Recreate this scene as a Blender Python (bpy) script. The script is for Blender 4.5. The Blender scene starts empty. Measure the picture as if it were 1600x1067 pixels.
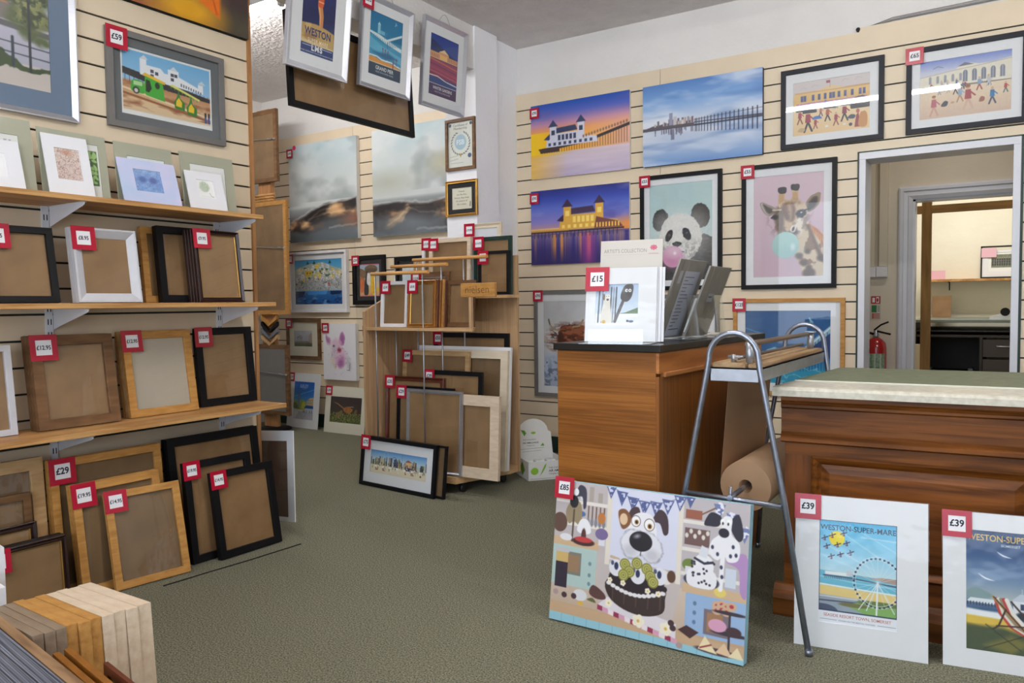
import bpy, bmesh, math, random
from mathutils import Vector, Matrix, noise
R = math.radians
random.seed(7)
scene = bpy.context.scene
col = scene.collection

# ------------------------------------------------------------------ camera
f_px, yaw, pitch, roll = 1211.1456, 0.57747079, 0.0483242155, 0.0113868504
cy, sy = math.cos(yaw), math.sin(yaw)
fwd = Vector((-sy*math.cos(pitch), cy*math.cos(pitch), -math.sin(pitch)))
rt = Vector((cy, sy, 0)); dn = fwd.cross(rt)
rt2 = math.cos(roll)*rt + math.sin(roll)*dn
dn2 = -math.sin(roll)*rt + math.cos(roll)*dn
cd = bpy.data.cameras.new('camera'); cam = bpy.data.objects.new('camera', cd); col.objects.link(cam)
m = Matrix((rt2, -dn2, -fwd)).transposed().to_4x4(); m.translation = Vector((0, 0, 1.07))
cam.matrix_world = m
cd.sensor_width = 36; cd.lens = f_px/1600*36; cd.clip_start = 0.02; cd.clip_end = 60
scene.camera = cam

# ------------------------------------------------------------------ world, lights, exposure
w = bpy.data.worlds.new('world'); scene.world = w; w.use_nodes = True
bg = w.node_tree.nodes['Background']; bg.inputs[0].default_value = (0.75, 0.86, 1, 1); bg.inputs[1].default_value = 1.0
def area(name, loc, rot, sx, sy_, power, color=(1, 1, 1)):
    l = bpy.data.lights.new(name, 'AREA'); l.shape = 'RECTANGLE'; l.size = sx; l.size_y = sy_; l.energy = power; l.color = color
    o = bpy.data.objects.new(name, l); o.location = loc; o.rotation_euler = rot; col.objects.link(o); return o
area('daylight_shop_window', (-0.6, -1.96, 1.45), (R(90), 0, 0), 4.6, 2.0, 86, (0.78, 0.87, 1.0))
area('corridor_lamp_light', (-0.35, 5.6, 2.5), (0, 0, 0), 0.4, 0.1, 5, (1.0, 0.92, 0.82))
area('back_room_lamp_light', (-0.3, 7.4, 2.6), (0, 0, 0), 1.2, 0.1, 34, (1.0, 0.97, 0.92))
scene.view_settings.view_transform = 'Standard'; scene.view_settings.look = 'None'
scene.view_settings.gamma = 1; scene.view_settings.use_curve_mapping = False
scene.view_settings.exposure = 0.0

# ------------------------------------------------------------------ colours and materials
def lin(c):
    o = []
    for v in c[:3]:
        v = v/255.0
        o.append(v/12.92 if v <= 0.04045 else ((v+0.055)/1.055)**2.4)
    return (o[0], o[1], o[2], 1.0)
MC = {}
def nodes(name):
    mt = bpy.data.materials.new(name); mt.use_nodes = True; nt = mt.node_tree
    return mt, nt, nt.nodes['Principled BSDF']
def mat(name, c, rough=0.5, metal=0.0, var=0.0, scale=20.0, bump=0.0, bscale=None, stretch=(1, 1, 1), coat=0.0, spec=0.5, c2=None, detail=6.0):
    """plain procedural surface: colour varied by noise, optional bump"""
    if name in MC: return MC[name]
    mt, nt, b = nodes(name)
    b.inputs['Roughness'].default_value = rough; b.inputs['Metallic'].default_value = metal
    b.inputs['Specular IOR Level'].default_value = spec; b.inputs['Coat Weight'].default_value = coat
    b.inputs['Coat Roughness'].default_value = 0.08
    tc = nt.nodes.new('ShaderNodeTexCoord'); mp = nt.nodes.new('ShaderNodeMapping'); mp.inputs['Scale'].default_value = stretch
    nt.links.new(tc.outputs['Object'], mp.inputs['Vector'])
    n = nt.nodes.new('ShaderNodeTexNoise'); n.inputs['Scale'].default_value = scale; n.inputs['Detail'].default_value = detail
    nt.links.new(mp.outputs[0], n.inputs['Vector'])
    L = lin(c)
    if c2 is not None:
        A, B = L, lin(c2)
    else:
        A = tuple(min(1, v*(1-var)) for v in L[:3])+(1,); B = tuple(min(1, v*(1+var)) for v in L[:3])+(1,)
    cr = nt.nodes.new('ShaderNodeValToRGB'); cr.color_ramp.elements[0].position = 0.3; cr.color_ramp.elements[1].position = 0.7
    cr.color_ramp.elements[0].color = A; cr.color_ramp.elements[1].color = B
    nt.links.new(n.outputs['Fac'], cr.inputs['Fac']); nt.links.new(cr.outputs['Color'], b.inputs['Base Color'])
    if bump:
        n2 = nt.nodes.new('ShaderNodeTexNoise'); n2.inputs['Scale'].default_value = bscale or scale; n2.inputs['Detail'].default_value = 4
        nt.links.new(mp.outputs[0], n2.inputs['Vector'])
        bp = nt.nodes.new('ShaderNodeBump'); bp.inputs['Strength'].default_value = min(1, bump); bp.inputs['Distance'].default_value = 0.01*max(1, bump)
        nt.links.new(n2.outputs['Fac'], bp.inputs['Height']); nt.links.new(bp.outputs[0], b.inputs['Normal'])
    MC[name] = mt; return mt
def wood(name, c1, c2, axis='x', scale=3.0, rough=0.45, stretch=14.0, coat=0.0, rings=0.0):
    """grain runs along the given object axis"""
    if name in MC: return MC[name]
    mt, nt, b = nodes(name)
    b.inputs['Roughness'].default_value = rough; b.inputs['Coat Weight'].default_value = coat; b.inputs['Coat Roughness'].default_value = 0.15; b.inputs['Specular IOR Level'].default_value = 0.3
    tc = nt.nodes.new('ShaderNodeTexCoord'); mp = nt.nodes.new('ShaderNodeMapping')
    s = {'x': (1, stretch, stretch), 'y': (stretch, 1, stretch), 'z': (stretch, stretch, 1)}[axis]
    mp.inputs['Scale'].default_value = s
    nt.links.new(tc.outputs['Object'], mp.inputs['Vector'])
    n = nt.nodes.new('ShaderNodeTexNoise'); n.inputs['Scale'].default_value = scale; n.inputs['Detail'].default_value = 8
    n.inputs['Distortion'].default_value = 0.3 + rings
    nt.links.new(mp.outputs[0], n.inputs['Vector'])
    cr = nt.nodes.new('ShaderNodeValToRGB'); cr.color_ramp.elements[0].position = 0.32; cr.color_ramp.elements[1].position = 0.68
    cr.color_ramp.elements[0].color = lin(c1); cr.color_ramp.elements[1].color = lin(c2)
    fac = n.outputs['Fac']
    if rings:
        mp2 = nt.nodes.new('ShaderNodeMapping'); q = 2.2
        mp2.inputs['Scale'].default_value = {'x': (.35, q, q), 'y': (q, .35, q), 'z': (q, q, .35)}[axis]
        nt.links.new(tc.outputs['Object'], mp2.inputs['Vector'])
        wv = nt.nodes.new('ShaderNodeTexNoise'); wv.inputs['Scale'].default_value = 2.0; wv.inputs['Detail'].default_value = 1
        nt.links.new(mp2.outputs[0], wv.inputs['Vector'])
        mu = nt.nodes.new('ShaderNodeMath'); mu.operation = 'MULTIPLY'; mu.inputs[1].default_value = 60*rings
        nt.links.new(wv.outputs['Fac'], mu.inputs[0])
        sn = nt.nodes.new('ShaderNodeMath'); sn.operation = 'SINE'; nt.links.new(mu.outputs[0], sn.inputs[0])
        ma = nt.nodes.new('ShaderNodeMath'); ma.operation = 'MULTIPLY_ADD'; ma.inputs[1].default_value = 0.13
        nt.links.new(sn.outputs[0], ma.inputs[0]); nt.links.new(n.outputs['Fac'], ma.inputs[2]); fac = ma.outputs[0]
    nt.links.new(fac, cr.inputs['Fac']); nt.links.new(cr.outputs['Color'], b.inputs['Base Color'])
    bp = nt.nodes.new('ShaderNodeBump'); bp.inputs['Strength'].default_value = 0.15; bp.inputs['Distance'].default_value = 0.002
    nt.links.new(n.outputs['Fac'], bp.inputs['Height']); nt.links.new(bp.outputs[0], b.inputs['Normal'])
    MC[name] = mt; return mt
def print_mat(name='printed_paper', rough=0.5, coat=0.0):
    if name in MC: return MC[name]
    mt, nt, b = nodes(name); b.inputs['Roughness'].default_value = rough; b.inputs['Coat Weight'].default_value = coat
    a = nt.nodes.new('ShaderNodeVertexColor'); a.layer_name = 'Col'
    nt.links.new(a.outputs['Color'], b.inputs['Base Color']); MC[name] = mt; return mt
def glass_mat(name='picture_glass', rough=0.02, ior=1.45, bump=0.0, base=0.0):
    if name in MC: return MC[name]
    mt = bpy.data.materials.new(name); mt.use_nodes = True; nt = mt.node_tree; nt.nodes.clear()
    out = nt.nodes.new('ShaderNodeOutputMaterial'); mx = nt.nodes.new('ShaderNodeMixShader')
    tr = nt.nodes.new('ShaderNodeBsdfTransparent'); gl = nt.nodes.new('ShaderNodeBsdfGlossy'); gl.inputs['Roughness'].default_value = rough
    fr = nt.nodes.new('ShaderNodeLayerWeight')      # two-sided Schlick reflectance, so a thin pane passes light the same both ways
    pw = nt.nodes.new('ShaderNodeMath'); pw.operation = 'POWER'; pw.inputs[1].default_value = 5; nt.links.new(fr.outputs['Facing'], pw.inputs[0])
    ad = nt.nodes.new('ShaderNodeMath'); ad.operation = 'MULTIPLY_ADD'; ad.inputs[1].default_value = .9; ad.inputs[2].default_value = ((ior-1)/(ior+1))**2*1.6+base; nt.links.new(pw.outputs[0], ad.inputs[0])
    tr.inputs[0].default_value = (0.97, 0.98, 0.97, 1)
    nt.links.new(ad.outputs[0], mx.inputs[0]); nt.links.new(tr.outputs[0], mx.inputs[1]); nt.links.new(gl.outputs[0], mx.inputs[2])
    if bump:
        tc = nt.nodes.new('ShaderNodeTexCoord'); n = nt.nodes.new('ShaderNodeTexNoise'); n.inputs['Scale'].default_value = 9; n.inputs['Detail'].default_value = 2
        nt.links.new(tc.outputs['Object'], n.inputs['Vector'])
        bp = nt.nodes.new('ShaderNodeBump'); bp.inputs['Strength'].default_value = bump; bp.inputs['Distance'].default_value = 0.02
        nt.links.new(n.outputs['Fac'], bp.inputs['Height']); nt.links.new(bp.outputs[0], gl.inputs['Normal']); nt.links.new(bp.outputs[0], fr.inputs['Normal'])
    nt.links.new(mx.outputs[0], out.inputs[0]); MC[name] = mt; return mt
def emit_mat(name, c, s):
    if name in MC: return MC[name]
    mt, nt, b = nodes(name); b.inputs['Emission Color'].default_value = lin(c); b.inputs['Emission Strength'].default_value = s
    MC[name] = mt; return mt

PLASTER = mat('white_plaster', (226, 224, 222), 0.85, var=0.04, scale=3, bump=0.5, bscale=38)
PIER = mat('white_pier_paint', (244, 245, 250), 0.8, var=0.02, scale=3, bump=0.3, bscale=38)
ARTEX = mat('textured_ceiling', (224, 218, 216), 0.42, var=0.06, scale=8, bump=2.0, bscale=34)
CARPET = mat('green_carpet', (66, 66, 54), 0.95, c2=(164, 162, 138), scale=190, bump=0.8, bscale=260, detail=9, spec=0.1)
CREAM = mat('cream_slat', (226, 209, 182), 0.45, var=0.04, scale=5)
CREAMD = mat('dark_groove', (28, 38, 32), 0.6, var=0.1)
DGREEN = mat('dark_green_skirting', (22, 48, 40), 0.5, var=0.1)
CORRW = mat('cream_corridor_wall', (222, 212, 194), 0.8, var=0.03, scale=4, bump=0.2, bscale=30)
WGLOSS = mat('white_gloss_paint', (218, 220, 228), 0.35, var=0.02)
PINE = wood('pine_shelf', (166, 118, 68), (204, 158, 102), 'y', 3, 0.5, 30, rings=0.5)
PINEX = wood('pine_edge', (150, 104, 62), (190, 140, 92), 'z', 3, 0.5, 16)
OAKP = wood('plinth_oak', (118, 70, 22), (156, 98, 40), 'x', 3.2, 0.38, 52, coat=0.05, rings=0.6)
OAKPZ = wood('plinth_oak_upright', (112, 66, 22), (144, 88, 36), 'z', 3, 0.38, 34, coat=0.05)
DPINE = wood('stained_pine', (92, 50, 13), (134, 78, 26), 'x', 3, 0.42, 16, coat=0.03, rings=0.9)
DPINEZ = wood('stained_pine_upright', (88, 48, 13), (122, 70, 26), 'z', 3, 0.42, 18, coat=0.03)
BEECH = wood('rack_beech', (176, 140, 102), (198, 164, 126), 'z', 3.0, 0.5, 30)
BEECHX = wood('rack_beech_flat', (186, 148, 104), (212, 176, 132), 'x', 2.0, 0.5, 10)
DOWEL = wood('dowel_wood', (196, 138, 72), (224, 170, 104), 'x', 4, 0.45, 10)
MDF = mat('mdf_backing', (132, 100, 66), 0.6, c2=(156, 122, 84), scale=9, detail=10)
MDFD = mat('dark_mdf_backing', (114, 90, 62), 0.6, c2=(136, 108, 76), scale=7, detail=10)
BLACK = mat('black_wood', (11, 11, 15), 0.5, var=0.1, spec=0.25)
CHARC = mat('charcoal_wood', (24, 26, 36), 0.5, var=0.12, scale=40, spec=0.3)
BLAM = mat('black_laminate', (10, 10, 12), 0.25, var=0.1, spec=0.4)
OAKF = wood('oak_moulding', (172, 122, 62), (198, 148, 82), 'x', 14, 0.45, 5)
LOAK = wood('light_oak_moulding', (176, 140, 96), (206, 172, 126), 'x', 7, 0.5, 5)
WALN = wood('walnut_moulding', (92, 64, 40), (128, 94, 62), 'x', 7, 0.5, 5)
DBRN = mat('dark_brown_moulding', (44, 22, 18), 0.3, var=0.25, scale=30)
MAHO = mat('mahogany_moulding', (92, 44, 26), 0.3, var=0.25, scale=20)
GOLD = mat('gold_leaf', (212, 170, 88), 0.3, 0.85, var=0.1)
GOLDB = mat('antique_gold_moulding', (150, 96, 34), 0.35, 0.3, var=0.2, scale=30)
SILV = mat('silver_moulding', (196, 198, 206), 0.28, 0.75, var=0.06, scale=30, stretch=(1, 1, 12))
SILW = mat('white_silver_moulding', (220, 222, 230), 0.3, 0.4, var=0.04)
GREYF = mat('grey_painted_moulding', (112, 110, 108), 0.5, var=0.05)
GREYB = mat('blue_grey_moulding', (112, 118, 130), 0.5, var=0.05)
WHITEF = mat('white_moulding', (232, 232, 236), 0.4, var=0.02)
CREAMF = wood('cream_moulding', (214, 198, 172), (230, 216, 192), 'x', 5, 0.5, 5)
ASHF = wood('pale_ash_moulding', (208, 186, 160), (222, 204, 180), 'x', 14, 0.5, 5)
ASHSIDE = wood('pale_ash_side', (196, 184, 176), (214, 204, 198), 'z', 6, 0.5, 12)
GREENF = mat('dark_green_moulding', (26, 52, 44), 0.35, var=0.1)
GREYWD = wood('grey_brown_moulding', (122, 104, 86), (150, 132, 112), 'x', 7, 0.5, 6)
RUST = wood('rough_brown_moulding', (112, 84, 58), (158, 126, 92), 'x', 6, 0.7, 6)
MOUNTW = mat('white_mount', (232, 233, 238), 0.8, var=0.01)
MOUNTC = mat('cream_mount', (232, 228, 212), 0.8, var=0.01)
MOUNTK = mat('black_mount', (30, 28, 32), 0.8, var=0.05)
MOUNTB = mat('blue_grey_mount', (112, 130, 156), 0.8, var=0.02)
MOUNTG = mat('grey_mount', (104, 108, 112), 0.8, var=0.02)
MOUNTS = mat('sage_grey_mount', (176, 176, 156), 0.6, var=0.02)
TAGR = mat('crimson_card', (178, 24, 52), 0.22, var=0.04)
CANVS = mat('canvas_edge', (226, 224, 220), 0.8, var=0.03)
METAL = mat('galvanised_metal', (168, 172, 180), 0.36, 0.8, var=0.1, scale=30)
TUBEM = mat('brushed_steel_tube', (150, 156, 170), 0.3, 0.85, var=0.12, scale=40)
WHITEM = mat('white_powder_coat', (222, 224, 230), 0.4, var=0.02)
KRAFT = mat('kraft_paper', (190, 152, 116), 0.6, var=0.03, scale=4)
PAPER = print_mat('printed_paper', 0.45)
CANV = print_mat('printed_canvas', 0.55)
PGLOSS = print_mat('glossy_print', 0.25, 0.3)
GLASS = glass_mat(); SLEEVE = glass_mat('clear_sleeve', 0.09, 1.38, 0.22, 0.0); ACRYL = glass_mat('clear_acrylic', 0.03, 1.5, 0, 0.06)

# ------------------------------------------------------------------ mesh building
class MB:
    def __init__(s): s.v = []; s.f = []; s.mi = []; s.c = []; s.sm = []
    def face(s, idx, mi=0, c=None, smooth=False):
        s.f.append(tuple(idx)); s.mi.append(mi); s.c.append(c); s.sm.append(smooth)
    def box(s, x0, y0, z0, x1, y1, z1, mi=0, c=None):
        b = len(s.v)
        s.v += [(x0, y0, z0), (x1, y0, z0), (x1, y1, z0), (x0, y1, z0), (x0, y0, z1), (x1, y0, z1), (x1, y1, z1), (x0, y1, z1)]
        for q in ((0, 3, 2, 1), (4, 5, 6, 7), (0, 1, 5, 4), (1, 2, 6, 5), (2, 3, 7, 6), (3, 0, 4, 7)):
            s.face([b+i for i in q], mi, c)
        return s
    def prism(s, pts, z0, z1, mi=0, axis='z'):
        """extrude a 2D outline; axis z: (x,y) x: (y,z) y: (x,z)"""
        b = len(s.v); n = len(pts)
        for h in (z0, z1):
            for p in pts:
                s.v.append({'z': (p[0], p[1], h), 'x': (h, p[0], p[1]), 'y': (p[0], h, p[1])}[axis])
        s.face([b+i for i in range(n)][::-1], mi); s.face([b+n+i for i in range(n)], mi)
        for i in range(n):
            j = (i+1) % n; s.face([b+i, b+j, b+n+j, b+n+i], mi)
        return s
    def tube(s, pts, r, n=12, mi=0, cap=True, closed=False):
        pts = [Vector(p) for p in pts]; b = len(s.v); K = len(pts)
        rr = r if isinstance(r, (list, tuple)) else [r]*K
        up = None
        for i, p in enumerate(pts):
            t = (pts[min(i+1, K-1)]-pts[max(i-1, 0)]).normalized()
            if up is None:
                up = Vector((0, 0, 1)) if abs(t.z) < 0.9 else Vector((1, 0, 0))
            a = (up-t*up.dot(t)).normalized(); up = a; bb = t.cross(a)
            for k in range(n):
                g = 2*math.pi*k/n; q = p+(a*math.cos(g)+bb*math.sin(g))*rr[i]; s.v.append(tuple(q))
        for i in range(K-1):
            for k in range(n):
                k2 = (k+1) % n
                s.face([b+i*n+k, b+i*n+k2, b+(i+1)*n+k2, b+(i+1)*n+k], mi, None, True)
        if cap:
            s.face([b+k for k in range(n)][::-1], mi); s.face([b+(K-1)*n+k for k in range(n)], mi)
        return s
    def lathe(s, prof, cx, cy_, n=24, mi=0):
        b = len(s.v)
        for r, z in prof:
            for k in range(n):
                g = 2*math.pi*k/n; s.v.append((cx+r*math.cos(g), cy_+r*math.sin(g), z))
        for i in range(len(prof)-1):
            for k in range(n):
                k2 = (k+1) % n; s.face([b+i*n+k, b+i*n+k2, b+(i+1)*n+k2, b+(i+1)*n+k], mi, None, True)
        s.face([b+k for k in range(n)][::-1], mi); s.face([b+(len(prof)-1)*n+k for k in range(n)], mi)
        return s
    def mitre(s, w, h, prof, mi=0, z0=0.0):
        """sweep a moulding profile [(inset, y)] round a rectangle standing on z0, centred on x"""
        b = len(s.v); n = len(prof)
        for cxs, czs in ((-1, 0), (1, 0), (1, 1), (-1, 1)):
            for a, y in prof:
                s.v.append((cxs*(w/2-a), y, z0+(a if czs == 0 else h-a)))
        for i in range(4):
            j = (i+1) % 4
            for k in range(n):
                k2 = (k+1) % n
                s.face([b+i*n+k, b+i*n+k2, b+j*n+k2, b+j*n+k][::-1], mi)
        return s
    def build(s, name, mats, parent=None, loc=None, bevel=0):
        me = bpy.data.meshes.new(name); me.from_pydata(s.v, [], s.f)
        if not isinstance(mats, (list, tuple)): mats = [mats]
        for q in mats: me.materials.append(q)
        for p, i, sm in zip(me.polygons, s.mi, s.sm): p.material_index = i; p.use_smooth = sm
        if any(c is not None for c in s.c):
            ca = me.color_attributes.new('Col', 'FLOAT_COLOR', 'CORNER')
            for p, c in zip(me.polygons, s.c):
                for k, li in enumerate(p.loop_indices):
                    if c is None: q = (0.9, 0.9, 0.9, 1)
                    elif isinstance(c, list): q = c[k]
                    else: q = c
                    ca.data[li].color = q
        me.update()
        o = bpy.data.objects.new(name, me); col.objects.link(o)
        if parent is not None: o.parent = parent
        if loc is not None: o.location = loc
        if bevel:
            bv = o.modifiers.new('bevel', 'BEVEL'); bv.width = bevel; bv.segments = 2; bv.limit_method = 'ANGLE'
        return o
def empty(name, loc=(0, 0, 0), rot=(0, 0, 0)):
    o = bpy.data.objects.new(name, None); col.objects.link(o); o.location = loc; o.rotation_euler = rot; o.empty_display_size = 0.05
    return o
def tag(o, label=None, cat=None, group=None, kind=None):
    if label: o['label'] = label
    if cat: o['category'] = cat
    if group: o['group'] = group
    if kind: o['kind'] = kind
    return o
def structure(o): o['kind'] = 'structure'; return o

# ------------------------------------------------------------------ drawing on paper: flat shapes, one sheet each
TXT = {}
def text_faces(s, bold=0.0, spacing=1.0):
    k = (s, bold, spacing)
    if k in TXT: return TXT[k]
    cu = bpy.data.curves.new('t', 'FONT'); cu.body = s; cu.size = 1; cu.offset = bold; cu.resolution_u = 3; cu.space_character = spacing
    o = bpy.data.objects.new('t', cu); col.objects.link(o)
    bpy.context.view_layer.update()
    me = bpy.data.meshes.new_from_object(o.evaluated_get(bpy.context.evaluated_depsgraph_get()))
    vs = [tuple(v.co) for v in me.vertices]; fs = [tuple(p.vertices) for p in me.polygons]
    bpy.data.objects.remove(o); bpy.data.meshes.remove(me); bpy.data.curves.remove(cu)
    xs = [v[0] for v in vs] or [0]; TXT[k] = (vs, fs, min(xs), max(xs)); return TXT[k]
def mixc(a, b, t): return tuple(x+(y-x)*t for x, y in zip(a, b))
class Art:
    STEP = 0.00005
    def __init__(s, asp): s.a = asp; s.m = MB(); s.L = 0
    def _v(s, x, y): s.m.v.append((x, y, s.L)); return len(s.m.v)-1
    def nl(s): s.L += 1; return s
    def poly(s, pts, c, nl=True):
        if nl: s.L += 1
        ar = sum(pts[i][0]*pts[(i+1) % len(pts)][1]-pts[(i+1) % len(pts)][0]*pts[i][1] for i in range(len(pts)))
        if ar < 0: pts = pts[::-1]
        s.m.face([s._v(*p) for p in pts], 0, lin(c)); return s
    def rect(s, x0, y0, x1, y1, c, top=None, nl=True):
        if nl: s.L += 1
        C = lin(c); T = lin(top) if top is not None else C
        s.m.face([s._v(x0, y0), s._v(x1, y0), s._v(x1, y1), s._v(x0, y1)], 0, [C, C, T, T]); return s
    def ell(s, cx, cy_, rx, ry, c, n=20, nl=True, a0=0, a1=360, rot=0):
        pts = []; full = (a1-a0) >= 360
        for i in range(n if full else n+1):
            g = R(a0+(a1-a0)*i/n); x = rx*math.cos(g); y = ry*math.sin(g)
            if rot: x, y = x*math.cos(R(rot))-y*math.sin(R(rot)), x*math.sin(R(rot))+y*math.cos(R(rot))
            pts.append((cx+x, cy_+y))
        return s.poly(pts, c, nl)
    def line(s, x0, y0, x1, y1, w_, c, nl=True):
        d = math.hypot(x1-x0, y1-y0) or 1; nx, ny = -(y1-y0)/d*w_/2, (x1-x0)/d*w_/2
        return s.poly([(x0+nx, y0+ny), (x0-nx, y0-ny), (x1-nx, y1-ny), (x1+nx, y1+ny)], c, nl)
    def ring(s, cx, cy_, rx, ry, w_, c, n=28, nl=True):
        if nl: s.L += 1
        o = [(cx+rx*math.cos(2*math.pi*i/n), cy_+ry*math.sin(2*math.pi*i/n)) for i in range(n)]
        q = [(cx+(rx-w_)*math.cos(2*math.pi*i/n), cy_+(ry-w_)*math.sin(2*math.pi*i/n)) for i in range(n)]
        for i in range(n):
            j = (i+1) % n; s.m.face([s._v(*o[i]), s._v(*o[j]), s._v(*q[j]), s._v(*q[i])], 0, lin(c))
        return s
    def text(s, t, x, y, size, c, align='c', bold=0.0, spacing=1.0, sx=1.0, nl=True):
        if nl: s.L += 1
        vs, fs, a, b = text_faces(t, bold, spacing); wd = (b-a)*size*sx
        ox = {'c': x-wd/2, 'l': x, 'r': x-wd}[align]; base = len(s.m.v)
        for v in vs: s.m.v.append((ox+(v[0]-a)*size*sx, y+v[1]*size, s.L))
        for q in fs: s.m.face([base+i for i in q], 0, lin(c))
        return s
    def grid(s, x0, y0, x1, y1, nx, ny, fn, nl=True):
        """continuous-tone area: fn(u, v) gives an sRGB colour"""
        if nl: s.L += 1
        b = len(s.m.v); C = []
        for j in range(ny+1):
            for i in range(nx+1):
                u, v = i/nx, j/ny; s._v(x0+(x1-x0)*u, y0+(y1-y0)*v); C.append(lin([max(0, min(255, q)) for q in fn(u, v)]))
        for j in range(ny):
            for i in range(nx):
                k = j*(nx+1)+i; q = [k, k+1, k+nx+2, k+nx+1]
                s.m.face([b+t for t in q], 0, [C[t] for t in q])
        return s
    def dabs(s, x0, y0, x1, y1, n, size, cols, seed=0, ar=1.0):
        """many small brush dabs on a few layers"""
        r = random.Random(seed)
        for k in range(3):
            s.L += 1
            for i in range(n//3):
                x = r.uniform(x0, x1); y = r.uniform(y0, y1); z = size*r.uniform(.5, 1.3); g = r.uniform(-.4, .4)
                a = max(x0, x-z*ar/2); b = min(x1, x+z*ar/2); c_ = max(y0, y-z/2); d = min(y1, y+z/2)
                if b > a and d > c_: s.L += 0.03; s.poly([(a, c_), (b, c_+g*z*.3), (b, d), (a, d-g*z*.3)], r.choice(cols), False)
        s.L = math.ceil(s.L); return s
    def build(s, name, w_, h_, x, y, z, parent, mt=None):
        """place the drawing: lower-left corner at x,z; layers rise toward -y"""
        m2 = MB(); sc = h_; sxx = w_/(s.a*h_)
        lo = 0
        m2.v = [(x+v[0]*sc*sxx, y-v[2]*s.STEP, z+v[1]*sc) for v in s.m.v]
        m2.f = s.m.f; m2.mi = s.m.mi; m2.c = s.m.c; m2.sm = s.m.sm
        return m2.build(name, mt or PAPER, parent)
def fbm(x, y, o=4, seed=0.0):
    return noise.fractal(Vector((x, y, seed)), 1.0, 2.0, o)

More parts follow.
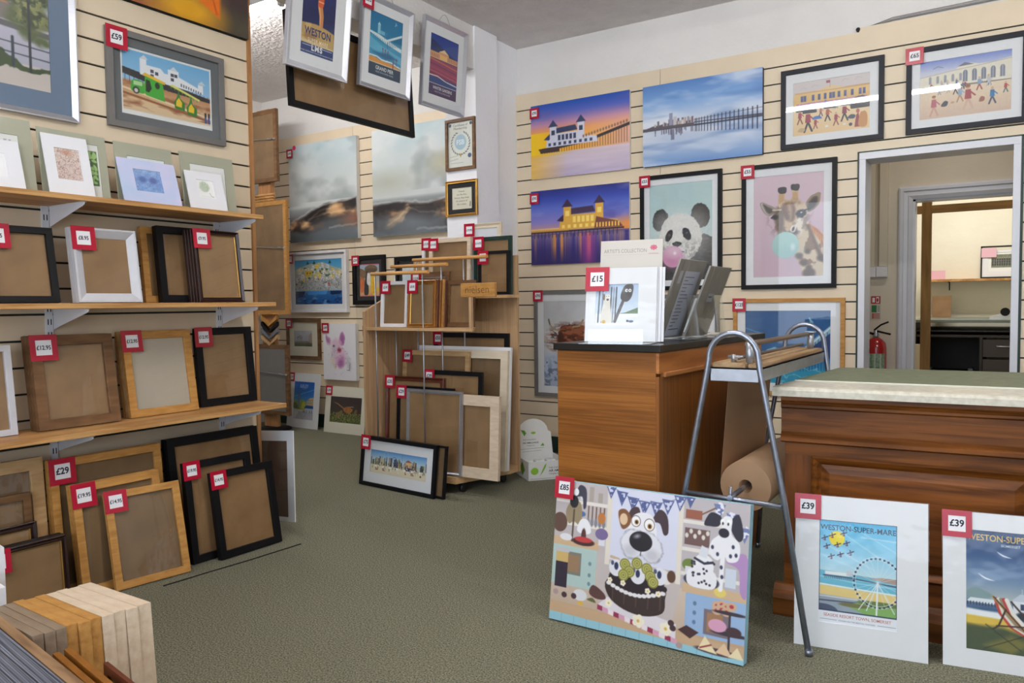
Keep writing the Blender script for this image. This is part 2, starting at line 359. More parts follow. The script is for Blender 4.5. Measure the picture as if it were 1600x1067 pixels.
exec_arts = {}
def art(fn): exec_arts[fn.__name__] = fn; return fn
import numpy as np
def vnoise(X, Y, f, seed=0, octv=4, fx=None):
    rng = np.random.RandomState(seed); out = np.zeros_like(X); amp = 1; tot = 0
    gx = fx or f; gy = f
    for o in range(octv):
        T = rng.rand(64, 64); x = X*gx+rng.rand()*40; y = Y*gy+rng.rand()*40
        xi = np.floor(x).astype(int); yi = np.floor(y).astype(int); u = x-xi; v = y-yi; u = u*u*(3-2*u); v = v*v*(3-2*v)
        g = lambda i, j: T[(yi+j) % 64, (xi+i) % 64]
        out += amp*((g(0, 0)*(1-u)+g(1, 0)*u)*(1-v)+(g(0, 1)*(1-u)+g(1, 1)*u)*v); tot += amp; amp *= .5; gx *= 2; gy *= 2
    return out/tot
class Ras:
    """continuous-tone painting surface: x runs 0..aspect, y runs 0..1 upward"""
    def __init__(s, asp, ny):
        s.a = asp; s.ny = ny; s.nx = max(2, int(round(asp*ny))); s.px = 1.0/ny
        s.X, s.Y = np.meshgrid(np.linspace(0, asp, s.nx+1), np.linspace(0, 1, ny+1)); s.U, s.V = s.X, s.Y
        s.I = np.zeros((ny+1, s.nx+1, 3)); s.clip = None
    def fur(s, amp, f=30, seed=1):
        if not amp: s.U, s.V = s.X, s.Y; return s
        s.U = s.X+(vnoise(s.X, s.Y, f, seed, 3)-.5)*2*amp; s.V = s.Y+(vnoise(s.X, s.Y, f, seed+9, 3)-.5)*2*amp; return s
    def n(s, f, seed=0, octv=4, fx=None): return vnoise(s.X, s.Y, f, seed, octv, fx)
    def bg(s, *stops):
        """stops: (y, colour) from bottom to top"""
        ys = [q[0] for q in stops]
        for k in range(3): s.I[..., k] = np.interp(s.Y, ys, [q[1][k] for q in stops])
        return s
    def mix(s, m, c):
        if s.clip is not None: m = m*s.clip
        c = np.asarray(c, float); s.I += (c-s.I)*m[..., None]; return s
    def dmask(s, d, soft): return np.clip(.5-d/(2*soft), 0, 1)
    def em(s, cx, cy_, rx, ry, soft=None, rot=0):
        soft = soft or s.px*.7; x = s.U-cx; y = s.V-cy_
        if rot: c, q = math.cos(R(rot)), math.sin(R(rot)); x, y = x*c+y*q, -x*q+y*c
        return s.dmask((np.sqrt((x/rx)**2+(y/ry)**2)-1)*min(rx, ry), soft)
    def ell(s, cx, cy_, rx, ry, c, soft=None, rot=0, al=1): return s.mix(s.em(cx, cy_, rx, ry, soft, rot)*al, c)
    def pm(s, pts, soft=None):
        soft = soft or s.px*.7; d = np.full(s.X.shape, 1e9); ins = np.zeros(s.X.shape, bool); x, y = s.U, s.V; n_ = len(pts)
        for i in range(n_):
            x0, y0 = pts[i]; x1, y1 = pts[(i+1) % n_]; ex, ey = x1-x0, y1-y0; L = ex*ex+ey*ey or 1e-9
            t = np.clip(((x-x0)*ex+(y-y0)*ey)/L, 0, 1); d = np.minimum(d, np.hypot(x-x0-t*ex, y-y0-t*ey))
            if y0 != y1: ins ^= ((y0 > y) != (y1 > y)) & (x < (x1-x0)*(y-y0)/(y1-y0)+x0)
        return s.dmask(np.where(ins, -d, d), soft)
    def poly(s, pts, c, soft=None, al=1): return s.mix(s.pm(pts, soft)*al, c)
    def blob(s, pts, c, soft=None, al=1, k=4):
        """closed smooth outline through the points"""
        q = []; n_ = len(pts)
        for i in range(n_):
            p0, p1, p2, p3 = [np.array(pts[(i+j-1) % n_], float) for j in range(4)]
            for t in np.arange(k)/k: q.append(tuple(.5*((2*p1)+(p2-p0)*t+(2*p0-5*p1+4*p2-p3)*t*t+(3*p1-p0-3*p2+p3)*t**3)))
        return s.poly(q, c, soft, al)
    def rect(s, x0, y0, x1, y1, c, al=1, soft=None):
        soft = soft or s.px*.5; d = np.maximum(np.maximum(x0-s.U, s.U-x1), np.maximum(y0-s.V, s.V-y1)); return s.mix(s.dmask(d, soft)*al, c)
    def line(s, pts, w_, c, al=1, soft=None):
        soft = soft or s.px*.7; d = np.full(s.X.shape, 1e9)
        for (x0, y0), (x1, y1) in zip(pts[:-1], pts[1:]):
            ex, ey = x1-x0, y1-y0; L = ex*ex+ey*ey or 1e-9; t = np.clip(((s.U-x0)*ex+(s.V-y0)*ey)/L, 0, 1)
            d = np.minimum(d, np.hypot(s.U-x0-t*ex, s.V-y0-t*ey))
        return s.mix(s.dmask(d-w_/2, soft)*al, c)
    def ring(s, cx, cy_, r, w_, c, al=1, sx=1): 
        d = np.abs(np.hypot((s.U-cx)/sx, s.V-cy_)-r)-w_/2; return s.mix(s.dmask(d, s.px*.7)*al, c)
    def grain(s, amp, f=60, seed=3, octv=3, fx=None): s.I += (s.n(f, seed, octv, fx)-.5)[..., None]*2*amp; return s
def _mesh_ras(s):
    I = np.clip(s.I, 0, 255)/255; return np.where(I <= .04045, I/12.92, ((I+.055)/1.055)**2.4)
Art0 = Art
class PArt(Art0):
    """vector sheet over a painted ground"""
    def paint(s, ny=150): s.R = Ras(s.a, ny); return s.R
    def build(s, name, w_, h_, x, y, z, parent, mt=None):
        if not hasattr(s, 'R'): return Art0.build(s, name, w_, h_, x, y, z, parent, mt)
        q = s.R; nx, ny = q.nx, q.ny; nv = (nx+1)*(ny+1); C = _mesh_ras(q).reshape(-1, 3)
        co = np.empty((nv, 3)); co[:, 0] = x+q.X.ravel()*w_/s.a; co[:, 1] = y; co[:, 2] = z+q.Y.ravel()*h_
        i, j = np.meshgrid(np.arange(nx), np.arange(ny)); k = (j*(nx+1)+i).ravel(); F = np.stack([k, k+1, k+nx+2, k+nx+1], 1)
        vv = [(x+v[0]*w_/s.a, y-(v[2]+1)*s.STEP*1.5, z+v[1]*h_) for v in s.m.v]
        allv = np.vstack([co, np.array(vv)]) if vv else co
        loops = F.ravel().tolist(); starts = list(range(0, len(loops), 4)); tot = [4]*len(F); cols = [C[F.ravel()]]
        for f, c in zip(s.m.f, s.m.c):
            starts.append(len(loops)); tot.append(len(f)); loops += [t+nv for t in f]
            cc = np.array([t[:3] for t in c]) if isinstance(c, list) else np.tile(np.array(c[:3]), (len(f), 1)); cols.append(cc)
        me = bpy.data.meshes.new(name); me.vertices.add(len(allv)); me.vertices.foreach_set('co', allv.ravel())
        me.loops.add(len(loops)); me.loops.foreach_set('vertex_index', loops)
        me.polygons.add(len(starts)); me.polygons.foreach_set('loop_start', starts); me.polygons.foreach_set('loop_total', tot)
        cl = np.vstack(cols); cl = np.hstack([cl, np.ones((len(cl), 1))]).astype('f')
        ca = me.color_attributes.new('Col', 'FLOAT_COLOR', 'CORNER'); ca.data.foreach_set('color', cl.ravel())
        me.materials.append(mt or PAPER); me.update(calc_edges=True); me.validate()
        o = bpy.data.objects.new(name, me); col.objects.link(o); o.parent = parent; return o
Art = PArt
rnd = random.Random

@art
def pale_beach(a):
    p = a.paint(40); p.bg((0, (206, 192, 168)), (.35, (216, 208, 190)), (.45, (196, 210, 220)), (1, (222, 228, 234))); p.grain(10, 12)
@art
def plain_brown(a):
    p = a.paint(40); p.bg((0, (92, 74, 64)), (1, (104, 84, 72))); p.grain(8, 6)
@art
def team_photo(a):
    p = a.paint(60); p.bg((0, (238, 238, 238)), (1, (240, 240, 240))); w = a.a
    p.rect(.1*w, .2, .9*w, .95, (110, 120, 100)); p.grain(30, 20)
    p.rect(.0, .0, 1*w, .2, (238, 238, 238)); p.rect(0, .9, w, 1, (238, 238, 238)); p.rect(0, 0, .1*w, 1, (238, 238, 238)); p.rect(.92*w, 0, w, 1, (238, 238, 238))
    for r_ in range(3):
        for k in range(9): p.ell((.16+k*.085)*w, .38+r_*.13, .035, .07, (28, 30, 44)); p.ell((.16+k*.085)*w, .46+r_*.13, .02, .03, (200, 160, 140))
@art
def riverside(a):
    w = a.a; p = a.paint(190); d = .30*w   # right part is what shows
    p.bg((0, (206, 196, 190)), (.16, (200, 190, 186)), (.17, (176, 176, 196)), (.42, (190, 186, 206)), (.56, (176, 168, 164)), (.62, (150, 190, 228)), (1, (104, 164, 224)))
    p.I += (p.n(6, 4)-.5)[..., None]*26*(p.Y > .62)[..., None]
    p.poly([(0, .56), (.55*w, .62), (.8*w, .56), (w, .54), (w, .44), (0, .48)], (120, 112, 108)); p.poly([(0, .50), (w, .42), (w, .38), (0, .45)], (92, 92, 96))
    p.poly([(0, .72), (.45*w, .74), (.60*w, .80), (.72*w, .72), (.86*w, .66), (.86*w, .58), (0, .60)], (232, 232, 240)); p.poly([(.40*w, .76), (.56*w, .84), (.72*w, .74), (.66*w, .74), (.55*w, .80)], (176, 110, 96))
    for k in range(9): p.rect((.05+k*.09)*w, .64, (.08+k*.09)*w, .67, (90, 100, 120))
    for k in range(6): p.rect((.05+k*.12)*w, .565, (.12+k*.12)*w, .60, (170, 120, 88))
    p.fur(.03, 16, 5)
    for (x, y, r_) in ((.80, .66, .13), (.88, .52, .12), (.78, .50, .08), (.92, .66, .10), (.86, .40, .07), (.95, .36, .05)): p.ell(x*w, y, r_, r_*.8, (84, 96, 58), .02)
    m = p.n(28, 8, 3); 
    for (x, y, r_) in ((.80, .66, .12), (.88, .52, .11), (.92, .66, .09)): p.mix(p.em(x*w, y, r_, r_*.8, .03)*(m > .55)*.8, (150, 150, 96)); p.mix(p.em(x*w, y, r_, r_*.8, .03)*(m < .42)*.8, (44, 56, 34))
    p.blob([(0, .24), (.1*w, .27), (.22*w, .22), (.34*w, .28), (.48*w, .22), (.62*w, .25), (.8*w, .17), (w, .15), (w, .12), (.5*w, .12), (0, .15)], (58, 76, 42)); p.fur(0)
    for y in (.33, .26): p.line([(0, y), (w, y-.04)], .008, (40, 50, 60))
    for x in (.08, .30, .52, .74): p.line([(x*w, .37-.04*x), (x*w, .14)], .02, (40, 50, 66))
    p.line([(.86*w, .90), (.86*w, .12)], .018, (30, 40, 46)); p.rect(.83*w, .88, .89*w, .96, (206, 220, 226)); p.poly([(.81*w, .96), (.91*w, .96), (.86*w, 1.0)], (30, 36, 40))
@art
def road_train(a):
    w = a.a; s = w; p = a.paint(150); X = lambda x: x*s
    p.bg((0, (232, 232, 234)), (.07, (232, 232, 234)), (.075, (222, 196, 160)), (.22, (226, 198, 158)), (.30, (214, 176, 132)), (.48, (190, 136, 96)), (.5, (190, 140, 110)), (.53, (150, 196, 232)), (1, (112, 178, 226)))
    p.mix((p.Y < .5)*(p.Y > .1)*np.clip((p.n(14, 3, 3, 4)-.5)*3, 0, 1), (150, 90, 60)); p.poly([(0, .30), (w, .12), (w, .155), (0, .335)], (150, 92, 58)); p.poly([(0, .38), (w, .17), (w, .20), (0, .41)], (234, 214, 180))
    p.poly([(0, .70), (X(.3), .64), (w, .50), (w, .44), (X(.5), .48), (0, .60)], (52, 50, 58))
    for k in range(22): p.line([(X(k/22), .70-.18*k/22), (X(k/22), .50-.05*k/22)], .008, (60, 56, 64))
    Wt = (238, 240, 246)
    p.poly([(X(.20), .64), (X(.20), .88), (X(.27), .88), (X(.27), .80), (X(.42), .80), (X(.46), .74), (X(.50), .74), (X(.50), .82), (X(.62), .82), (X(.62), .74), (X(.84), .64), (X(.84), .70), (X(.90), .70), (X(.90), .56), (X(.40), .58)], Wt)
    for x, y in ((.20, .88), (.52, .82), (.84, .71)): p.poly([(X(x), y), (X(x+.09), y), (X(x+.045), y+.06)], (216, 220, 228))
    for x, y in ((.31, .72), (.36, .70), (.31, .65), (.53, .74), (.57, .74), (.53, .67)): p.rect(X(x), y-.02, X(x+.035), y+.03, (70, 74, 90))
    for k in range(9): p.rect(X(.64+k*.028), .60-.006*k, X(.655+k*.028), .65-.008*k, (110, 116, 134))
    G = (70, 176, 60)
    p.blob([(X(.10), .40), (X(.11), .50), (X(.15), .54), (X(.23), .52), (X(.24), .38), (X(.22), .35), (X(.12), .36)], G); p.rect(X(.13), .46, X(.22), .52, (190, 222, 170)); p.ell(X(.155), .385, .055, .055, (60, 66, 60)); p.ell(X(.155), .38, .03, .03, (214, 216, 214))
    p.poly([(X(.24), .38), (X(.25), .64), (X(.44), .58), (X(.45), .40), (X(.46), .30), (X(.26), .34)], G); p.poly([(X(.22), .64), (X(.25), .68), (X(.47), .60), (X(.46), .56)], (240, 190, 60)); p.poly([(X(.255), .40), (X(.26), .58), (X(.30), .57), (X(.32), .46), (X(.29), .39)], (40, 52, 40)); p.ell(X(.38), .52, .04, .05, (44, 60, 44))
    p.poly([(X(.51), .575), (X(.55), .60), (X(.86), .46), (X(.85), .43)], (222, 222, 120))
    for k in range(8): p.poly([(X(.52+.042*k), .57-.018*k), (X(.54+.042*k), .56-.018*k), (X(.53+.042*k), .53-.018*k)], (90, 160, 70))
    for x, y in ((.57, .24), (.71, .19)):
        p.poly([(X(x), y), (X(x-.01), y+.10), (X(x+.02), y+.17), (X(x+.045), y+.30), (X(x+.06), y+.17), (X(x+.11), y+.11), (X(x+.11), y-.02)], (52, 130, 50)); p.poly([(X(x+.01), y+.04), (X(x+.015), y+.12), (X(x+.045), y+.18), (X(x+.08), y+.11), (X(x+.075), y+.03)], (236, 196, 50))
    for x in (.91, .95, .98): p.rect(X(x), .10, X(x+.022), .20, (50, 80, 160)); p.rect(X(x), .20, X(x+.024), .27, (40, 40, 50)); p.ell(X(x+.012), .295, .015, .02, (200, 150, 120))
    p.rect(0, 0, w, .055, (236, 236, 238)); p.rect(0, 0, X(.02), 1, (236, 236, 238)); p.rect(X(.98), 0, w, 1, (236, 236, 238)); p.rect(0, .965, w, 1, (236, 236, 238))
@art
def orange_flower(a):
    w = a.a; p = a.paint(130); p.bg((0, (150, 96, 66)), (1, (110, 70, 50)))
    p.mix(np.clip((p.X/w-.62)*4, 0, 1), (74, 56, 56)); p.mix(np.clip(1-(p.X/w)*3, 0, 1), (180, 74, 24)); p.mix(p.em(.92*w, .1, .2, .12, .2)*.6, (76, 88, 52))
    p.ell(.55*w, .12, .22*w, .20, (226, 164, 22), .12); p.poly([(.52*w, .7), (.60*w, .28), (.78*w, .12), (.80*w, .8), (.7*w, 1)], (232, 116, 20), .02)
    for k in range(7): p.line([(.60*w+.02*k, .9), (.77*w-.006*k, .16)], .006, (196, 80, 16), .6)
    p.poly([(.30*w, .5), (.38*w, .34), (.5*w, .3), (.44*w, .6)], (214, 84, 20), .03); p.blob([(.42*w, .5), (.47*w, .36), (.52*w, .24), (.50*w, .42)], (150, 160, 120), .02)
    p.ell(.30*w, .9, .25*w, .35, (222, 96, 16), .08); p.grain(8, 5)
@art
def pale_type(a):
    w = a.a; p = a.paint(90); p.bg((0, (228, 228, 226)), (1, (228, 228, 226)))
    r_ = rnd(2)
    for j in range(11):
        for i in range(9): p.rect(w*(.12+i*.09), .12+j*.075, w*(.12+i*.09+r_.uniform(.02, .06)), .15+j*.075, (160, 160, 164), .8)
@art
def tiny_mark(a):
    p = a.paint(50); p.bg((0, (236, 236, 238)), (1, (236, 236, 238))); p.ell(.5*a.a, .5, .1, .14, (150, 140, 150), .05)
@art
def green_leaf(a):
    w = a.a; p = a.paint(120); p.bg((0, (230, 230, 228)), (1, (230, 230, 228))); p.rect(.42*w, .22, .96*w, .88, (64, 96, 54)); r_ = rnd(5)
    for k in range(46):
        x, y, g = r_.uniform(.46, .92)*w, r_.uniform(.26, .84), r_.uniform(0, 180); p.ell(x, y, .055, .026, (158, 196, 120), rot=g)
    p.ell(.72*w, .4, .05, .05, (70, 104, 56)); p.line([(.42*w, .55), (.96*w, .5)], .01, (64, 96, 54)); p.rect(.05*w, .05, .5*w, .9, (230, 230, 228))
@art
def brown_etch(a):
    w = a.a; p = a.paint(110); p.bg((0, (206, 186, 178)), (1, (212, 196, 186))); n1 = np.abs(p.n(11, 3, 3)-.5); p.mix((n1 < .035)*.7, (140, 96, 82)); p.mix((np.abs(p.n(20, 6, 2)-.5) < .04)*.5, (120, 90, 86)); p.ell(.5*w, .88, .15, .09, (168, 112, 84), .05, al=.6)
@art
def blue_leaf(a):
    w = a.a; p = a.paint(110); p.bg((0, (234, 238, 242)), (1, (234, 238, 242))); p.rect(.1*w, .12, .92*w, .90, (178, 204, 226)); p.mix(((np.abs(p.n(13, 4, 3)-.5) < .04))*.6*(p.X > .1*w)*(p.X < .92*w)*(p.Y > .12)*(p.Y < .9), (84, 120, 168))
    for k in range(6): p.ring((.2+.12*k)*w, .62, .035, .012, (90, 124, 170))
@art
def blue_patch(a):
    w = a.a; p = a.paint(90); p.bg((0, (130, 164, 212)), (.6, (126, 156, 208)), (1, (146, 180, 220))); p.grain(20, 10); p.ell(.3*w, .55, .16, .14, (86, 110, 170), .05); p.ell(.68*w, .55, .18, .14, (90, 106, 168), .06); p.mix((np.abs(p.n(20, 3, 2)-.5) < .04)*.5, (80, 100, 150))
@art
def music_letters(a):
    w = a.a; p = a.paint(60); p.bg((0, (238, 238, 238)), (1, (238, 238, 238))); p.line([(.1*w, .86), (.9*w, .86)], .008, (214, 214, 214)); p.rect(.6*w, .42, .75*w, .52, (190, 214, 196)); p.ell(.84*w, .44, .06, .06, (230, 220, 110)); p.line([(.5*w, .22), (.9*w, .25)], .006, (190, 190, 190))
    a.text('MUSIC', .53*w, .50, .22, (60, 66, 56), 'c', .01); a.text('C', .83*w, .50, .22, (60, 56, 40), 'c', .02)
@art
def green_sketch(a):
    w = a.a; p = a.paint(60); p.bg((0, (238, 240, 238)), (1, (240, 240, 240))); p.fur(.05, 12); p.ell(.45*w, .62, .3, .3, (196, 208, 190), .05); p.mix(p.em(.45*w, .62, .3, .3, .05)*(p.n(26, 2, 2) > .55)*.6, (160, 178, 150)); p.fur(0); p.line([(.7*w, .3), (.8*w, .12), (.95*w, .1)], .02, (140, 146, 140)); p.line([(.2*w, .08), (.95*w, .08)], .01, (200, 200, 200))
def moor(a, hills, seed, glow):
    w = a.a; p = a.paint(170)
    p.bg((0, (78, 96, 104)), (.08, (120, 132, 138)), (.2, (90, 84, 84)), (.33, (150, 158, 160)), (.36, (206, 212, 212)), (.5, (208, 216, 216)), (.75, (200, 212, 214)), (1, (172, 200, 210)))
    c = p.n(2.2, seed, 5, 1.6); p.mix(np.clip((c-.45)*3, 0, 1)*(p.Y > .36)*np.clip((p.Y-.3)*5, 0, 1), (224, 228, 228)); c2 = p.n(3, seed+4, 4, 2); p.mix(np.clip((c2-.56)*3, 0, .55)*(p.Y > .4), (126, 138, 138))
    p.fur(.03, 6, seed); p.poly(hills, (34, 28, 28), .015); p.poly([(x, y-.13) for x, y in hills], (96, 104, 110), .05, .85); m = p.pm(hills, .02)
    s_ = p.n(7, seed+2, 4, 3); p.mix(m*np.clip((s_-.50)*5, 0, 1)*.8, (150, 112, 84)); p.mix(m*np.clip((s_-.60)*8, 0, 1)*.9, (218, 168, 120)); p.fur(.012, 20, seed)
    for g in glow:
        sv = p.I.copy(); p.line(g, .05, (232, 190, 136), 1, .03); k = np.clip((s_-.40)*6, 0, 1)*.9; p.I = sv+(p.I-sv)*k[..., None]; p.line(g, .008, (246, 226, 196), .35, .01)
    p.line([(x, y+.008) for x, y in hills[:len(hills)-2]], .010, (232, 232, 226), .6, .012); p.fur(0)
    return p
@art
def moor_left(a):
    w = a.a; p = moor(a, [(0, .20), (.15*w, .24), (.35*w, .32), (.6*w, .36), (.85*w, .38), (w, .40), (w, .14), (.6*w, .12), (.3*w, .08), (0, .12)], 3, [[(.2*w, .16), (.35*w, .24), (.5*w, .27), (.8*w, .28), (.95*w, .27)], [(.25*w, .2), (.45*w, .3), (.7*w, .33)]])
    p.ell(.95*w, .20, .12, .05, (170, 96, 60), .06, al=.7)
@art
def moor_right(a):
    w = a.a; p = moor(a, [(0, .30), (.25*w, .31), (.5*w, .30), (.75*w, .27), (w, .31), (w, .03), (.6*w, .04), (.3*w, .03), (0, .03)], 11, [[(.5*w, .25), (.36*w, .16), (.2*w, .10)], [(.5*w, .25), (.64*w, .20), (.85*w, .18)], [(.48*w, .22), (.4*w, .12)]])
    p.ell(.55*w, .10, .18, .08, (120, 128, 136), .08, al=.7); p.ell(.2*w, .50, .22, .07, (150, 150, 120), .1, al=.5); p.ell(.95*w, .62, .12, .08, (196, 184, 140), .08, al=.6)
@art
def certificate(a):
    w = a.a; p = a.paint(150); p.bg((0, (226, 226, 218)), (1, (232, 232, 226)))
    for k in range(22):
        g = R(-60+300*k/21) if 0 else R(-245+310*k/21); p.ell(.5*w+.25*math.cos(g), .53+.25*math.sin(g), .032, .014, (96, 108, 112), rot=math.degrees(g)+60)
    p.ell(.5*w, .55, .16, .17, (168, 196, 214)); p.poly([(.44*w, .30), (.56*w, .30), (.5*w, .21)], (176, 148, 90))
    for x in (.08, .92): p.ell(x*w, .94, .035, .035, (40, 60, 90))
    p.ell(.86*w, .24, .05, .05, (80, 100, 140)); p.line([(.08*w, .16), (.4*w, .19)], .006, (120, 120, 120)); p.line([(.1*w, .1), (.6*w, .1)], .006, (150, 150, 150)); p.line([(.08*w, .24), (.4*w, .26)], .008, (170, 160, 120))
    a.text('Certificate of', .5*w, .90, .075, (70, 70, 74)); a.text('Membership', .5*w, .83, .075, (70, 70, 74)); a.text('FSB', .5*w, .50, .15, (236, 242, 246), 'c', .02)
@art
def handwriting(a):
    w = a.a; p = a.paint(60); p.bg((0, (232, 226, 206)), (1, (236, 232, 214))); 
    for k, t in enumerate(('Friends', 'are like fine', 'frames, they keep', 'the picture of', 'life in place')): a.text(t, .48*w, .80-.15*k, .12, (90, 84, 74))
    a.line(.9*w, .1, .92*w, .34, .04, (30, 30, 30))
@art
def harbour(a):
    w = a.a; p = a.paint(170); p.bg((0, (24, 84, 150)), (.12, (30, 96, 168)), (.22, (52, 110, 170)), (.30, (120, 140, 170)), (.60, (160, 176, 184)), (.72, (110, 180, 220)), (1, (70, 160, 214)))
    p.mix((p.Y < .3)*np.clip((p.n(22, 5, 3, 7)-.52)*6, 0, 1), (16, 44, 100)); p.mix((p.Y < .28)*np.clip((p.n(20, 9, 3, 6)-.6)*6, 0, 1), (96, 150, 206)); r_ = rnd(8)
    hill = [(0, .78), (.12*w, .84), (.3*w, .90), (.45*w, .92), (.6*w, .94), (.75*w, .86), (.9*w, .80), (w, .76), (w, .3), (0, .3)]; p.poly(hill, (176, 186, 176))
    for k in range(150):
        x = r_.uniform(0, 1)*w; top = np.interp(x, [h[0] for h in hill[:8]], [h[1] for h in hill[:8]]); y = r_.uniform(.52, top-.02); q = r_.uniform(.03, .075); c = r_.choice([(236, 232, 216), (244, 240, 232), (222, 210, 190), (226, 230, 240), (240, 216, 110), (206, 206, 214)])
        p.rect(x, y-q*.8, x+q, y+q*.5, c); p.rect(x+q*.3, y-q*.3, x+q*.5, y, (80, 92, 110)); 
        if k % 5 == 0: p.ell(x, y-q, .04, .022, (66, 96, 58), .012)
    p.rect(.22*w, .64, .37*w, .76, (238, 200, 64)); p.rect(.26*w, .68, .28*w, .72, (110, 84, 30)); p.rect(.32*w, .68, .34*w, .72, (110, 84, 30))
    for x, y in ((.28, .93), (.42, .93), (.75, .93)): p.poly([(x*w-.05, y-.03), (x*w, y+.05), (x*w+.05, y-.03)], (46, 84, 66))
    for k in range(420):
        x = r_.uniform(0, 1)*w; y = r_.uniform(.30, .56); c = r_.choice([(236, 238, 246), (60, 80, 140), (150, 160, 190), (196, 90, 90), (30, 50, 96), (214, 196, 180), (120, 150, 200)]); 
        a.L += .02; a.line(x, y, x+r_.uniform(-.03, .03), y+r_.uniform(.01, .05), .010, c, False)
    a.L = math.ceil(a.L)
    for x0, x1, c in ((.24, .70, (70, 150, 224)), (.0, .22, (20, 44, 86)), (.74, 1.0, (22, 50, 96))): 
        a.poly([(x0*w, .30), (x1*w, .30), (x1*w-.05, .22), (x0*w+.06, .21)], c); a.line(x0*w, .30, x1*w, .30, .012, (120, 170, 220))
    a.rect(.71*w, .40, .75*w, .48, (200, 40, 50)); a.rect(.65*w, .38, .70*w, .46, (236, 236, 240))
    for k in range(26): a.line(r_.uniform(0, 1)*w, .32, r_.uniform(0, .02)+w*k/26, .58, .004, (214, 218, 232), False)
@art
def parasol(a):
    w = a.a; p = a.paint(130); p.bg((0, (206, 150, 96)), (.2, (226, 186, 130)), (.4, (206, 190, 170)), (1, (150, 180, 214))); 
    p.rect(0, 0, w, .03, (222, 120, 130)); p.rect(0, .97, w, 1, (222, 90, 100)); p.blob([(-.1, .3), (-.1, .8), (.2*w, .7), (.22*w, .3)], (176, 110, 60)); p.ell(.12*w, .72, .26, .12, (120, 92, 60), rot=-24); p.ell(.58*w, .84, .27, .13, (122, 96, 66)); p.ell(.58*w, .80, .25, .06, (92, 70, 48))
    p.blob([(.22*w, .06), (.24*w, .4), (.34*w, .7), (.42*w, .56), (.44*w, .3), (.42*w, .06)], (30, 26, 34)); p.blob([(.36*w, .4), (.40*w, .7), (.52*w, .64), (.52*w, .34)], (236, 232, 226)); p.ell(.36*w, .74, .04, .05, (60, 40, 30))
    p.blob([(.58*w, .08), (.56*w, .5), (.66*w, .68), (.80*w, .6), (.80*w, .1)], (232, 186, 30)); p.ell(.68*w, .72, .045, .05, (90, 56, 36)); p.line([(.7*w, .1), (.68*w, .6)], .02, (190, 140, 20)); p.blob([(.02*w, .14), (.04*w, .5), (.18*w, .5), (.2*w, .16)], (210, 110, 60)); p.ell(.9*w, .2, .09, .06, (226, 190, 70)); p.grain(14, 16)
@art
def windmill(a):
    w = a.a; p = a.paint(90); p.bg((0, (92, 100, 76)), (.2, (110, 116, 92)), (.28, (150, 150, 140)), (.34, (176, 180, 190)), (1, (196, 198, 210))); p.grain(10, 6)
    for x, y, q in ((.30, .62, .2), (.40, .55, .14), (.20, .58, .10)):
        for g in (20, 110, 200, 290): p.line([(x*w, y), (x*w+q*math.cos(R(g)), y+q*math.sin(R(g)))], .02, (70, 66, 76))
        p.line([(x*w, y), (x*w, .25)], .02, (84, 80, 88))
    p.blob([(.82*w, .28), (.80*w, .6), (.88*w, .8), (w, .8), (w, .25)], (176, 156, 150)); p.rect(.3*w, .26, .8*w, .33, (140, 132, 130))
@art
def pig(a):
    w = a.a; p = a.paint(190); p.bg((0, (236, 236, 244)), (1, (238, 238, 244))); P1 = (206, 150, 196); P2 = (146, 84, 150); P3 = (226, 190, 214); p.fur(.03, 14, 4)
    p.blob([(.06*w, .76), (.10*w, .82), (.2*w, .74), (.24*w, .64), (.14*w, .62), (.08*w, .68)], P3, .012); p.blob([(.09*w, .76), (.12*w, .78), (.2*w, .70), (.2*w, .66), (.12*w, .67)], P2, .03, .8)
    p.blob([(.50*w, .70), (.54*w, .82), (.62*w, .86), (.66*w, .74), (.64*w, .62), (.54*w, .62)], P1, .012); p.blob([(.54*w, .72), (.60*w, .82), (.64*w, .72), (.62*w, .64)], P2, .03, .8)
    p.blob([(.26*w, .66), (.40*w, .74), (.54*w, .66), (.64*w, .52), (.66*w, .38), (.60*w, .26), (.48*w, .22), (.36*w, .28), (.28*w, .44)], P3, .03, .75); p.blob([(.42*w, .38), (.60*w, .44), (.66*w, .30), (.56*w, .22), (.46*w, .22)], P1, .04, .9); p.blob([(.5*w, .34), (.6*w, .36), (.6*w, .26), (.52*w, .22)], P2, .04, .8)
    p.blob([(.70*w, .45), (.78*w, .40), (.84*w, .28), (.80*w, .18), (.74*w, .26)], (176, 176, 182), .04, .6); p.blob([(.24*w, .40), (.30*w, .26), (.38*w, .20), (.30*w, .34)], (226, 190, 130), .03, .7)
    p.mix((p.n(24, 8, 3) > .66)*p.em(.50*w, .38, .22, .24, .08)*.35, P2); p.fur(.006, 30); p.ell(.50*w, .53, .055, .045, (190, 100, 130), .01); p.ell(.485*w, .53, .014, .018, (90, 30, 60)); p.ell(.525*w, .53, .014, .018, (90, 30, 60)); p.ell(.33*w, .60, .022, .02, (60, 60, 76), .01); p.line([(.82*w, .3), (.80*w, .18), (.72*w, .18)], .014, (90, 90, 110), .7)
    p.mix((p.n(18, 3, 3) > .60)*p.em(.30*w, .44, .10, .16, .05)*.4, (150, 196, 206)); p.fur(0)
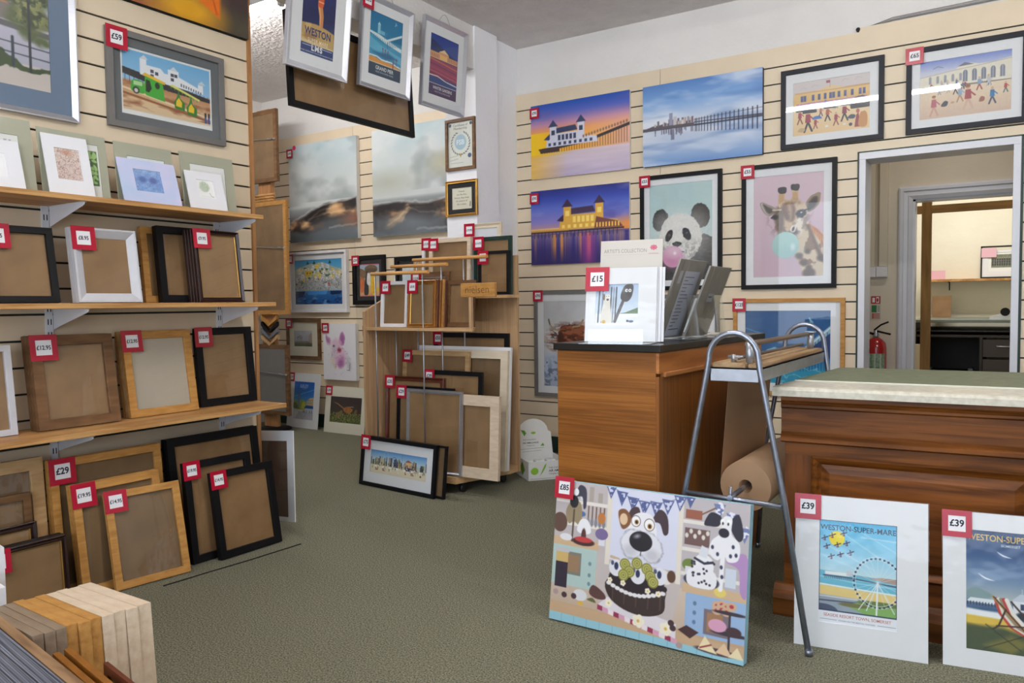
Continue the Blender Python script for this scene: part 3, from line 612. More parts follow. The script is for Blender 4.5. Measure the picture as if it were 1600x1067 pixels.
@art
def ilkley(a):
    w = a.a; p = a.paint(150); p.bg((0, (196, 196, 206)), (.22, (206, 206, 210)), (.36, (150, 170, 100)), (.42, (90, 160, 220)), (.7, (50, 120, 206)), (1, (30, 96, 196)))
    p.poly([(w, .82), (.0, .60), (0, .58), (w, .80)], (110, 170, 226), .01); p.blob([(0, .30), (.02*w, .48), (.12*w, .52), (.2*w, .42), (.34*w, .50), (.5*w, .52), (.62*w, .44), (.62*w, .28), (.2*w, .26)], (150, 170, 70)); p.blob([(0, .3), (.05*w, .44), (.2*w, .38), (.3*w, .28)], (96, 116, 56)); p.blob([(.4*w, .30), (.46*w, .46), (.58*w, .44), (.62*w, .3)], (190, 196, 80))
    p.rect(.22*w, .30, .30*w, .62, (120, 130, 150)); p.poly([(.21*w, .62), (.31*w, .62), (.26*w, .80)], (90, 110, 140)); p.poly([(.64*w, .28), (.66*w, .5), (.8*w, .58), (w, .60), (w, .24)], (206, 186, 150)); 
    for k in range(3):
        for j in range(3): p.rect((.72+.09*k)*w, .36+.065*j+.006*k, (.75+.09*k)*w, .40+.065*j+.006*k, (84, 80, 80))
    p.poly([(.54*w, .30), (.62*w, .38), (w, .37), (w, .30)], (30, 84, 160)); p.poly([(0, .20), (w, .24), (w, 0), (0, 0)], (176, 178, 190)); p.poly([(0, .2), (.3*w, .24), (.1*w, 0), (0, 0)], (206, 204, 200)); p.rect(.6*w, .20, w, .30, (190, 200, 220)); p.grain(6, 20)
    for x in (.5, .56, .66, .8, .9): p.rect(x*w, .18, x*w+.02, .25, (50, 60, 90)); p.ell(x*w+.01, .262, .01, .012, (220, 180, 160))
    for x in (.2, .7): p.line([(x*w, .24), (.5*w, 0)], .006, (120, 124, 140))
    a.text('ILKLEY', .5*w, .84, .13, (196, 216, 240), 'c', .01, sx=.85); a.text('YORKSHIRE', .5*w, .80, .035, (176, 206, 240))
@art
def pheasants(a):
    w = a.a; p = a.paint(130); p.bg((0, (66, 78, 34)), (.2, (84, 90, 40)), (.38, (60, 52, 30)), (.5, (52, 34, 32)), (1, (46, 30, 34))); p.mix((p.Y < .38)*(p.n(26, 3, 3) > .54), (130, 140, 60)); p.mix((p.Y < .34)*(p.n(30, 8, 2) > .64), (36, 46, 22))
    p.fur(.006, 24); B1 = (176, 108, 40); p.blob([(.10*w, .78), (.24*w, .74), (.44*w, .58), (.50*w, .50), (.42*w, .54), (.22*w, .70)], (150, 112, 66)); p.blob([(.42*w, .52), (.50*w, .62), (.62*w, .64), (.72*w, .62), (.70*w, .46), (.60*w, .38), (.48*w, .42)], B1); p.blob([(.66*w, .58), (.68*w, .72), (.72*w, .76), (.76*w, .70), (.74*w, .58)], (30, 40, 46)); p.ell(.735*w, .705, .02, .016, (180, 30, 30)); p.line([(.66*w, .64), (.74*w, .63)], .014, (226, 220, 206)); p.line([(.58*w, .4), (.6*w, .3)], .01, (120, 100, 60))
    p.blob([(.17*w, .16), (.22*w, .34), (.32*w, .44), (.37*w, .50), (.40*w, .42), (.36*w, .28), (.26*w, .18)], (126, 104, 60)); p.blob([(.76*w, .36), (.80*w, .52), (.86*w, .54), (.84*w, .38)], (120, 92, 52)); p.mix(p.em(.56*w, .52, .14, .12)*(p.n(30, 5) > .55)*.5, (90, 40, 20)); p.fur(0)
    for k in range(14): p.ell(rnd(k).uniform(.1, .9)*w, rnd(k+50).uniform(.06, .26), .012, .01, (226, 220, 120))
@art
def weston_lms(a):
    w = a.a; p = a.paint(150); p.bg((0, (32, 52, 110)), (.5, (26, 36, 90)), (1, (34, 50, 120))); p.grain(10, 12)
    p.fur(.008, 14); p.poly([(0, .14), (0, .36), (.2*w, .37), (.45*w, .38), (.52*w, .38), (.75*w, .365), (w, .33), (w, .10)], (196, 160, 96)); p.mix(p.pm([(0, .14), (0, .36), (.52*w, .37), (w, .22), (w, .10)])*(p.n(12, 4) > .55)*.6, (230, 196, 130)); p.mix(p.pm([(.05*w, .20), (.2*w, .26), (.5*w, .24), (.4*w, .16)], .02)*.6, (140, 96, 60)); p.fur(0)
    S = (236, 176, 110); p.line([(.50*w, .62), (.56*w, .50), (.575*w, .38)], .045, S); p.line([(.56*w, .62), (.61*w, .50), (.60*w, .38)], .045, (214, 140, 84)); p.blob([(.46*w, .62), (.48*w, .74), (.52*w, .80), (.62*w, .80), (.64*w, .70), (.62*w, .62), (.54*w, .60)], (226, 90, 40)); p.line([(.48*w, .665), (.63*w, .665)], .012, (240, 220, 190)); p.line([(.62*w, .79), (.74*w, .82), (.68*w, .90)], .03, S); p.line([(.5*w, .78), (.42*w, .86)], .03, S); p.ell(.56*w, .88, .04, .05, (220, 150, 90)); p.ell(.56*w, .91, .045, .03, (200, 60, 40))
    p.rect(0, 0, w, .125, (28, 56, 120)); p.poly([(0, .125), (w, .125), (w, .14), (0, .165)], (220, 196, 150))
    a.text('WESTON', .50*w, .235, .125, (24, 40, 104), 'c', .03, spacing=1.05, sx=.80); a.text('SUPER-MARE', .52*w, .15, .068, (236, 226, 200), 'c', .01, spacing=1.15, sx=.78); a.text('LMS', .5*w, .055, .095, (232, 232, 236), 'c', .04, spacing=1.2); a.text('FREE TRAVEL GUIDE FROM THE ENTERTAINMENTS MANAGER', .5*w, .022, .024, (210, 216, 230)); a.rect(.06*w, .10, .40*w, .108, (190, 200, 220)); a.rect(.6*w, .10, .96*w, .108, (190, 200, 220))
@art
def grand_pier(a):
    w = a.a; p = a.paint(150); p.bg((0, (36, 60, 84)), (.20, (36, 60, 84)), (.205, (60, 150, 196)), (.62, (60, 160, 200)), (.64, (30, 130, 176)), (1, (24, 118, 168)))
    p.poly([(0, .66), (.2*w, .62), (.5*w, .56), (w, .50), (w, .56), (.6*w, .62), (.3*w, .67), (0, .69)], (226, 236, 240)); p.poly([(0, .60), (.4*w, .5), (w, .42), (w, .30), (.5*w, .36), (0, .42)], (96, 180, 214)); p.poly([(.1*w, .36), (.5*w, .3), (.9*w, .36), (.6*w, .42)], (30, 110, 160), .02)
    p.poly([(.12*w, .68), (.50*w, .62), (w, .80), (w, .76), (.52*w, .585), (.12*w, .645)], (226, 236, 240)); 
    for k in range(9): p.line([((.14+k*.05)*w, .645-.008*k), ((.14+k*.05)*w, .58-.006*k)], .008, (30, 90, 130))
    for k in range(9): p.line([((.56+k*.05)*w, .60+.018*k), ((.56+k*.05)*w, .50+.012*k)], .010, (30, 90, 130))
    p.rect(.24*w, .68, .32*w, .82, (150, 206, 226)); p.poly([(.23*w, .82), (.33*w, .82), (.28*w, .87)], (210, 230, 240)); p.rect(.32*w, .68, .46*w, .74, (120, 190, 216)); p.poly([(.45*w, .62), (.56*w, .74), (.48*w, .74)], (60, 140, 180)); p.line([(.76*w, .90), (.80*w, .93), (.78*w, .955), (.82*w, .92)], .012, (190, 220, 230))
    p.fur(.01, 12); p.poly([(0, .20), (0, .285), (.2*w, .29), (.35*w, .26), (.6*w, .27), (w, .23), (w, .19)], (226, 150, 60)); p.line([(0, .30), (.25*w, .31), (.4*w, .275), (.7*w, .285), (w, .245)], .02, (236, 240, 240)); p.fur(0); p.rect(0, 0, w, .20, (36, 60, 84)); p.line([(0, .205), (w, .205)], .012, (236, 226, 200))
    for x, y, q in ((.42, .46, .02), (.5, .45, .02), (.58, .44, .02), (.76, .30, .04), (.86, .36, .025)): p.ell(x*w, y, .012, q, (130, 60, 80)); p.rect(x*w-.012, y-.10, x*w+.008, y-.02, (110, 80, 90), .6)
    p.rect(.74*w, .20, .765*w, .28, (170, 50, 40)); a.text('GRAND PIER', .5*w, .105, .085, (232, 236, 238), 'c', .012, sx=.9); a.text('WESTON-SUPER-MARE', .5*w, .055, .038, (200, 210, 220), spacing=1.15)
@art
def winter_gardens(a):
    w = a.a; p = a.paint(150); p.bg((0, (66, 42, 90)), (.19, (66, 42, 90)), (.195, (30, 80, 150)), (.30, (30, 70, 140)), (.31, (150, 50, 90)), (.62, (150, 54, 100)), (.64, (30, 70, 150)), (1, (24, 60, 150)))
    p.poly([(0, .93), (.3*w, .86), (.6*w, .78), (w, .70), (w, .6), (0, .6)], (22, 40, 100)); p.poly([(0, .72), (.3*w, .72), (.34*w, .75), (.50*w, .78), (.66*w, .74), (.68*w, .70), (w, .70), (w, .61), (0, .61)], (222, 160, 110))
    for k in range(16): p.rect((.02+k*.062)*w, .63, (.04+k*.062)*w, .69, (150, 90, 80))
    p.rect(.34*w, .62, .62*w, .70, (240, 190, 120)); p.poly([(.33*w, .74), (.50*w, .80), (.66*w, .74)], (236, 206, 160))
    for y, c, q in ((.59, (214, 110, 60), .02), (.52, (120, 36, 80), .02), (.46, (176, 60, 90), .03), (.40, (206, 90, 100), .015), (.36, (120, 30, 70), .02)): p.line([(0, y), (.4*w, y-.02), (w, y-.06)], q, c)
    p.line([(0, .32), (.3*w, .33), (.6*w, .28), (w, .26)], .018, (236, 226, 220)); p.poly([(0, .31), (.3*w, .30), (w, .24), (w, .18), (0, .18)], (28, 60, 130)); p.rect(0, 0, w, .19, (66, 42, 90)); p.line([(0, .195), (w, .195)], .01, (230, 226, 220))
    a.text('WINTER GARDENS', .5*w, .105, .072, (230, 226, 236), 'c', .012, sx=.86); a.text('WESTON-SUPER-MARE', .5*w, .055, .038, (200, 190, 214), spacing=1.15)
def pier_building(p, X, Y, s, wall, roof, win):
    """white pavilion with corner towers"""
    P = lambda x, y: (X+x*s, Y+y*s)
    p.poly([P(0, 0), P(.02, .14), P(.10, .16), P(.10, .22), P(.62, .22), P(.62, .14), P(.98, .10), P(1, 0)], wall)
    p.poly([P(.14, .22), P(.18, .31), P(.58, .33), P(.62, .24)], roof); p.poly([P(-.04, .14), P(.08, .23), P(.16, .20), P(.06, .12)], roof)
    for x, y in ((.08, .20), (.62, .22)):
        p.poly([P(x, y-.2), P(x, y+.14), P(x+.13, y+.14), P(x+.13, y-.2)], wall); p.poly([P(x-.03, y+.14), P(x+.065, y+.26), P(x+.16, y+.14)], roof); p.rect(*P(x+.03, y), *P(x+.10, y+.08), win)
    for k in range(5): p.rect(*P(.24+k*.075, .10), *P(.29+k*.075, .19), win)
    for k in range(9): p.rect(*P(.05+k*.1, .02), *P(.10+k*.1, .07), win)
@art
def pier_sunset(a):
    w = a.a; p = a.paint(150); p.bg((0, (190, 176, 206)), (.15, (206, 190, 210)), (.33, (214, 196, 206)), (.34, (240, 170, 60)), (.5, (250, 176, 40)), (.62, (240, 160, 90)), (.72, (196, 140, 170)), (.86, (84, 100, 190)), (1, (30, 80, 176)))
    u = p.X/w; p.mix(np.clip(1-u*2.2, 0, 1)*(p.Y > .3)*(p.Y < .62), (250, 206, 20)); p.mix(np.clip((u-.45)*1.6, 0, .8)*(p.Y > .33)*np.clip((.8-p.Y)*4, 0, 1), (226, 176, 170)); p.mix(np.clip(1-u*2.6, 0, 1)*(p.Y < .33)*.8, (240, 186, 60)); p.mix(np.clip((p.n(7, 2, 4, 2)-.52)*4, 0, 1)*(p.Y > .66)*.5, (110, 96, 160)); p.I += ((p.n(22, 5, 3, 2)-.5)*(p.Y < .33))[..., None]*22
    p.poly([(.10*w, .36), (.3*w, .38), (.6*w, .42), (w, .56), (w, .60), (.6*w, .46), (.3*w, .42), (.08*w, .40)], (56, 44, 50)); p.rect(.10*w, .34, .3*w, .39, (70, 50, 48))
    for k in range(34): x = .12+.88*k/34; yb = .335+.03*max(0, x-.3); yt = .40+max(0, x-.45)*.30; p.line([(x*w, yb), (x*w, yt)], .006, (64, 46, 44))
    pier_building(p, .16*w, .41, .56*w*.62/.62*.95, (214, 214, 232), (50, 62, 100), (56, 66, 96))
    for k in range(16): x = .55+.45*k/16; p.ell(x*w, .50+(x-.55)*.28, .014, .02, (150, 110, 90))
@art
def pier_long(a):
    w = a.a; p = a.paint(150); p.bg((0, (110, 150, 206)), (.2, (170, 190, 220)), (.40, (196, 206, 224)), (.44, (190, 206, 226)), (.52, (206, 214, 228)), (.75, (130, 170, 220)), (1, (84, 130, 196)))
    n1 = vnoise(p.X+p.Y*.8, p.Y, 5, 3, 4, 1.4); p.mix(np.clip((n1-.48)*4, 0, 1)*.75, (226, 232, 242)); p.mix(np.clip((vnoise(p.X-p.Y*.6, p.Y, 7, 8, 3, 1.2)-.58)*5, 0, 1)*.5, (70, 110, 176))
    p.rect(0, .435, w, .455, (60, 66, 84)); p.fur(.008, 20); p.poly([(0, .47), (.1*w, .49), (.3*w, .52), (.45*w, .50), (.45*w, .44), (0, .44)], (90, 84, 92)); p.fur(0)
    r_ = rnd(3)
    for k in range(34): x = r_.uniform(.1, .44); h_ = r_.uniform(.02, .07); p.rect(x*w, .48, x*w+.025, .49+h_, r_.choice([(190, 176, 170), (150, 140, 150), (216, 206, 204), (110, 100, 116)]))
    p.rect(.235*w, .48, .265*w, .63, (150, 150, 176)); p.rect(.27*w, .48, .30*w, .58, (196, 190, 196))
    for k in range(26): x = r_.uniform(.1, .44); h_ = r_.uniform(.02, .09); p.rect(x*w, .43-h_, x*w+.016, .435, (100, 96, 116), .7)
    p.rect(.25*w, .30, .28*w, .43, (90, 90, 116), .7); p.poly([(.45*w, .475), (w, .455), (w, .475), (.45*w, .485)], (70, 66, 84)); p.line([(.45*w, .51), (w, .545)], .006, (90, 90, 110))
    for k in range(18): x = .46+.54*(k/18)**1.3; h_ = .02+.09*(x-.45); p.line([(x*w, .40-h_*1.4), (x*w, .50+h_)], .008+.01*(x-.45), (44, 44, 64))
@art
def pier_night(a):
    w = a.a; p = a.paint(150); p.bg((0, (40, 34, 100)), (.2, (60, 50, 120)), (.36, (110, 96, 150)), (.40, (90, 80, 130)), (.46, (200, 150, 150)), (.56, (140, 130, 200)), (.75, (90, 110, 200)), (.88, (50, 70, 170)), (1, (30, 40, 120)))
    u = p.X/w; p.mix(np.clip((u-.7)*3, 0, 1)*(p.Y > .42)*np.clip((.62-p.Y)*8, 0, 1), (240, 150, 60)); p.mix(np.clip((p.n(6, 2, 4, 2)-.5)*4, 0, 1)*(p.Y > .56)*.5, (60, 60, 150)); p.mix(np.clip((p.n(5, 9, 4, 2)-.6)*4, 0, 1)*(p.Y > .56)*.5, (206, 190, 226))
    st = vnoise(p.X, p.Y*.05, 2, 4, 3, 22); p.mix((p.Y < .40)*np.clip((st-.5)*5, 0, 1)*.8*np.clip(p.Y*4, 0, 1), (240, 160, 60)); p.mix((p.Y < .40)*np.clip((.42-st)*5, 0, 1)*.7, (40, 30, 110)); p.mix((p.Y < .40)*p.em(.60*w, .2, .09, .3, .06)*.6, (190, 60, 150))
    p.rect(0, .425, .95*w, .445, (50, 34, 40)); p.rect(0, .44, .4*w, .475, (220, 160, 60), .8)
    for k in range(24): x = k/26; p.line([(x*w, .36), (x*w, .43)], .008, (40, 26, 40)); p.ell(x*w*.4, .475, .006, .01, (255, 226, 130))
    pier_building(p, .30*w, .455, .60*w, (230, 176, 70), (66, 44, 76), (255, 226, 120)); p.poly([(.66*w, .45), (.68*w, .60), (.9*w, .52), (.94*w, .45)], (120, 66, 60)); 
    for k in range(8): p.rect((.68+.03*k)*w, .46, (.695+.03*k)*w, .52, (255, 206, 90))
@art
def panda(a):
    w = a.a; p = a.paint(220); p.bg((0, (186, 214, 218)), (1, (184, 210, 214))); K = (34, 34, 38)
    p.fur(.010, 50, 3); p.blob([(0, 0), (0, .22), (.08*w, .27), (.3*w, .22), (.6*w, .2), (.6*w, 0)], K); p.blob([(.56*w, .18), (.70*w, .30), (.84*w, .46), (.97*w, .44), (1.05*w, .38), (1.05*w, .0), (.5*w, 0)], (46, 46, 50)); p.mix(p.em(.85*w, .25, .25, .2)*(p.n(40, 4, 3, 14) > .55)*.25, (96, 96, 100))
    p.ell(.17*w, .635, .085, .115, K, rot=-14); p.ell(.815*w, .655, .10, .125, K, rot=12); p.ell(.18*w, .63, .05, .08, (70, 66, 66), .03, -14, .5); p.ell(.81*w, .65, .06, .09, (64, 60, 60), .03, 12, .5)
    p.blob([(.16*w, .45), (.22*w, .60), (.36*w, .67), (.52*w, .69), (.68*w, .65), (.80*w, .55), (.84*w, .42), (.78*w, .30), (.66*w, .22), (.50*w, .17), (.34*w, .19), (.20*w, .29)], (226, 224, 222))
    p.mix(p.em(.5*w, .45, .30, .26, .12)*.6, (240, 238, 236)); n_ = p.n(45, 6, 3); p.mix(p.em(.24*w, .30, .07, .10, .05)*np.clip((n_-.4)*4, 0, 1)*.5, (110, 104, 100)); p.mix(p.em(.68*w, .30, .12, .10, .06)*np.clip((n_-.42)*4, 0, 1)*.45, (112, 108, 104)); p.mix((np.abs(p.n(50, 12, 2)-.5) < .03)*p.em(.5*w, .45, .33, .28, .05)*.3, (170, 166, 162))
    p.fur(.005, 50, 8); p.ell(.315*w, .465, .035, .065, K, rot=-24); p.ell(.60*w, .475, .040, .068, K, rot=26); p.ell(.32*w, .475, .012, .014, (90, 86, 84)); p.ell(.60*w, .485, .012, .014, (90, 86, 84)); p.blob([(.37*w, .385), (.44*w, .40), (.52*w, .385), (.50*w, .36), (.44*w, .345), (.39*w, .36)], (50, 46, 48)); p.line([(.44*w, .35), (.50*w, .30), (.56*w, .29)], .010, (80, 74, 74)); p.fur(0)
    p.ell(.375*w, .245, .112, .112, (222, 168, 198)); p.mix(p.em(.375*w, .20, .10, .07, .06)*.6, (206, 130, 176)); p.mix(p.em(.40*w, .30, .06, .04, .05)*.7, (244, 224, 236)); p.ell(.41*w, .28, .014, .014, (255, 250, 252), .01)
@art
def giraffe(a):
    w = a.a; p = a.paint(230); p.bg((0, (206, 178, 196)), (1, (214, 190, 204))); C1 = (214, 196, 172)
    p.fur(.004, 60, 2)
    p.blob([(.60*w, .40), (.74*w, .52), (.82*w, .50), (.92*w, .44), (1.02*w, .36), (1.02*w, .0), (.92*w, .01), (.75*w, .015), (.70*w, .06), (.60*w, .24)], C1)   # neck
    p.poly([(.80*w, .50), (.90*w, .46), (1.01*w, .38), (1.01*w, .27), (.93*w, .36), (.84*w, .43)], (186, 110, 60), .01)
    for k in range(9): p.line([(.83*w+.02*k, .48-.020*k), (.845*w+.02*k, .415-.02*k)], .006, (236, 196, 150), .8)
    p.poly([(.75*w, .50), (.80*w, .50), (1.0*w, .18), (1.0*w, .13), (.92*w, .20)], (110, 84, 70), .01, .9)
    n_ = p.n(13, 6, 3); nm = p.pm([(.60*w, .35), (.74*w, .50), (.98*w, .3), (.98*w, .02), (.75*w, .02), (.62*w, .22)], .02); p.mix(nm*np.clip((n_-.52)*16, 0, 1)*.8, (126, 92, 66)); 
    for x, y, q in ((.73, .13, .038), (.80, .085, .028), (.80, .03, .06), (.66, .20, .035), (.78, .24, .03), (.97, .17, .04)): p.ell(x*w, y, q, q*.8, (92, 70, 58), .012)
    # ears
    p.blob([(.09*w, .73), (.13*w, .745), (.24*w, .71), (.33*w, .67), (.28*w, .62), (.20*w, .61), (.13*w, .66)], (150, 138, 130)); p.blob([(.105*w, .73), (.14*w, .738), (.24*w, .70), (.31*w, .665), (.27*w, .63), (.20*w, .62), (.14*w, .67)], (206, 198, 192)); p.blob([(.13*w, .73), (.22*w, .70), (.30*w, .66), (.24*w, .625), (.18*w, .65)], (90, 80, 78), .012)
    p.blob([(.73*w, .67), (.80*w, .76), (.90*w, .80), (.955*w, .79), (.94*w, .70), (.86*w, .64), (.77*w, .62)], (150, 130, 110)); p.blob([(.76*w, .67), (.84*w, .75), (.91*w, .76), (.90*w, .69), (.80*w, .635)], (62, 54, 54), .012)
    # horns
    for (x0, x1, y1) in ((.40, .415, .845), (.60, .60, .865)):
        p.line([(x0*w, .70), (x1*w, y1)], .062, (206, 180, 146)); p.line([(x0*w, .74), (x0*w, .80)], .05, (196, 160, 120)); p.blob([(x1*w-.032, y1-.02), (x1*w-.038, y1+.030), (x1*w, y1+.036), (x1*w+.04, y1+.026), (x1*w+.03, y1-.025)], (58, 54, 64))
    # head
    p.blob([(.32*w, .66), (.40*w, .735), (.52*w, .755), (.64*w, .74), (.74*w, .70), (.775*w, .62), (.74*w, .52), (.70*w, .42), (.66*w, .36), (.54*w, .36), (.42*w, .37), (.35*w, .44), (.31*w, .56)], (206, 180, 150))
    p.blob([(.30*w, .62), (.38*w, .68), (.44*w, .64), (.44*w, .50), (.40*w, .38), (.34*w, .46)], (104, 86, 78), .015, .9); p.blob([(.40*w, .69), (.52*w, .73), (.60*w, .68), (.60*w, .58), (.56*w, .54), (.47*w, .56)], (112, 74, 50), .015, .9); p.blob([(.50*w, .70), (.54*w, .70), (.55*w, .60), (.52*w, .56)], (206, 170, 140), .02, .8)
    p.blob([(.62*w, .56), (.73*w, .58), (.71*w, .44), (.64*w, .38), (.58*w, .46)], (234, 224, 212), .015, .95); hm = p.em(.52*w, .56, .20, .18, .04); p.mix(hm*np.clip((p.n(20, 9, 3)-.55)*8, 0, 1)*.45, (92, 72, 62))
    p.ell(.685*w, .612, .05, .036, (24, 20, 26), .006, 10); p.ell(.69*w, .622, .01, .007, (200, 200, 206)); p.line([(.70*w, .635), (.80*w, .65)], .014, (28, 24, 28)); p.line([(.64*w, .60), (.70*w, .575)], .014, (40, 34, 38)); p.ell(.315*w, .59, .032, .024, (36, 30, 34), .008); p.line([(.32*w, .60), (.255*w, .585)], .012, (30, 26, 30)); p.line([(.28*w, .66), (.40*w, .66)], .014, (226, 210, 190), .8)
    p.blob([(.44*w, .47), (.50*w, .44), (.60*w, .48), (.64*w, .42), (.56*w, .40), (.48*w, .40)], (90, 76, 76), .012); p.ell(.575*w, .465, .026, .036, (240, 232, 226), .006, -20); p.ell(.575*w, .465, .011, .022, (40, 34, 38), .005, -20); p.fur(0)
    p.ell(.465*w, .312, .128, .128, (168, 208, 208)); p.mix(p.em(.43*w, .34, .08, .08, .08)*.4, (190, 222, 220)); p.mix(p.em(.52*w, .24, .08, .05, .06)*.4, (140, 190, 196)); p.ell(.57*w, .29, .02, .03, (214, 232, 236), .015)
def person(p, x, y, h_, top, legs, skin=(206, 160, 130), lean=.0, hat=None):
    q = h_
    p.line([(x, y+.45*q), (x-.16*q+lean*.3*q, y)], .09*q, legs); p.line([(x, y+.45*q), (x+.18*q+lean*.3*q, y+.02*q)], .09*q, legs); p.poly([(x-.13*q, y+.42*q), (x-.10*q, y+.82*q), (x+.10*q, y+.82*q), (x+.13*q, y+.42*q)], top); p.line([(x+.06*q, y+.75*q), (x+.26*q, y+.55*q)], .06*q, top); p.ell(x, y+.92*q, .075*q, .085*q, skin)
    if hat: p.ell(x, y+.97*q, .09*q, .06*q, hat)
@art
def umbrellas(a):
    w = a.a; p = a.paint(170); p.bg((0, (226, 190, 140)), (.4, (232, 206, 164)), (.55, (226, 206, 180)), (.56, (214, 170, 110)), (.75, (222, 186, 130)), (.8, (206, 196, 200)), (1, (206, 196, 196))); r_ = rnd(2)
    p.rect(.03*w, .54, .98*w, .79, (222, 184, 116)); p.rect(.02*w, .78, w, .81, (196, 150, 96)); p.poly([(.3*w, .80), (.5*w, .88), (.7*w, .80)], (222, 190, 140)); p.rect(.04*w, .54, .97*w, .60, (176, 120, 150))
    for x in (.10, .14, .25, .33, .41, .48, .52, .59, .67, .76, .86, .91): p.rect(x*w, .63, (x+.035)*w, .74, (66, 74, 130))
    p.line([(.49*w, .84), (.49*w, .97)], .005, (90, 80, 80)); p.rect(.44*w, .92, .49*w, .97, (150, 60, 80))
    for x, y in ((.13, .88), (.28, .90), (.68, .93), (.85, .93)): p.line([(x*w-.05, y-.02), (x*w, y+.02), (x*w+.07, y-.01)], .008, (176, 170, 176))
    for k in range(16): person(p, r_.uniform(.05, .95)*w, .42+r_.uniform(0, .08), .14, r_.choice([(150, 90, 130), (84, 90, 160), (170, 140, 120), (60, 60, 90)]), (60, 60, 84))
    p.rect(.82*w, .50, .94*w, .58, (70, 110, 190)); R1 = (150, 50, 66); BK = (40, 40, 50)
    for x, y, h_, c, u_, uc in ((.09, .22, .26, R1, .10, BK), (.20, .06, .40, R1, .13, BK), (.30, .10, .20, R1, .085, (64, 110, 196)), (.46, .22, .26, (176, 84, 70), .10, BK), (.37, .32, .18, (176, 96, 96), .0, BK), (.57, .12, .24, R1, 0, BK), (.68, .18, .32, (130, 40, 56), .10, BK)):
        person(p, x*w, y, h_, c, (44, 42, 56) if c != R1 or h_ > .3 else (130, 60, 60))
        if u_: p.mix(p.em(x*w+.03, y+h_*.92, u_, u_*.62)*(p.Y > y+h_*.86), uc)
    p.poly([(.81*w, .04), (.83*w, .26), (.86*w, .30), (.89*w, .04)], (140, 50, 60)); p.blob([(.86*w, .06), (.88*w, .28), (.93*w, .32), (.97*w, .24), (.96*w, .04)], (196, 134, 76)); p.ell(.91*w, .36, .04, .05, (232, 206, 170)); p.ell(.85*w, .33, .03, .04, (180, 90, 80)); p.mix(p.em(.88*w, .44, .17, .16)*(p.Y > .38), BK)
    p.blob([(.72*w, .22), (.76*w, .28), (.82*w, .26), (.80*w, .2)], (60, 70, 90)); p.blob([(.06*w, .08), (.10*w, .14), (.16*w, .12), (.14*w, .06)], (190, 160, 120)); p.ell(.45*w, .12, .03, .02, (236, 232, 226)); p.ell(.68*w, .12, .03, .018, (230, 226, 220)); p.ell(.76*w, .1, .03, .03, (50, 56, 80))
    p.I = p.I*.9+24
@art
def pavilion(a):
    w = a.a; p = a.paint(170); p.bg((0, (206, 176, 156)), (.3, (222, 198, 172)), (.50, (226, 206, 180)), (.51, (120, 110, 104)), (.56, (130, 120, 112)), (.57, (222, 216, 200)), (.8, (196, 200, 222)), (1, (110, 130, 206))); r_ = rnd(4)
    p.poly([(0, .56), (0, .72), (.1*w, .74), (.4*w, .80), (.44*w, .86), (.56*w, .88), (.66*w, .84), (.8*w, .84), (w, .88), (w, .52), (.3*w, .54)], (226, 220, 204)); p.poly([(.42*w, .84), (.50*w, .90), (.60*w, .85)], (96, 100, 120)); p.line([(0, .73), (.4*w, .79), (.7*w, .82), (w, .86)], .012, (180, 172, 160))
    for k in range(5): x = .10+.085*k; p.rect(x*w, .60, x*w+.04, .70, (150, 150, 160)); p.ell(x*w+.02, .70, .02, .03, (150, 150, 160))
    for k in range(5): x = .48+.10*k; p.rect(x*w, .57, x*w+.07, .72, (110, 116, 140)); p.ell(x*w+.035, .72, .035, .05, (110, 116, 140)); p.line([(x*w+.035, .57), (x*w+.035, .76)], .006, (226, 220, 204))
    p.line([(.15*w, .86), (.2*w, .89), (.26*w, .86)], .008, (80, 84, 110)); p.text if 0 else None
    for k in range(10): person(p, r_.uniform(.05, .95)*w, .44+r_.uniform(0, .08), .13, r_.choice([(90, 110, 150), (60, 60, 80), (190, 180, 170), (150, 70, 70)]), (60, 60, 80))
    for x, y, h_, c, l in ((.16, .05, .34, (176, 90, 100), (200, 150, 130)), (.45, .24, .26, (130, 160, 190), (176, 130, 100)), (.54, .10, .40, (150, 50, 60), (206, 170, 150)), (.80, .14, .28, (44, 110, 170), (50, 60, 90)), (.66, .40, .22, (120, 150, 190), (150, 60, 60)), (.76, .44, .2, (190, 190, 196), (190, 190, 200)), (.94, .30, .18, (176, 60, 50), (60, 90, 100)), (.40, .38, .18, (60, 60, 84), (50, 50, 66)), (.32, .42, .12, (190, 190, 200), (150, 150, 160)), (.22, .40, .12, (110, 140, 180), (120, 120, 150))): person(p, x*w, y, h_, c, l, hat=(150, 90, 60) if h_ > .3 else None)
    p.blob([(.24*w, .20), (.28*w, .28), (.32*w, .26), (.30*w, .19)], (50, 50, 60)); p.ell(.37*w, .24, .03, .02, (190, 150, 120)); p.blob([(.66*w, .2), (.68*w, .28), (.72*w, .26), (.71*w, .2)], (150, 90, 70)); p.grain(5, 30); p.I = p.I*.92+18
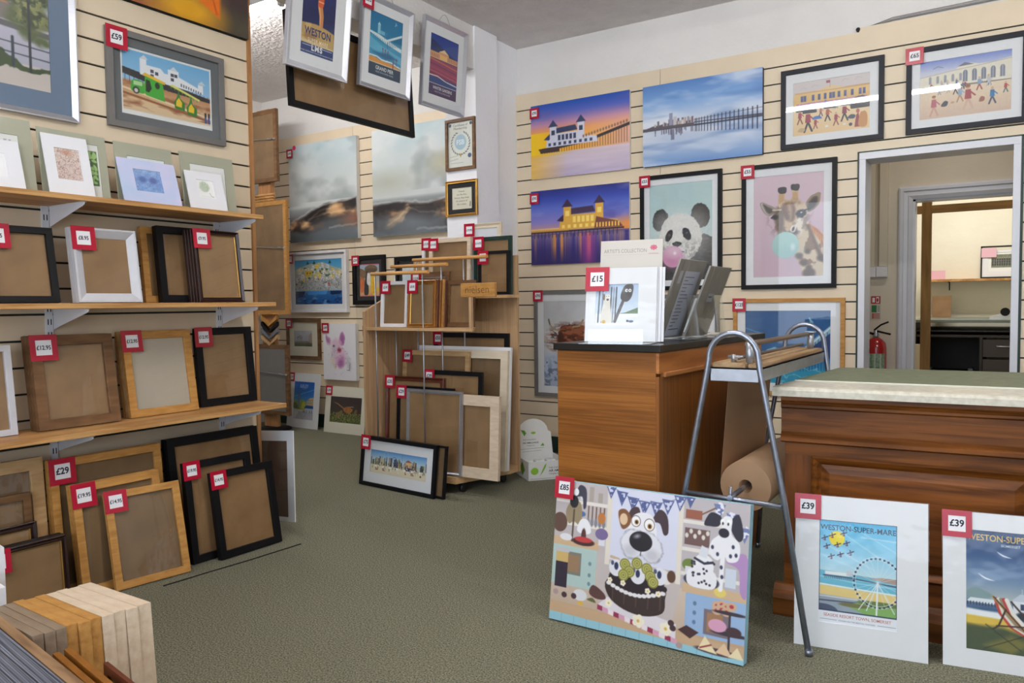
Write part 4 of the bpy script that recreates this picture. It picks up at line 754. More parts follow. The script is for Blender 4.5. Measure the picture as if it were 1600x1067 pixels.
@art
def blue_pier(a):
    w = a.a; p = a.paint(130); p.bg((0, (20, 120, 176)), (.2, (40, 150, 196)), (.34, (24, 110, 170)), (.36, (12, 90, 150)), (1, (8, 84, 146)))
    p.poly([(.58*w, .38), (w, .80), (w, .66), (.72*w, .38)], (150, 190, 214)); p.poly([(.64*w, .36), (w, .70), (w, .36)], (20, 60, 120)); p.line([(.60*w, .36), (w, .77)], .012, (230, 240, 246)); p.poly([(.24*w, .34), (.26*w, .46), (.36*w, .50), (.46*w, .44), (.62*w, .40), (.62*w, .32)], (130, 196, 220))
    for k in range(8): p.rect((.28+.04*k)*w, .35, (.30+.04*k)*w, .42, (30, 100, 160))
    for k in range(10): p.line([((.66+.034*k)*w, .16), ((.66+.034*k)*w, .40+.034*k)], .008, (16, 60, 110))
    p.line([(.74*w, .80), (.78*w, .84), (.76*w, .90), (.80*w, .84)], .012, (150, 210, 226)); p.line([(.0, .76), (.1*w, .72), (.22*w, .68)], .008, (110, 170, 200)); p.poly([(0, 0), (0, .12), (w, .20), (w, 0)], (30, 150, 190)); p.mix((np.abs(p.n(9, 4, 3, 5)-.5) < .03)*(p.Y < .3)*.6, (150, 210, 226)); p.grain(4, 9)
@art
def cow(a):
    w = a.a; p = a.paint(190); p.bg((0, (176, 190, 214)), (.35, (190, 202, 222)), (.42, (214, 216, 222)), (1, (206, 208, 214))); p.grain(12, 5, 2); p.mix((p.n(18, 4, 4) > .56)*(p.Y < .36)*np.clip((.4-p.Y)*4, 0, 1)*.7, (110, 130, 176)); p.mix((p.n(26, 7, 3) > .60)*(p.Y < .3)*.6, (70, 84, 120))
    p.fur(.012, 34, 3); p.blob([(.26*w, .46), (.28*w, .60), (.34*w, .69), (.44*w, .72), (.60*w, .73), (.85*w, .71), (1.02*w, .66), (1.02*w, .40), (.7*w, .38), (.45*w, .40)], (112, 56, 38)); m = p.em(.6*w, .56, .36, .18, .04); p.mix(m*(p.n(30, 5, 3, 12) > .54)*.7, (176, 110, 76)); p.mix(m*(p.n(34, 8, 3, 12) > .58)*.7, (56, 26, 24)); p.blob([(.30*w, .5), (.30*w, .62), (.38*w, .64), (.40*w, .5)], (70, 36, 30)); p.fur(0)
    p.line([(.30*w, .66), (.20*w, .67), (.13*w, .72), (.10*w, .78)], .022, (176, 150, 116)); p.line([(.12*w, .73), (.10*w, .79)], .012, (60, 50, 46)); p.line([(.60*w, .70), (.72*w, .71), (.80*w, .78)], .022, (176, 150, 116))
    for x in (.5, .62, .8): p.line([(x*w, .40), (x*w, .26)], .03, (70, 44, 50))
@art
def skyline(a):
    w = a.a; p = a.paint(110); p.bg((0, (226, 216, 190)), (.3, (232, 222, 196)), (.45, (190, 206, 190)), (.6, (190, 216, 232)), (1, (96, 160, 226))); r_ = rnd(6)
    for k in range(60): x = r_.uniform(0, 1); h_ = r_.uniform(.1, .36)*(1.3 if x < .2 else 1); q = r_.uniform(.02, .05); p.rect(x*w, .36, x*w+q*2.2, .40+h_, r_.choice([(96, 84, 96), (120, 130, 96), (176, 150, 110), (70, 80, 120), (84, 120, 84), (200, 180, 150), (60, 60, 72)]), .9)
    p.ring(.43*w, .66, .13, .018, (60, 76, 120)); p.ring(.28*w, .84, .14, .008, (226, 232, 240)); p.line([(.57*w, .4), (.57*w, .98)], .012, (90, 110, 140)); p.rect(.64*w, .42, .74*w, .66, (226, 190, 140)); p.poly([(.63*w, .66), (.69*w, .76), (.75*w, .66)], (190, 110, 70)); p.rect(.62*w, .30, .74*w, .44, (60, 60, 96))
    for k in range(60): x, y = r_.uniform(.01, .97)*w, r_.uniform(.10, .42); person(p, x, y, .16, r_.choice([(230, 232, 236), (120, 70, 90), (84, 100, 140), (220, 190, 120), (70, 60, 60)]), r_.choice([(110, 100, 100), (200, 196, 190)]))
    for k in range(7): x = (.1+.13*k)*w; p.ell(x, .30, .08, .05, (244, 240, 226)); p.ell(x+.07, .16, .05, .035, r_.choice([(90, 60, 44), (230, 230, 226), (190, 120, 80)]))
@art
def dog_oar(a):
    w = a.a; p = a.paint(130); p.bg((0, (236, 238, 244)), (.22, (230, 234, 242)), (.24, (196, 210, 226)), (.34, (206, 220, 236)), (1, (176, 196, 226)))
    p.poly([(.5*w, .26), (.7*w, .30), (w, .42), (w, .26)], (96, 120, 84)); p.rect(0, .20, w, .27, (240, 242, 246)); D = (74, 78, 90)
    for x, c in ((.06, D), (.14, (130, 140, 156)), (.34, D), (.40, (140, 148, 166)), (.46, D)): p.line([(x*w, .06), (x*w+.03, .92)], .035, c)
    p.line([(.46*w, .08), (.66*w, .62)], .075, (96, 92, 96)); p.blob([(.58*w, .66), (.66*w, .94), (.80*w, 1.0), (.88*w, .94), (.84*w, .68), (.72*w, .56)], (76, 72, 76)); p.ell(.72*w, .84, .035, .04, (240, 240, 240)); p.ell(.80*w, .84, .035, .04, (240, 240, 240)); p.ell(.73*w, .84, .014, .016, (30, 30, 30)); p.ell(.80*w, .84, .014, .016, (30, 30, 30)); p.ell(.77*w, .74, .06, .05, (60, 56, 60))
    p.blob([(.14*w, .06), (.14*w, .34), (.20*w, .58), (.20*w, .68), (.26*w, .76), (.34*w, .72), (.34*w, .60), (.36*w, .34), (.38*w, .06)], (226, 220, 212)); p.ell(.24*w, .70, .022, .03, (250, 250, 250)); p.ell(.31*w, .70, .022, .03, (250, 250, 250)); p.ell(.245*w, .70, .009, .012, (30, 30, 30)); p.ell(.305*w, .70, .009, .012, (30, 30, 30)); p.ell(.28*w, .62, .03, .025, (40, 36, 40)); p.blob([(.16*w, .66), (.18*w, .76), (.22*w, .72), (.2*w, .6)], (110, 90, 80)); p.ell(.20*w, .07, .045, .045, (214, 170, 70)); p.ell(.84*w, .08, .06, .03, (80, 96, 140)); p.ell(.76*w, .09, .03, .03, (60, 70, 100))
@art
def big_wheel(a):
    w = a.a; H0 = .118   # poster sits above the caption
    p = a.paint(230); W_ = (236, 238, 246); p.bg((0, W_), (1, W_)); Y = lambda v: H0+(1-H0)*v; X = lambda v: v*w
    p.clip = ((p.Y > H0)*1.0)
    t = (p.Y-H0)/(1-H0); c = np.stack([np.interp(t, [0, .42, .5, .8, 1], [150, 196, 176, 120, 60])*1.0, np.interp(t, [0, .42, .5, .8, 1], [200, 226, 220, 200, 176]), np.interp(t, [0, .42, .5, .8, 1], [230, 236, 240, 236, 226])], -1); m = p.clip; p.I = p.I*(1-m[..., None])+c*m[..., None]
    for x0, y0, x1, y1, q in ((.2, .92, 1, .52, .010), (.1, .72, .7, .5, .012), (.55, .84, 1, .82, .014), (0, .62, .5, .48, .01), (.4, .96, 1, .7, .006)): p.line([(X(x0), Y(y0)), (X(x1), Y(y1))], q, (206, 232, 246), .7, .008)
    p.poly([(0, Y(.44)), (w, Y(.40)), (w, Y(.26)), (0, Y(.28))], (104, 186, 214)); p.line([(0, Y(.37)), (X(.5), Y(.33)), (w, Y(.32))], .01, (160, 216, 232), .8); p.line([(0, Y(.285)), (X(.3), Y(.275)), (w, Y(.25))], .012, (236, 240, 236))
    p.rect(X(.08), Y(.395), X(.40), Y(.43), (236, 238, 240)); p.rect(X(.36), Y(.40), X(.44), Y(.455), (206, 210, 220)); p.poly([(X(.40), Y(.42)), (w, Y(.36)), (w, Y(.42)), (X(.8), Y(.42)), (X(.66), Y(.40))], (176, 150, 140)); p.line([(X(.06), Y(.385)), (X(.42), Y(.38)), (w, Y(.34))], .012, (60, 76, 106))
    for k in range(16): p.line([(X(.08+.024*k), Y(.385)), (X(.08+.024*k), Y(.355))], .006, (70, 84, 110))
    p.poly([(0, Y(.275)), (X(.5), Y(.255)), (w, Y(.24)), (w, Y(.15)), (0, Y(.17))], (230, 204, 130)); p.poly([(0, Y(.17)), (w, Y(.15)), (w, Y(.0)), (0, Y(0))], (150, 162, 178)); p.line([(0, Y(.155)), (X(.5), Y(.15))], .014, (206, 210, 216)); p.line([(0, Y(.105)), (X(.5), Y(.115))], .014, (70, 78, 100)); p.ell(X(.05), Y(0), X(.2), .06, (70, 82, 110))
    p.poly([(X(.32), Y(.08)), (X(.5), Y(.12)), (w, Y(.15)), (w, Y(0)), (X(.62), Y(0))], (130, 176, 96)); p.ell(X(.46), Y(.085), .14, .02, (110, 110, 60)); p.ell(X(.78), Y(.13), .2, .025, (96, 120, 56))
    p.ell(X(.23), Y(.80), .072, .072, (250, 226, 60))
    for x, y in ((.17, .835), (.32, .865), (.07, .80), (.24, .735), (.36, .76), (.10, .71), (.28, .63), (.41, .66), (.16, .60)):
        p.line([(X(x)-.028, Y(y)-.012), (X(x)+.028, Y(y)+.012)], .010, (60, 40, 84)); p.line([(X(x)-.004, Y(y)+.02), (X(x)+.006, Y(y)-.024)], .009, (60, 40, 84)); p.line([(X(x)-.01, Y(y)-.022), (X(x)+.002, Y(y)-.026)], .008, (170, 40, 70))
    cx, cy_ = X(.76), Y(.36)
    for k in range(20): g = R(18*k); p.line([(cx, cy_), (cx+.205*math.cos(g), cy_+.235*math.sin(g))], .0022, (232, 240, 248), .9)
    for q in (.245, .222): 
        d = np.abs(np.hypot((p.U-cx)/.90, p.V-cy_)-q)-.002; p.mix(p.dmask(d, p.px), (232, 240, 248))
    for k in range(34): g = R(360*k/34); p.rect(cx+.212*math.cos(g)-.009, cy_+.234*math.sin(g)-.011, cx+.212*math.cos(g)+.009, cy_+.234*math.sin(g)+.007, (36, 48, 84))
    p.line([(cx, cy_), (cx-.01, Y(.01))], .014, (236, 240, 246)); 
    for x in (.52, .62, .97): p.line([(cx, cy_), (X(x), Y(.05))], .008, (226, 234, 242))
    p.clip = None; N = (24, 48, 84)
    for e in (((0, H0), (0, 1)), ((w, H0), (w, 1)), ((0, H0), (w, H0)), ((0, 1), (w, 1))): p.line(list(e), .012, N)
    a.text('WESTON-SUPER-MARE', .5*w, .905, .072, (28, 60, 96), 'c', .018, sx=min(1, .92*w/(.072*9.6))); a.text('SEASIDE RESORT TOWN, SOMERSET', .5*w, .062, .040, (186, 112, 108), 'c', .008, sx=min(1, .92*w/(.040*17.2))); a.text('FOUND ON THE BRISTOL CHANNEL', .5*w, .024, .020, (100, 110, 140)); a.rect(.02*w, .030, .24*w, .034, (120, 130, 160)); a.rect(.76*w, .030, w*.99, .034, (120, 130, 160))
@art
def deckchair(a):
    w = a.a; p = a.paint(230); p.bg((0, (60, 72, 56)), (.12, (74, 82, 60)), (.2, (150, 130, 50)), (.28, (226, 190, 70)), (.29, (236, 240, 246)), (.32, (236, 240, 246)), (.34, (60, 90, 130)), (.40, (84, 116, 150)), (.44, (176, 186, 190)), (.6, (110, 140, 176)), (.8, (50, 86, 136)), (1, (24, 62, 116)))
    p.poly([(0, .60), (.3*w, .66), (.7*w, .75), (.95*w, .78), (.5*w, .70), (0, .62)], (130, 156, 184), .015, .6); p.blob([(0, .48), (.1*w, .52), (.2*w, .50), (.3*w, .46), (.2*w, .42), (0, .42)], (130, 156, 160), .01)
    p.poly([(0, .395), (.5*w, .385), (.5*w, .40), (.3*w, .43), (.05*w, .43)], (226, 232, 240)); 
    for k in range(14): p.rect((.01+.034*k)*w, .37, (.022+.034*k)*w, .40, (30, 44, 70))
    p.poly([(0, .34), (.4*w, .31), (w, .30), (w, .26), (0, .28)], (236, 240, 246), .01); p.poly([(0, .285), (w, .25), (w, .12), (.5*w, .16), (0, .22)], (222, 188, 72), .01); p.poly([(0, .20), (.4*w, .21), (w, .10), (w, 0), (0, 0)], (72, 84, 58), .02); p.poly([(.2*w, .05), (.5*w, .15), (.7*w, .1), (.5*w, 0)], (120, 116, 60), .02)
    for x0 in (.52, .74, .96):
        p.rect(x0*w, .33, (x0+.20)*w, .44, (226, 230, 238)); p.poly([(x0*w-.01, .44), ((x0+.08)*w, .50), ((x0+.17)*w, .50), ((x0+.21)*w, .44)], (196, 204, 220)); p.rect((x0+.08)*w, .37, (x0+.12)*w, .42, (50, 66, 100)); p.line([((x0+.1)*w, .49), ((x0+.1)*w, .54)], .005, (200, 206, 220))
    p.blob([(.55*w, .31), (.6*w, .35), (.75*w, .34), (w, .33), (w, .28), (.7*w, .26)], (36, 46, 60), .01)
    for k, c in enumerate(((190, 60, 60), (226, 220, 206), (150, 140, 120), (190, 60, 60), (236, 232, 226))):
        p.line([((.33+.03*k)*w, .44), ((.38+.035*k)*w, .33), ((.50+.04*k)*w, .225), ((.64+.05*k)*w, .17)], .030, c)
    Wd = (60, 40, 30); p.line([(.30*w, .455), (.78*w, .10)], .018, (176, 140, 50)); p.line([(.31*w, .455), (.79*w, .09)], .010, Wd); p.line([(.50*w, .43), (.72*w, .26)], .014, Wd); p.line([(.44*w, .36), (.36*w, .22), (.30*w, .19)], .014, Wd); p.line([(.34*w, .22), (.86*w, .245)], .012, Wd); p.line([(.66*w, .245), (.86*w, .13)], .012, Wd); p.line([(.70*w, .10), (.90*w, .13)], .016, (190, 150, 60)); p.line([(.22*w, .22), (.60*w, .04)], .010, (50, 56, 44), .7); p.line([(.2*w, .02), (.7*w, .18)], .010, (50, 56, 44), .7)
    for x, y, s_ in ((.42, .80, 1), (.22, .60, 1.1), (.92, .70, .9), (.94, .56, .8)): p.blob([(x*w-.05*s_, y+.035*s_), (x*w, y+.008*s_), (x*w+.06*s_, y-.012*s_), (x*w+.01*s_, y-.008*s_), (x*w-.02*s_, y+.006*s_)], (226, 232, 240), k=3)
    a.text('WESTON-SUPER-MARE', .5*w, .915, .075, (214, 184, 96), 'c', .014, sx=min(1, .92*w/(.075*9.6))); a.text('SOMERSET', .5*w, .875, .03, (206, 214, 226), 'c', .01)
def dog_head(p, x, y, s, cheek, ear, spots=None, nose_s=1.0):
    P = lambda u, v: (x+u*s, y+v*s); K = (30, 26, 34)
    p.blob([P(-.30, .62), P(-.22, .86), P(-.05, .90), P(.0, .70), P(-.12, .66)], ear[0]); p.blob([P(.28, .66), P(.44, .92), P(.62, .80), P(.66, .46), P(.56, .40), P(.46, .62)], ear[1])
    p.blob([P(-.26, .30), P(-.20, .66), P(0, .80), P(.24, .78), P(.36, .60), P(.38, .30), P(.1, .1)], (236, 234, 240))
    p.ell(x-.10*s, y+.60*s, .115*s, .125*s, (96, 74, 64)); p.ell(x+.22*s, y+.56*s, .125*s, .135*s, (96, 74, 64)); p.ell(x-.10*s, y+.60*s, .10*s, .11*s, (248, 248, 250)); p.ell(x+.22*s, y+.56*s, .11*s, .12*s, (248, 248, 250)); p.ell(x-.08*s, y+.58*s, .05*s, .055*s, (196, 140, 60)); p.ell(x+.23*s, y+.53*s, .055*s, .06*s, (196, 140, 60)); p.ell(x-.08*s, y+.58*s, .032*s, .036*s, K); p.ell(x+.23*s, y+.53*s, .034*s, .04*s, K)
    ck = [P(-.43, .06), P(-.39, .27), P(-.2, .41), P(.06, .39), P(.3, .39), P(.51, .21), P(.56, -.02), P(.43, -.22), P(.22, -.24), P(.06, -.11), P(-.10, -.22), P(-.31, -.18)]
    p.fur(.014*s/.5, 60, 5); p.blob(ck, (150, 150, 164), .012*s/.5)
    p.fur(.010*s/.5, 60, 3); p.blob([P(-.42, .06), P(-.38, .26), P(-.2, .40), P(.06, .38), P(.3, .38), P(.50, .20), P(.54, -.02), P(.42, -.20), P(.22, -.22), P(.06, -.10), P(-.10, -.20), P(-.30, -.16)], cheek, .012*s/.5); p.fur(0)
    p.mix(p.em(x-.2*s, y-.05*s, .16*s, .12*s, .06*s)*.35, (150, 150, 160)); p.mix(p.em(x+.32*s, y-.08*s, .16*s, .12*s, .06*s)*.35, (150, 150, 160)); p.line([P(.06, .06), P(.05, -.12)], .02*s, (60, 56, 66)); p.ell(x+.04*s, y+.18*s, .27*s*nose_s, .215*s*nose_s, K); p.ell(x-.05*s, y+.28*s, .07*s, .04*s, (150, 150, 160), .03*s, 20)
@art
def dog_kitchen(a):
    w = a.a; p = a.paint(270); p.bg((0, (140, 190, 206)), (.05, (146, 196, 212)), (.075, (150, 196, 210)), (.08, (190, 158, 124)), (.13, (196, 166, 132)), (.14, (196, 176, 156)), (.4, (206, 190, 176)), (.42, (190, 180, 180)), (1, (206, 200, 200))); X = lambda v: v*w
    p.rect(0, 0, w, .06, (150, 200, 216)); 
    for k in range(14): p.line([(X(k/14), 0), (X(k/14), .06)], .005, (126, 176, 196))
    p.poly([(0, .06), (0, .13), (w, .10), (w, .04)], (200, 168, 134)); p.poly([(X(.28), .13), (X(.66), .15), (X(.70), .50), (X(.24), .52)], (196, 186, 184), .01)
    # window, side shelves, cupboards
    p.rect(X(.31), .50, X(.68), 1, (216, 218, 236)); p.rect(X(.295), .46, X(.32), 1, (226, 218, 206)); p.rect(X(.665), .42, X(.69), 1, (226, 218, 206)); p.rect(0, .55, X(.29), 1, (190, 182, 184)); p.rect(X(.69), .40, w, 1, (186, 180, 184))
    for y in (.86, .70): p.rect(0, y-.012, X(.295), y+.012, (228, 222, 214))
    for y in (.84, .66, .50): p.rect(X(.69), y-.012, w, y+.012, (228, 222, 214))
    p.rect(0, .54, X(.26), .60, (206, 176, 140)); p.rect(X(.70), .38, w, .44, (206, 176, 140)); p.rect(0, .26, X(.25), .54, (176, 200, 196)); p.rect(X(.08), .34, X(.165), .50, (120, 124, 116)); p.rect(X(.09), .36, X(.155), .48, (150, 120, 90)); p.rect(X(.72), .12, w, .38, (150, 180, 216)); p.rect(X(.81), .14, X(.93), .30, (120, 110, 120)); p.rect(X(.825), .16, X(.90), .28, (160, 120, 86))
    for y in (.30, .36, .44): p.ell(X(.215), y, .012, .014, (110, 140, 150))
    for y in (.20, .26, .32): p.ell(X(.765), y, .012, .014, (96, 124, 160))
    # bunting
    bx = [(.31, .985), (.37, .945), (.43, .915), (.49, .90), (.55, .905), (.61, .93), (.67, .965), (.72, .995)]
    p.line([(X(x), y+.02) for x, y in bx], .006, (120, 130, 170))
    for k, (x, y) in enumerate(bx): p.poly([(X(x)-.045, y+.035), (X(x)+.045, y+.03), (X(x), y-.07)], (84, 96, 148)); p.mix(p.pm([(X(x)-.032, y+.025), (X(x)+.032, y+.022), (X(x), y-.05)])*(p.n(60, k, 1) > .60), (206, 210, 230))
    for x, y in ((.86, .95), (.92, .90), (.98, .82)): p.poly([(X(x)-.04, y+.03), (X(x)+.04, y+.03), (X(x), y-.07)], (110, 122, 168)); p.mix(p.em(X(x), y, .03, .045)*(p.n(70, 5, 1) > .52), (226, 228, 240))
    # shelf goods
    r_ = rnd(12)
    for k in range(5): p.line([(X(.19+.022*k), .84), (X(.19+.022*k), .73)], .010, (110, 80, 60)); p.ell(X(.19+.022*k), .73, .012, .03, (130, 130, 140))
    for k in range(5): p.rect(X(.04+.05*k), .875, X(.065+.05*k), .93+r_.uniform(0, .05), r_.choice([(214, 216, 220), (170, 160, 150), (196, 176, 120)]))
    p.ell(X(.265), .77, .03, .04, (190, 120, 60)); p.rect(X(.255), .58, X(.29), .65, (220, 220, 230)); p.ell(X(.27), .66, .05, .04, (120, 104, 150)); p.ell(X(.03), .70, .06, .07, (96, 70, 60)); p.ell(X(.15), .78, .035, .02, (80, 110, 160))
    p.rect(X(.70), .86, X(.78), .92, (150, 90, 70)); p.line([(X(.78), .90), (X(.84), .95)], .010, (120, 90, 70)); p.rect(X(.70), .69, X(.82), .80, (110, 84, 80))
    for k in range(6): p.ell(X(.71+.02*k), .75+.03*(k % 2), .012, .016, (220, 214, 206))
    p.ell(X(.73), .56, .05, .04, (110, 130, 60)); p.rect(X(.71), .50, X(.75), .55, (220, 220, 226)); p.blob([(X(.90), .62), (X(.95), .68), (w, .66), (w, .42), (X(.97), .44), (X(.96), .58)], (176, 140, 190)); p.rect(X(.90), .46, X(.95), .58, (206, 214, 226)); p.ell(X(.88), .42, .04, .03, (226, 206, 110))
    # left dog
    p.blob([(X(.115), .90), (X(.13), .98), (X(.17), .96), (X(.175), .84), (X(.16), .82), (X(.15), .90)], (60, 60, 76)); p.blob([(X(.06), .78), (X(.09), .86), (X(.14), .86), (X(.155), .76), (X(.14), .70), (X(.11), .72), (X(.08), .70)], (150, 134, 104)); p.ell(X(.105), .86, .035, .045, (30, 28, 36)); p.line([(X(.108), .8), (X(.105), .58)], .014, (90, 76, 60)); p.ell(X(.115), .93, .02, .026, (240, 240, 244))
    # right dalmatian
    Wt = (236, 236, 240); p.blob([(X(.79), .84), (X(.82), .92), (X(.87), .90), (X(.86), .84), (X(.82), .83)], (40, 40, 54)); p.blob([(X(.91), .86), (X(.95), .93), (X(.975), .80), (X(.95), .76)], (40, 40, 54)); p.blob([(X(.82), .66), (X(.83), .74), (X(.87), .80), (X(.88), .90), (X(.92), .90), (X(.92), .80), (X(.96), .74), (X(.955), .64), (X(.91), .62), (X(.89), .66), (X(.86), .62)], Wt); p.ell(X(.885), .80, .035, .03, (30, 30, 44)); p.line([(X(.885), .66), (X(.88), .44)], .03, Wt); p.ell(X(.876), .87, .014, .02, (250, 250, 250)); p.ell(X(.905), .87, .014, .02, (250, 250, 250)); p.ell(X(.878), .86, .006, .009, (20, 20, 30)); p.ell(X(.903), .86, .006, .009, (20, 20, 30))
    for x, y in ((.835, .70), (.86, .66), (.93, .72), (.945, .67), (.92, .66), (.88, .58), (.885, .52)): p.ell(X(x), y, .010, .013, (50, 56, 84))
    # right cake (tiered, white with dots)
    p.ell(X(.79), .47, .12, .05, (50, 50, 66)); p.blob([(X(.725), .44), (X(.725), .53), (X(.79), .56), (X(.855), .53), (X(.855), .44), (X(.79), .42)], Wt); p.blob([(X(.75), .54), (X(.76), .62), (X(.80), .645), (X(.84), .61), (X(.84), .53), (X(.79), .52)], Wt); p.poly([(X(.77), .63), (X(.785), .70), (X(.82), .68), (X(.81), .62)], (220, 222, 230)); p.line([(X(.755), .61), (X(.80), .585), (X(.84), .60)], .016, (50, 50, 66))
    for k in range(20): p.ell(X(r_.uniform(.735, .848)), r_.uniform(.45, .60), .008, .008, (50, 50, 66))
    p.blob([(X(.13), .66), (X(.15), .74), (X(.19), .74), (X(.21), .66), (X(.17), .64)], Wt); p.ell(X(.17), .62, .02, .06, (84, 50, 46)); p.ell(X(.17), .585, .09, .028, (70, 40, 40)); p.ell(X(.17), .60, .07, .02, (190, 60, 60)); p.ell(X(.07), .60, .05, .025, (226, 226, 230))
    # middle dog and its cake
    dog_head(p, X(.472), .60, .315, (226, 226, 234), ((70, 50, 56), (66, 48, 56)))
    p.blob([(X(.365), .76), (X(.355), .84), (X(.39), .86), (X(.42), .82), (X(.42), .76), (X(.385), .72)], (130, 84, 50)); p.ell(X(.385), .79, .03, .04, (226, 196, 160)); p.line([(X(.33), .52), (X(.37), .51)], .02, (200, 176, 150)); p.blob([(X(.57), .46), (X(.60), .50), (X(.66), .45), (X(.62), .40)], (226, 220, 216)); p.ell(X(.645), .46, .03, .04, (90, 60, 40)); p.line([(X(.475), .37), (X(.475), .45)], .05, (230, 230, 236))
    p.poly([(X(.27), .17), (X(.32), .24), (X(.68), .16), (X(.68), .06), (X(.60), .06)], (226, 220, 226)); 
    for k in range(14): x = .27+.030*k; p.poly([(X(x), .175-.008*k), (X(x+.028), .168-.008*k), (X(x+.028), .135-.008*k), (X(x), .142-.008*k)], [(150, 50, 84), (214, 160, 184), (240, 226, 232)][k % 3])
    p.blob([(X(.315), .36), (X(.325), .25), (X(.41), .18), (X(.52), .165), (X(.61), .21), (X(.62), .30), (X(.61), .38), (X(.47), .42)], (56, 42, 40)); p.ell(X(.468), .385, .205, .085, (36, 26, 32))
    for k in range(5): p.rect(X(.345+.062*k), .21+.012*(2-k)*(2-k)/4, X(.352+.062*k), .33, (84, 62, 54))
    for k in range(13): x = .325+.0235*k; p.ell(X(x), .345-.055*math.sin(math.pi*(k+.5)/13), .020, .014, (232, 230, 232)); p.ell(X(x+.008), .375-.055*math.sin(math.pi*(k+.5)/13), .018, .018, (40, 26, 34))
    for x, y in ((.36, .45), (.475, .425), (.585, .445)): p.ell(X(x), y, .055, .058, (226, 226, 234)); p.ell(X(x), y+.012, .016, .026, (40, 50, 84)); p.ell(X(x)-.03, y+.03, .012, .016, (70, 80, 110))
    for x, y in ((.405, .485), (.43, .44), (.52, .48), (.54, .435), (.468, .505), (.555, .40), (.40, .41)): p.ell(X(x), y, .040, .040, (138, 136, 60)); p.ring(X(x), y, .026, .006, (196, 194, 118)); p.ring(X(x), y, .012, .005, (196, 194, 118))
    for x, y, q in ((.49, .125, .048), (.63, .115, .048), (.33, .20, .03), (.40, .355, .022), (.53, .335, .022), (.585, .33, .022), (.33, .36, .02)):
        for g in range(5): p.ell(X(x)+q*.55*math.cos(R(72*g)), y+q*.55*math.sin(R(72*g)), q*.42, q*.42, (244, 236, 214))
        p.ell(X(x), y, q*.22, q*.22, (220, 176, 80))
    # counter goods
    p.rect(X(.02), .24, X(.09), .42, (50, 40, 56)); p.rect(X(.02), .42, X(.09), .49, (206, 176, 110)); p.rect(X(.015), .49, X(.095), .52, (190, 190, 196)); p.ell(X(.17), .21, .055, .04, (220, 222, 226)); p.ell(X(.175), .155, .022, .016, (220, 180, 80)); p.blob([(X(.22), .24), (X(.24), .30), (X(.30), .26), (X(.31), .22), (X(.26), .21)], (90, 60, 56)); p.blob([(X(.21), .19), (X(.24), .21), (X(.26), .18)], (96, 100, 60))
    for x, y in ((.03, .20), (.08, .19), (.135, .195), (.665, .13), (.70, .03), (.655, .16)): p.ell(X(x), y, .022, .02, r_.choice([(80, 60, 60), (70, 50, 56), (176, 150, 150)]))
    p.poly([(X(.69), .13), (X(.73), .17), (X(.79), .14), (X(.75), .09)], (70, 44, 46)); 
    for k in range(7): p.ell(X(.87+.022*(k % 4)), .335-.03*(k//4)+.01*(k % 2), .035, .028, (206, 170, 140)); p.ell(X(.87+.022*(k % 4)), .335-.03*(k//4)+.01*(k % 2), .014, .012, (170, 50, 66))
    p.ell(X(.93), .30, .11, .012, (60, 50, 60)); p.ell(X(.93), .17, .12, .014, (60, 50, 60)); p.rect(X(.925), .03, X(.935), .30, (60, 50, 60)); p.ell(X(.875), .21, .06, .04, (216, 160, 190)); p.ell(X(.95), .19, .05, .03, (70, 50, 56)); p.ell(X(.88), .045, .15, .022, (80, 60, 66)); p.poly([(X(.79), .04), (X(.82), .13), (X(.88), .03)], (236, 220, 180)); p.poly([(X(.87), .04), (X(.91), .11), (X(.95), .03)], (226, 196, 160)); p.poly([(X(.93), .03), (X(.97), .10), (w, .03)], (236, 220, 180)); p.line([(X(.80), .05), (X(.85), .08)], .01, (150, 60, 60))


# ------------------------------------------------------------------ framed things
def prof(kind, fw, d):
    if kind == 'flat': return [(0, 0), (0, -d), (fw*.97, -d), (fw, -d*.95), (fw, 0)]
    if kind == 'slope': return [(0, 0), (0, -d), (fw*.2, -d), (fw, -d*.45), (fw, 0)]
    if kind == 'raised': return [(0, 0), (0, -d*.55), (fw*.3, -d), (fw*.55, -d), (fw*.8, -d*.62), (fw, -d*.6), (fw, 0)]
    if kind == 'scoop': return [(0, 0), (0, -d*.9), (fw*.12, -d), (fw*.22, -d*.85), (fw*.5, -d*.5), (fw*.8, -d*.55), (fw*.88, -d*.75), (fw, -d*.7), (fw, 0)]
    if kind == 'ribbed':
        p = [(0, 0)]; k = 7
        for i in range(k): p += [(fw*i/k, -d*.86), (fw*(i+.5)/k, -d)]
        return p+[(fw, -d*.86), (fw, 0)]
def price_tag(parent, txt, x, z, y, s=0.08, shade=None):
    b = MB(); g = 0.0012; hs = s/2; q = s*.29
    b.mitre(s, s, [(0, 0), (0, -g), (s*.21, -g), (s*.21, 0)], 0, 0)
    o = b.build('price_tag', TAGR, parent, (x+hs, y-.0006, z-s))
    a = Art(1.0); a.rect(0, 0, 1, 1, (238, 238, 242)); a.text(txt, .5, .34 if len(txt) < 5 else .38, .56 if len(txt) < 5 else .37, (24, 28, 50), bold=.03, sx=.92 if len(txt) < 5 else .84)
    a.build('price_card', s*.62, s*.62, -s*.31, -.0003, s*.19, o)
    return o
FRAMES = {}
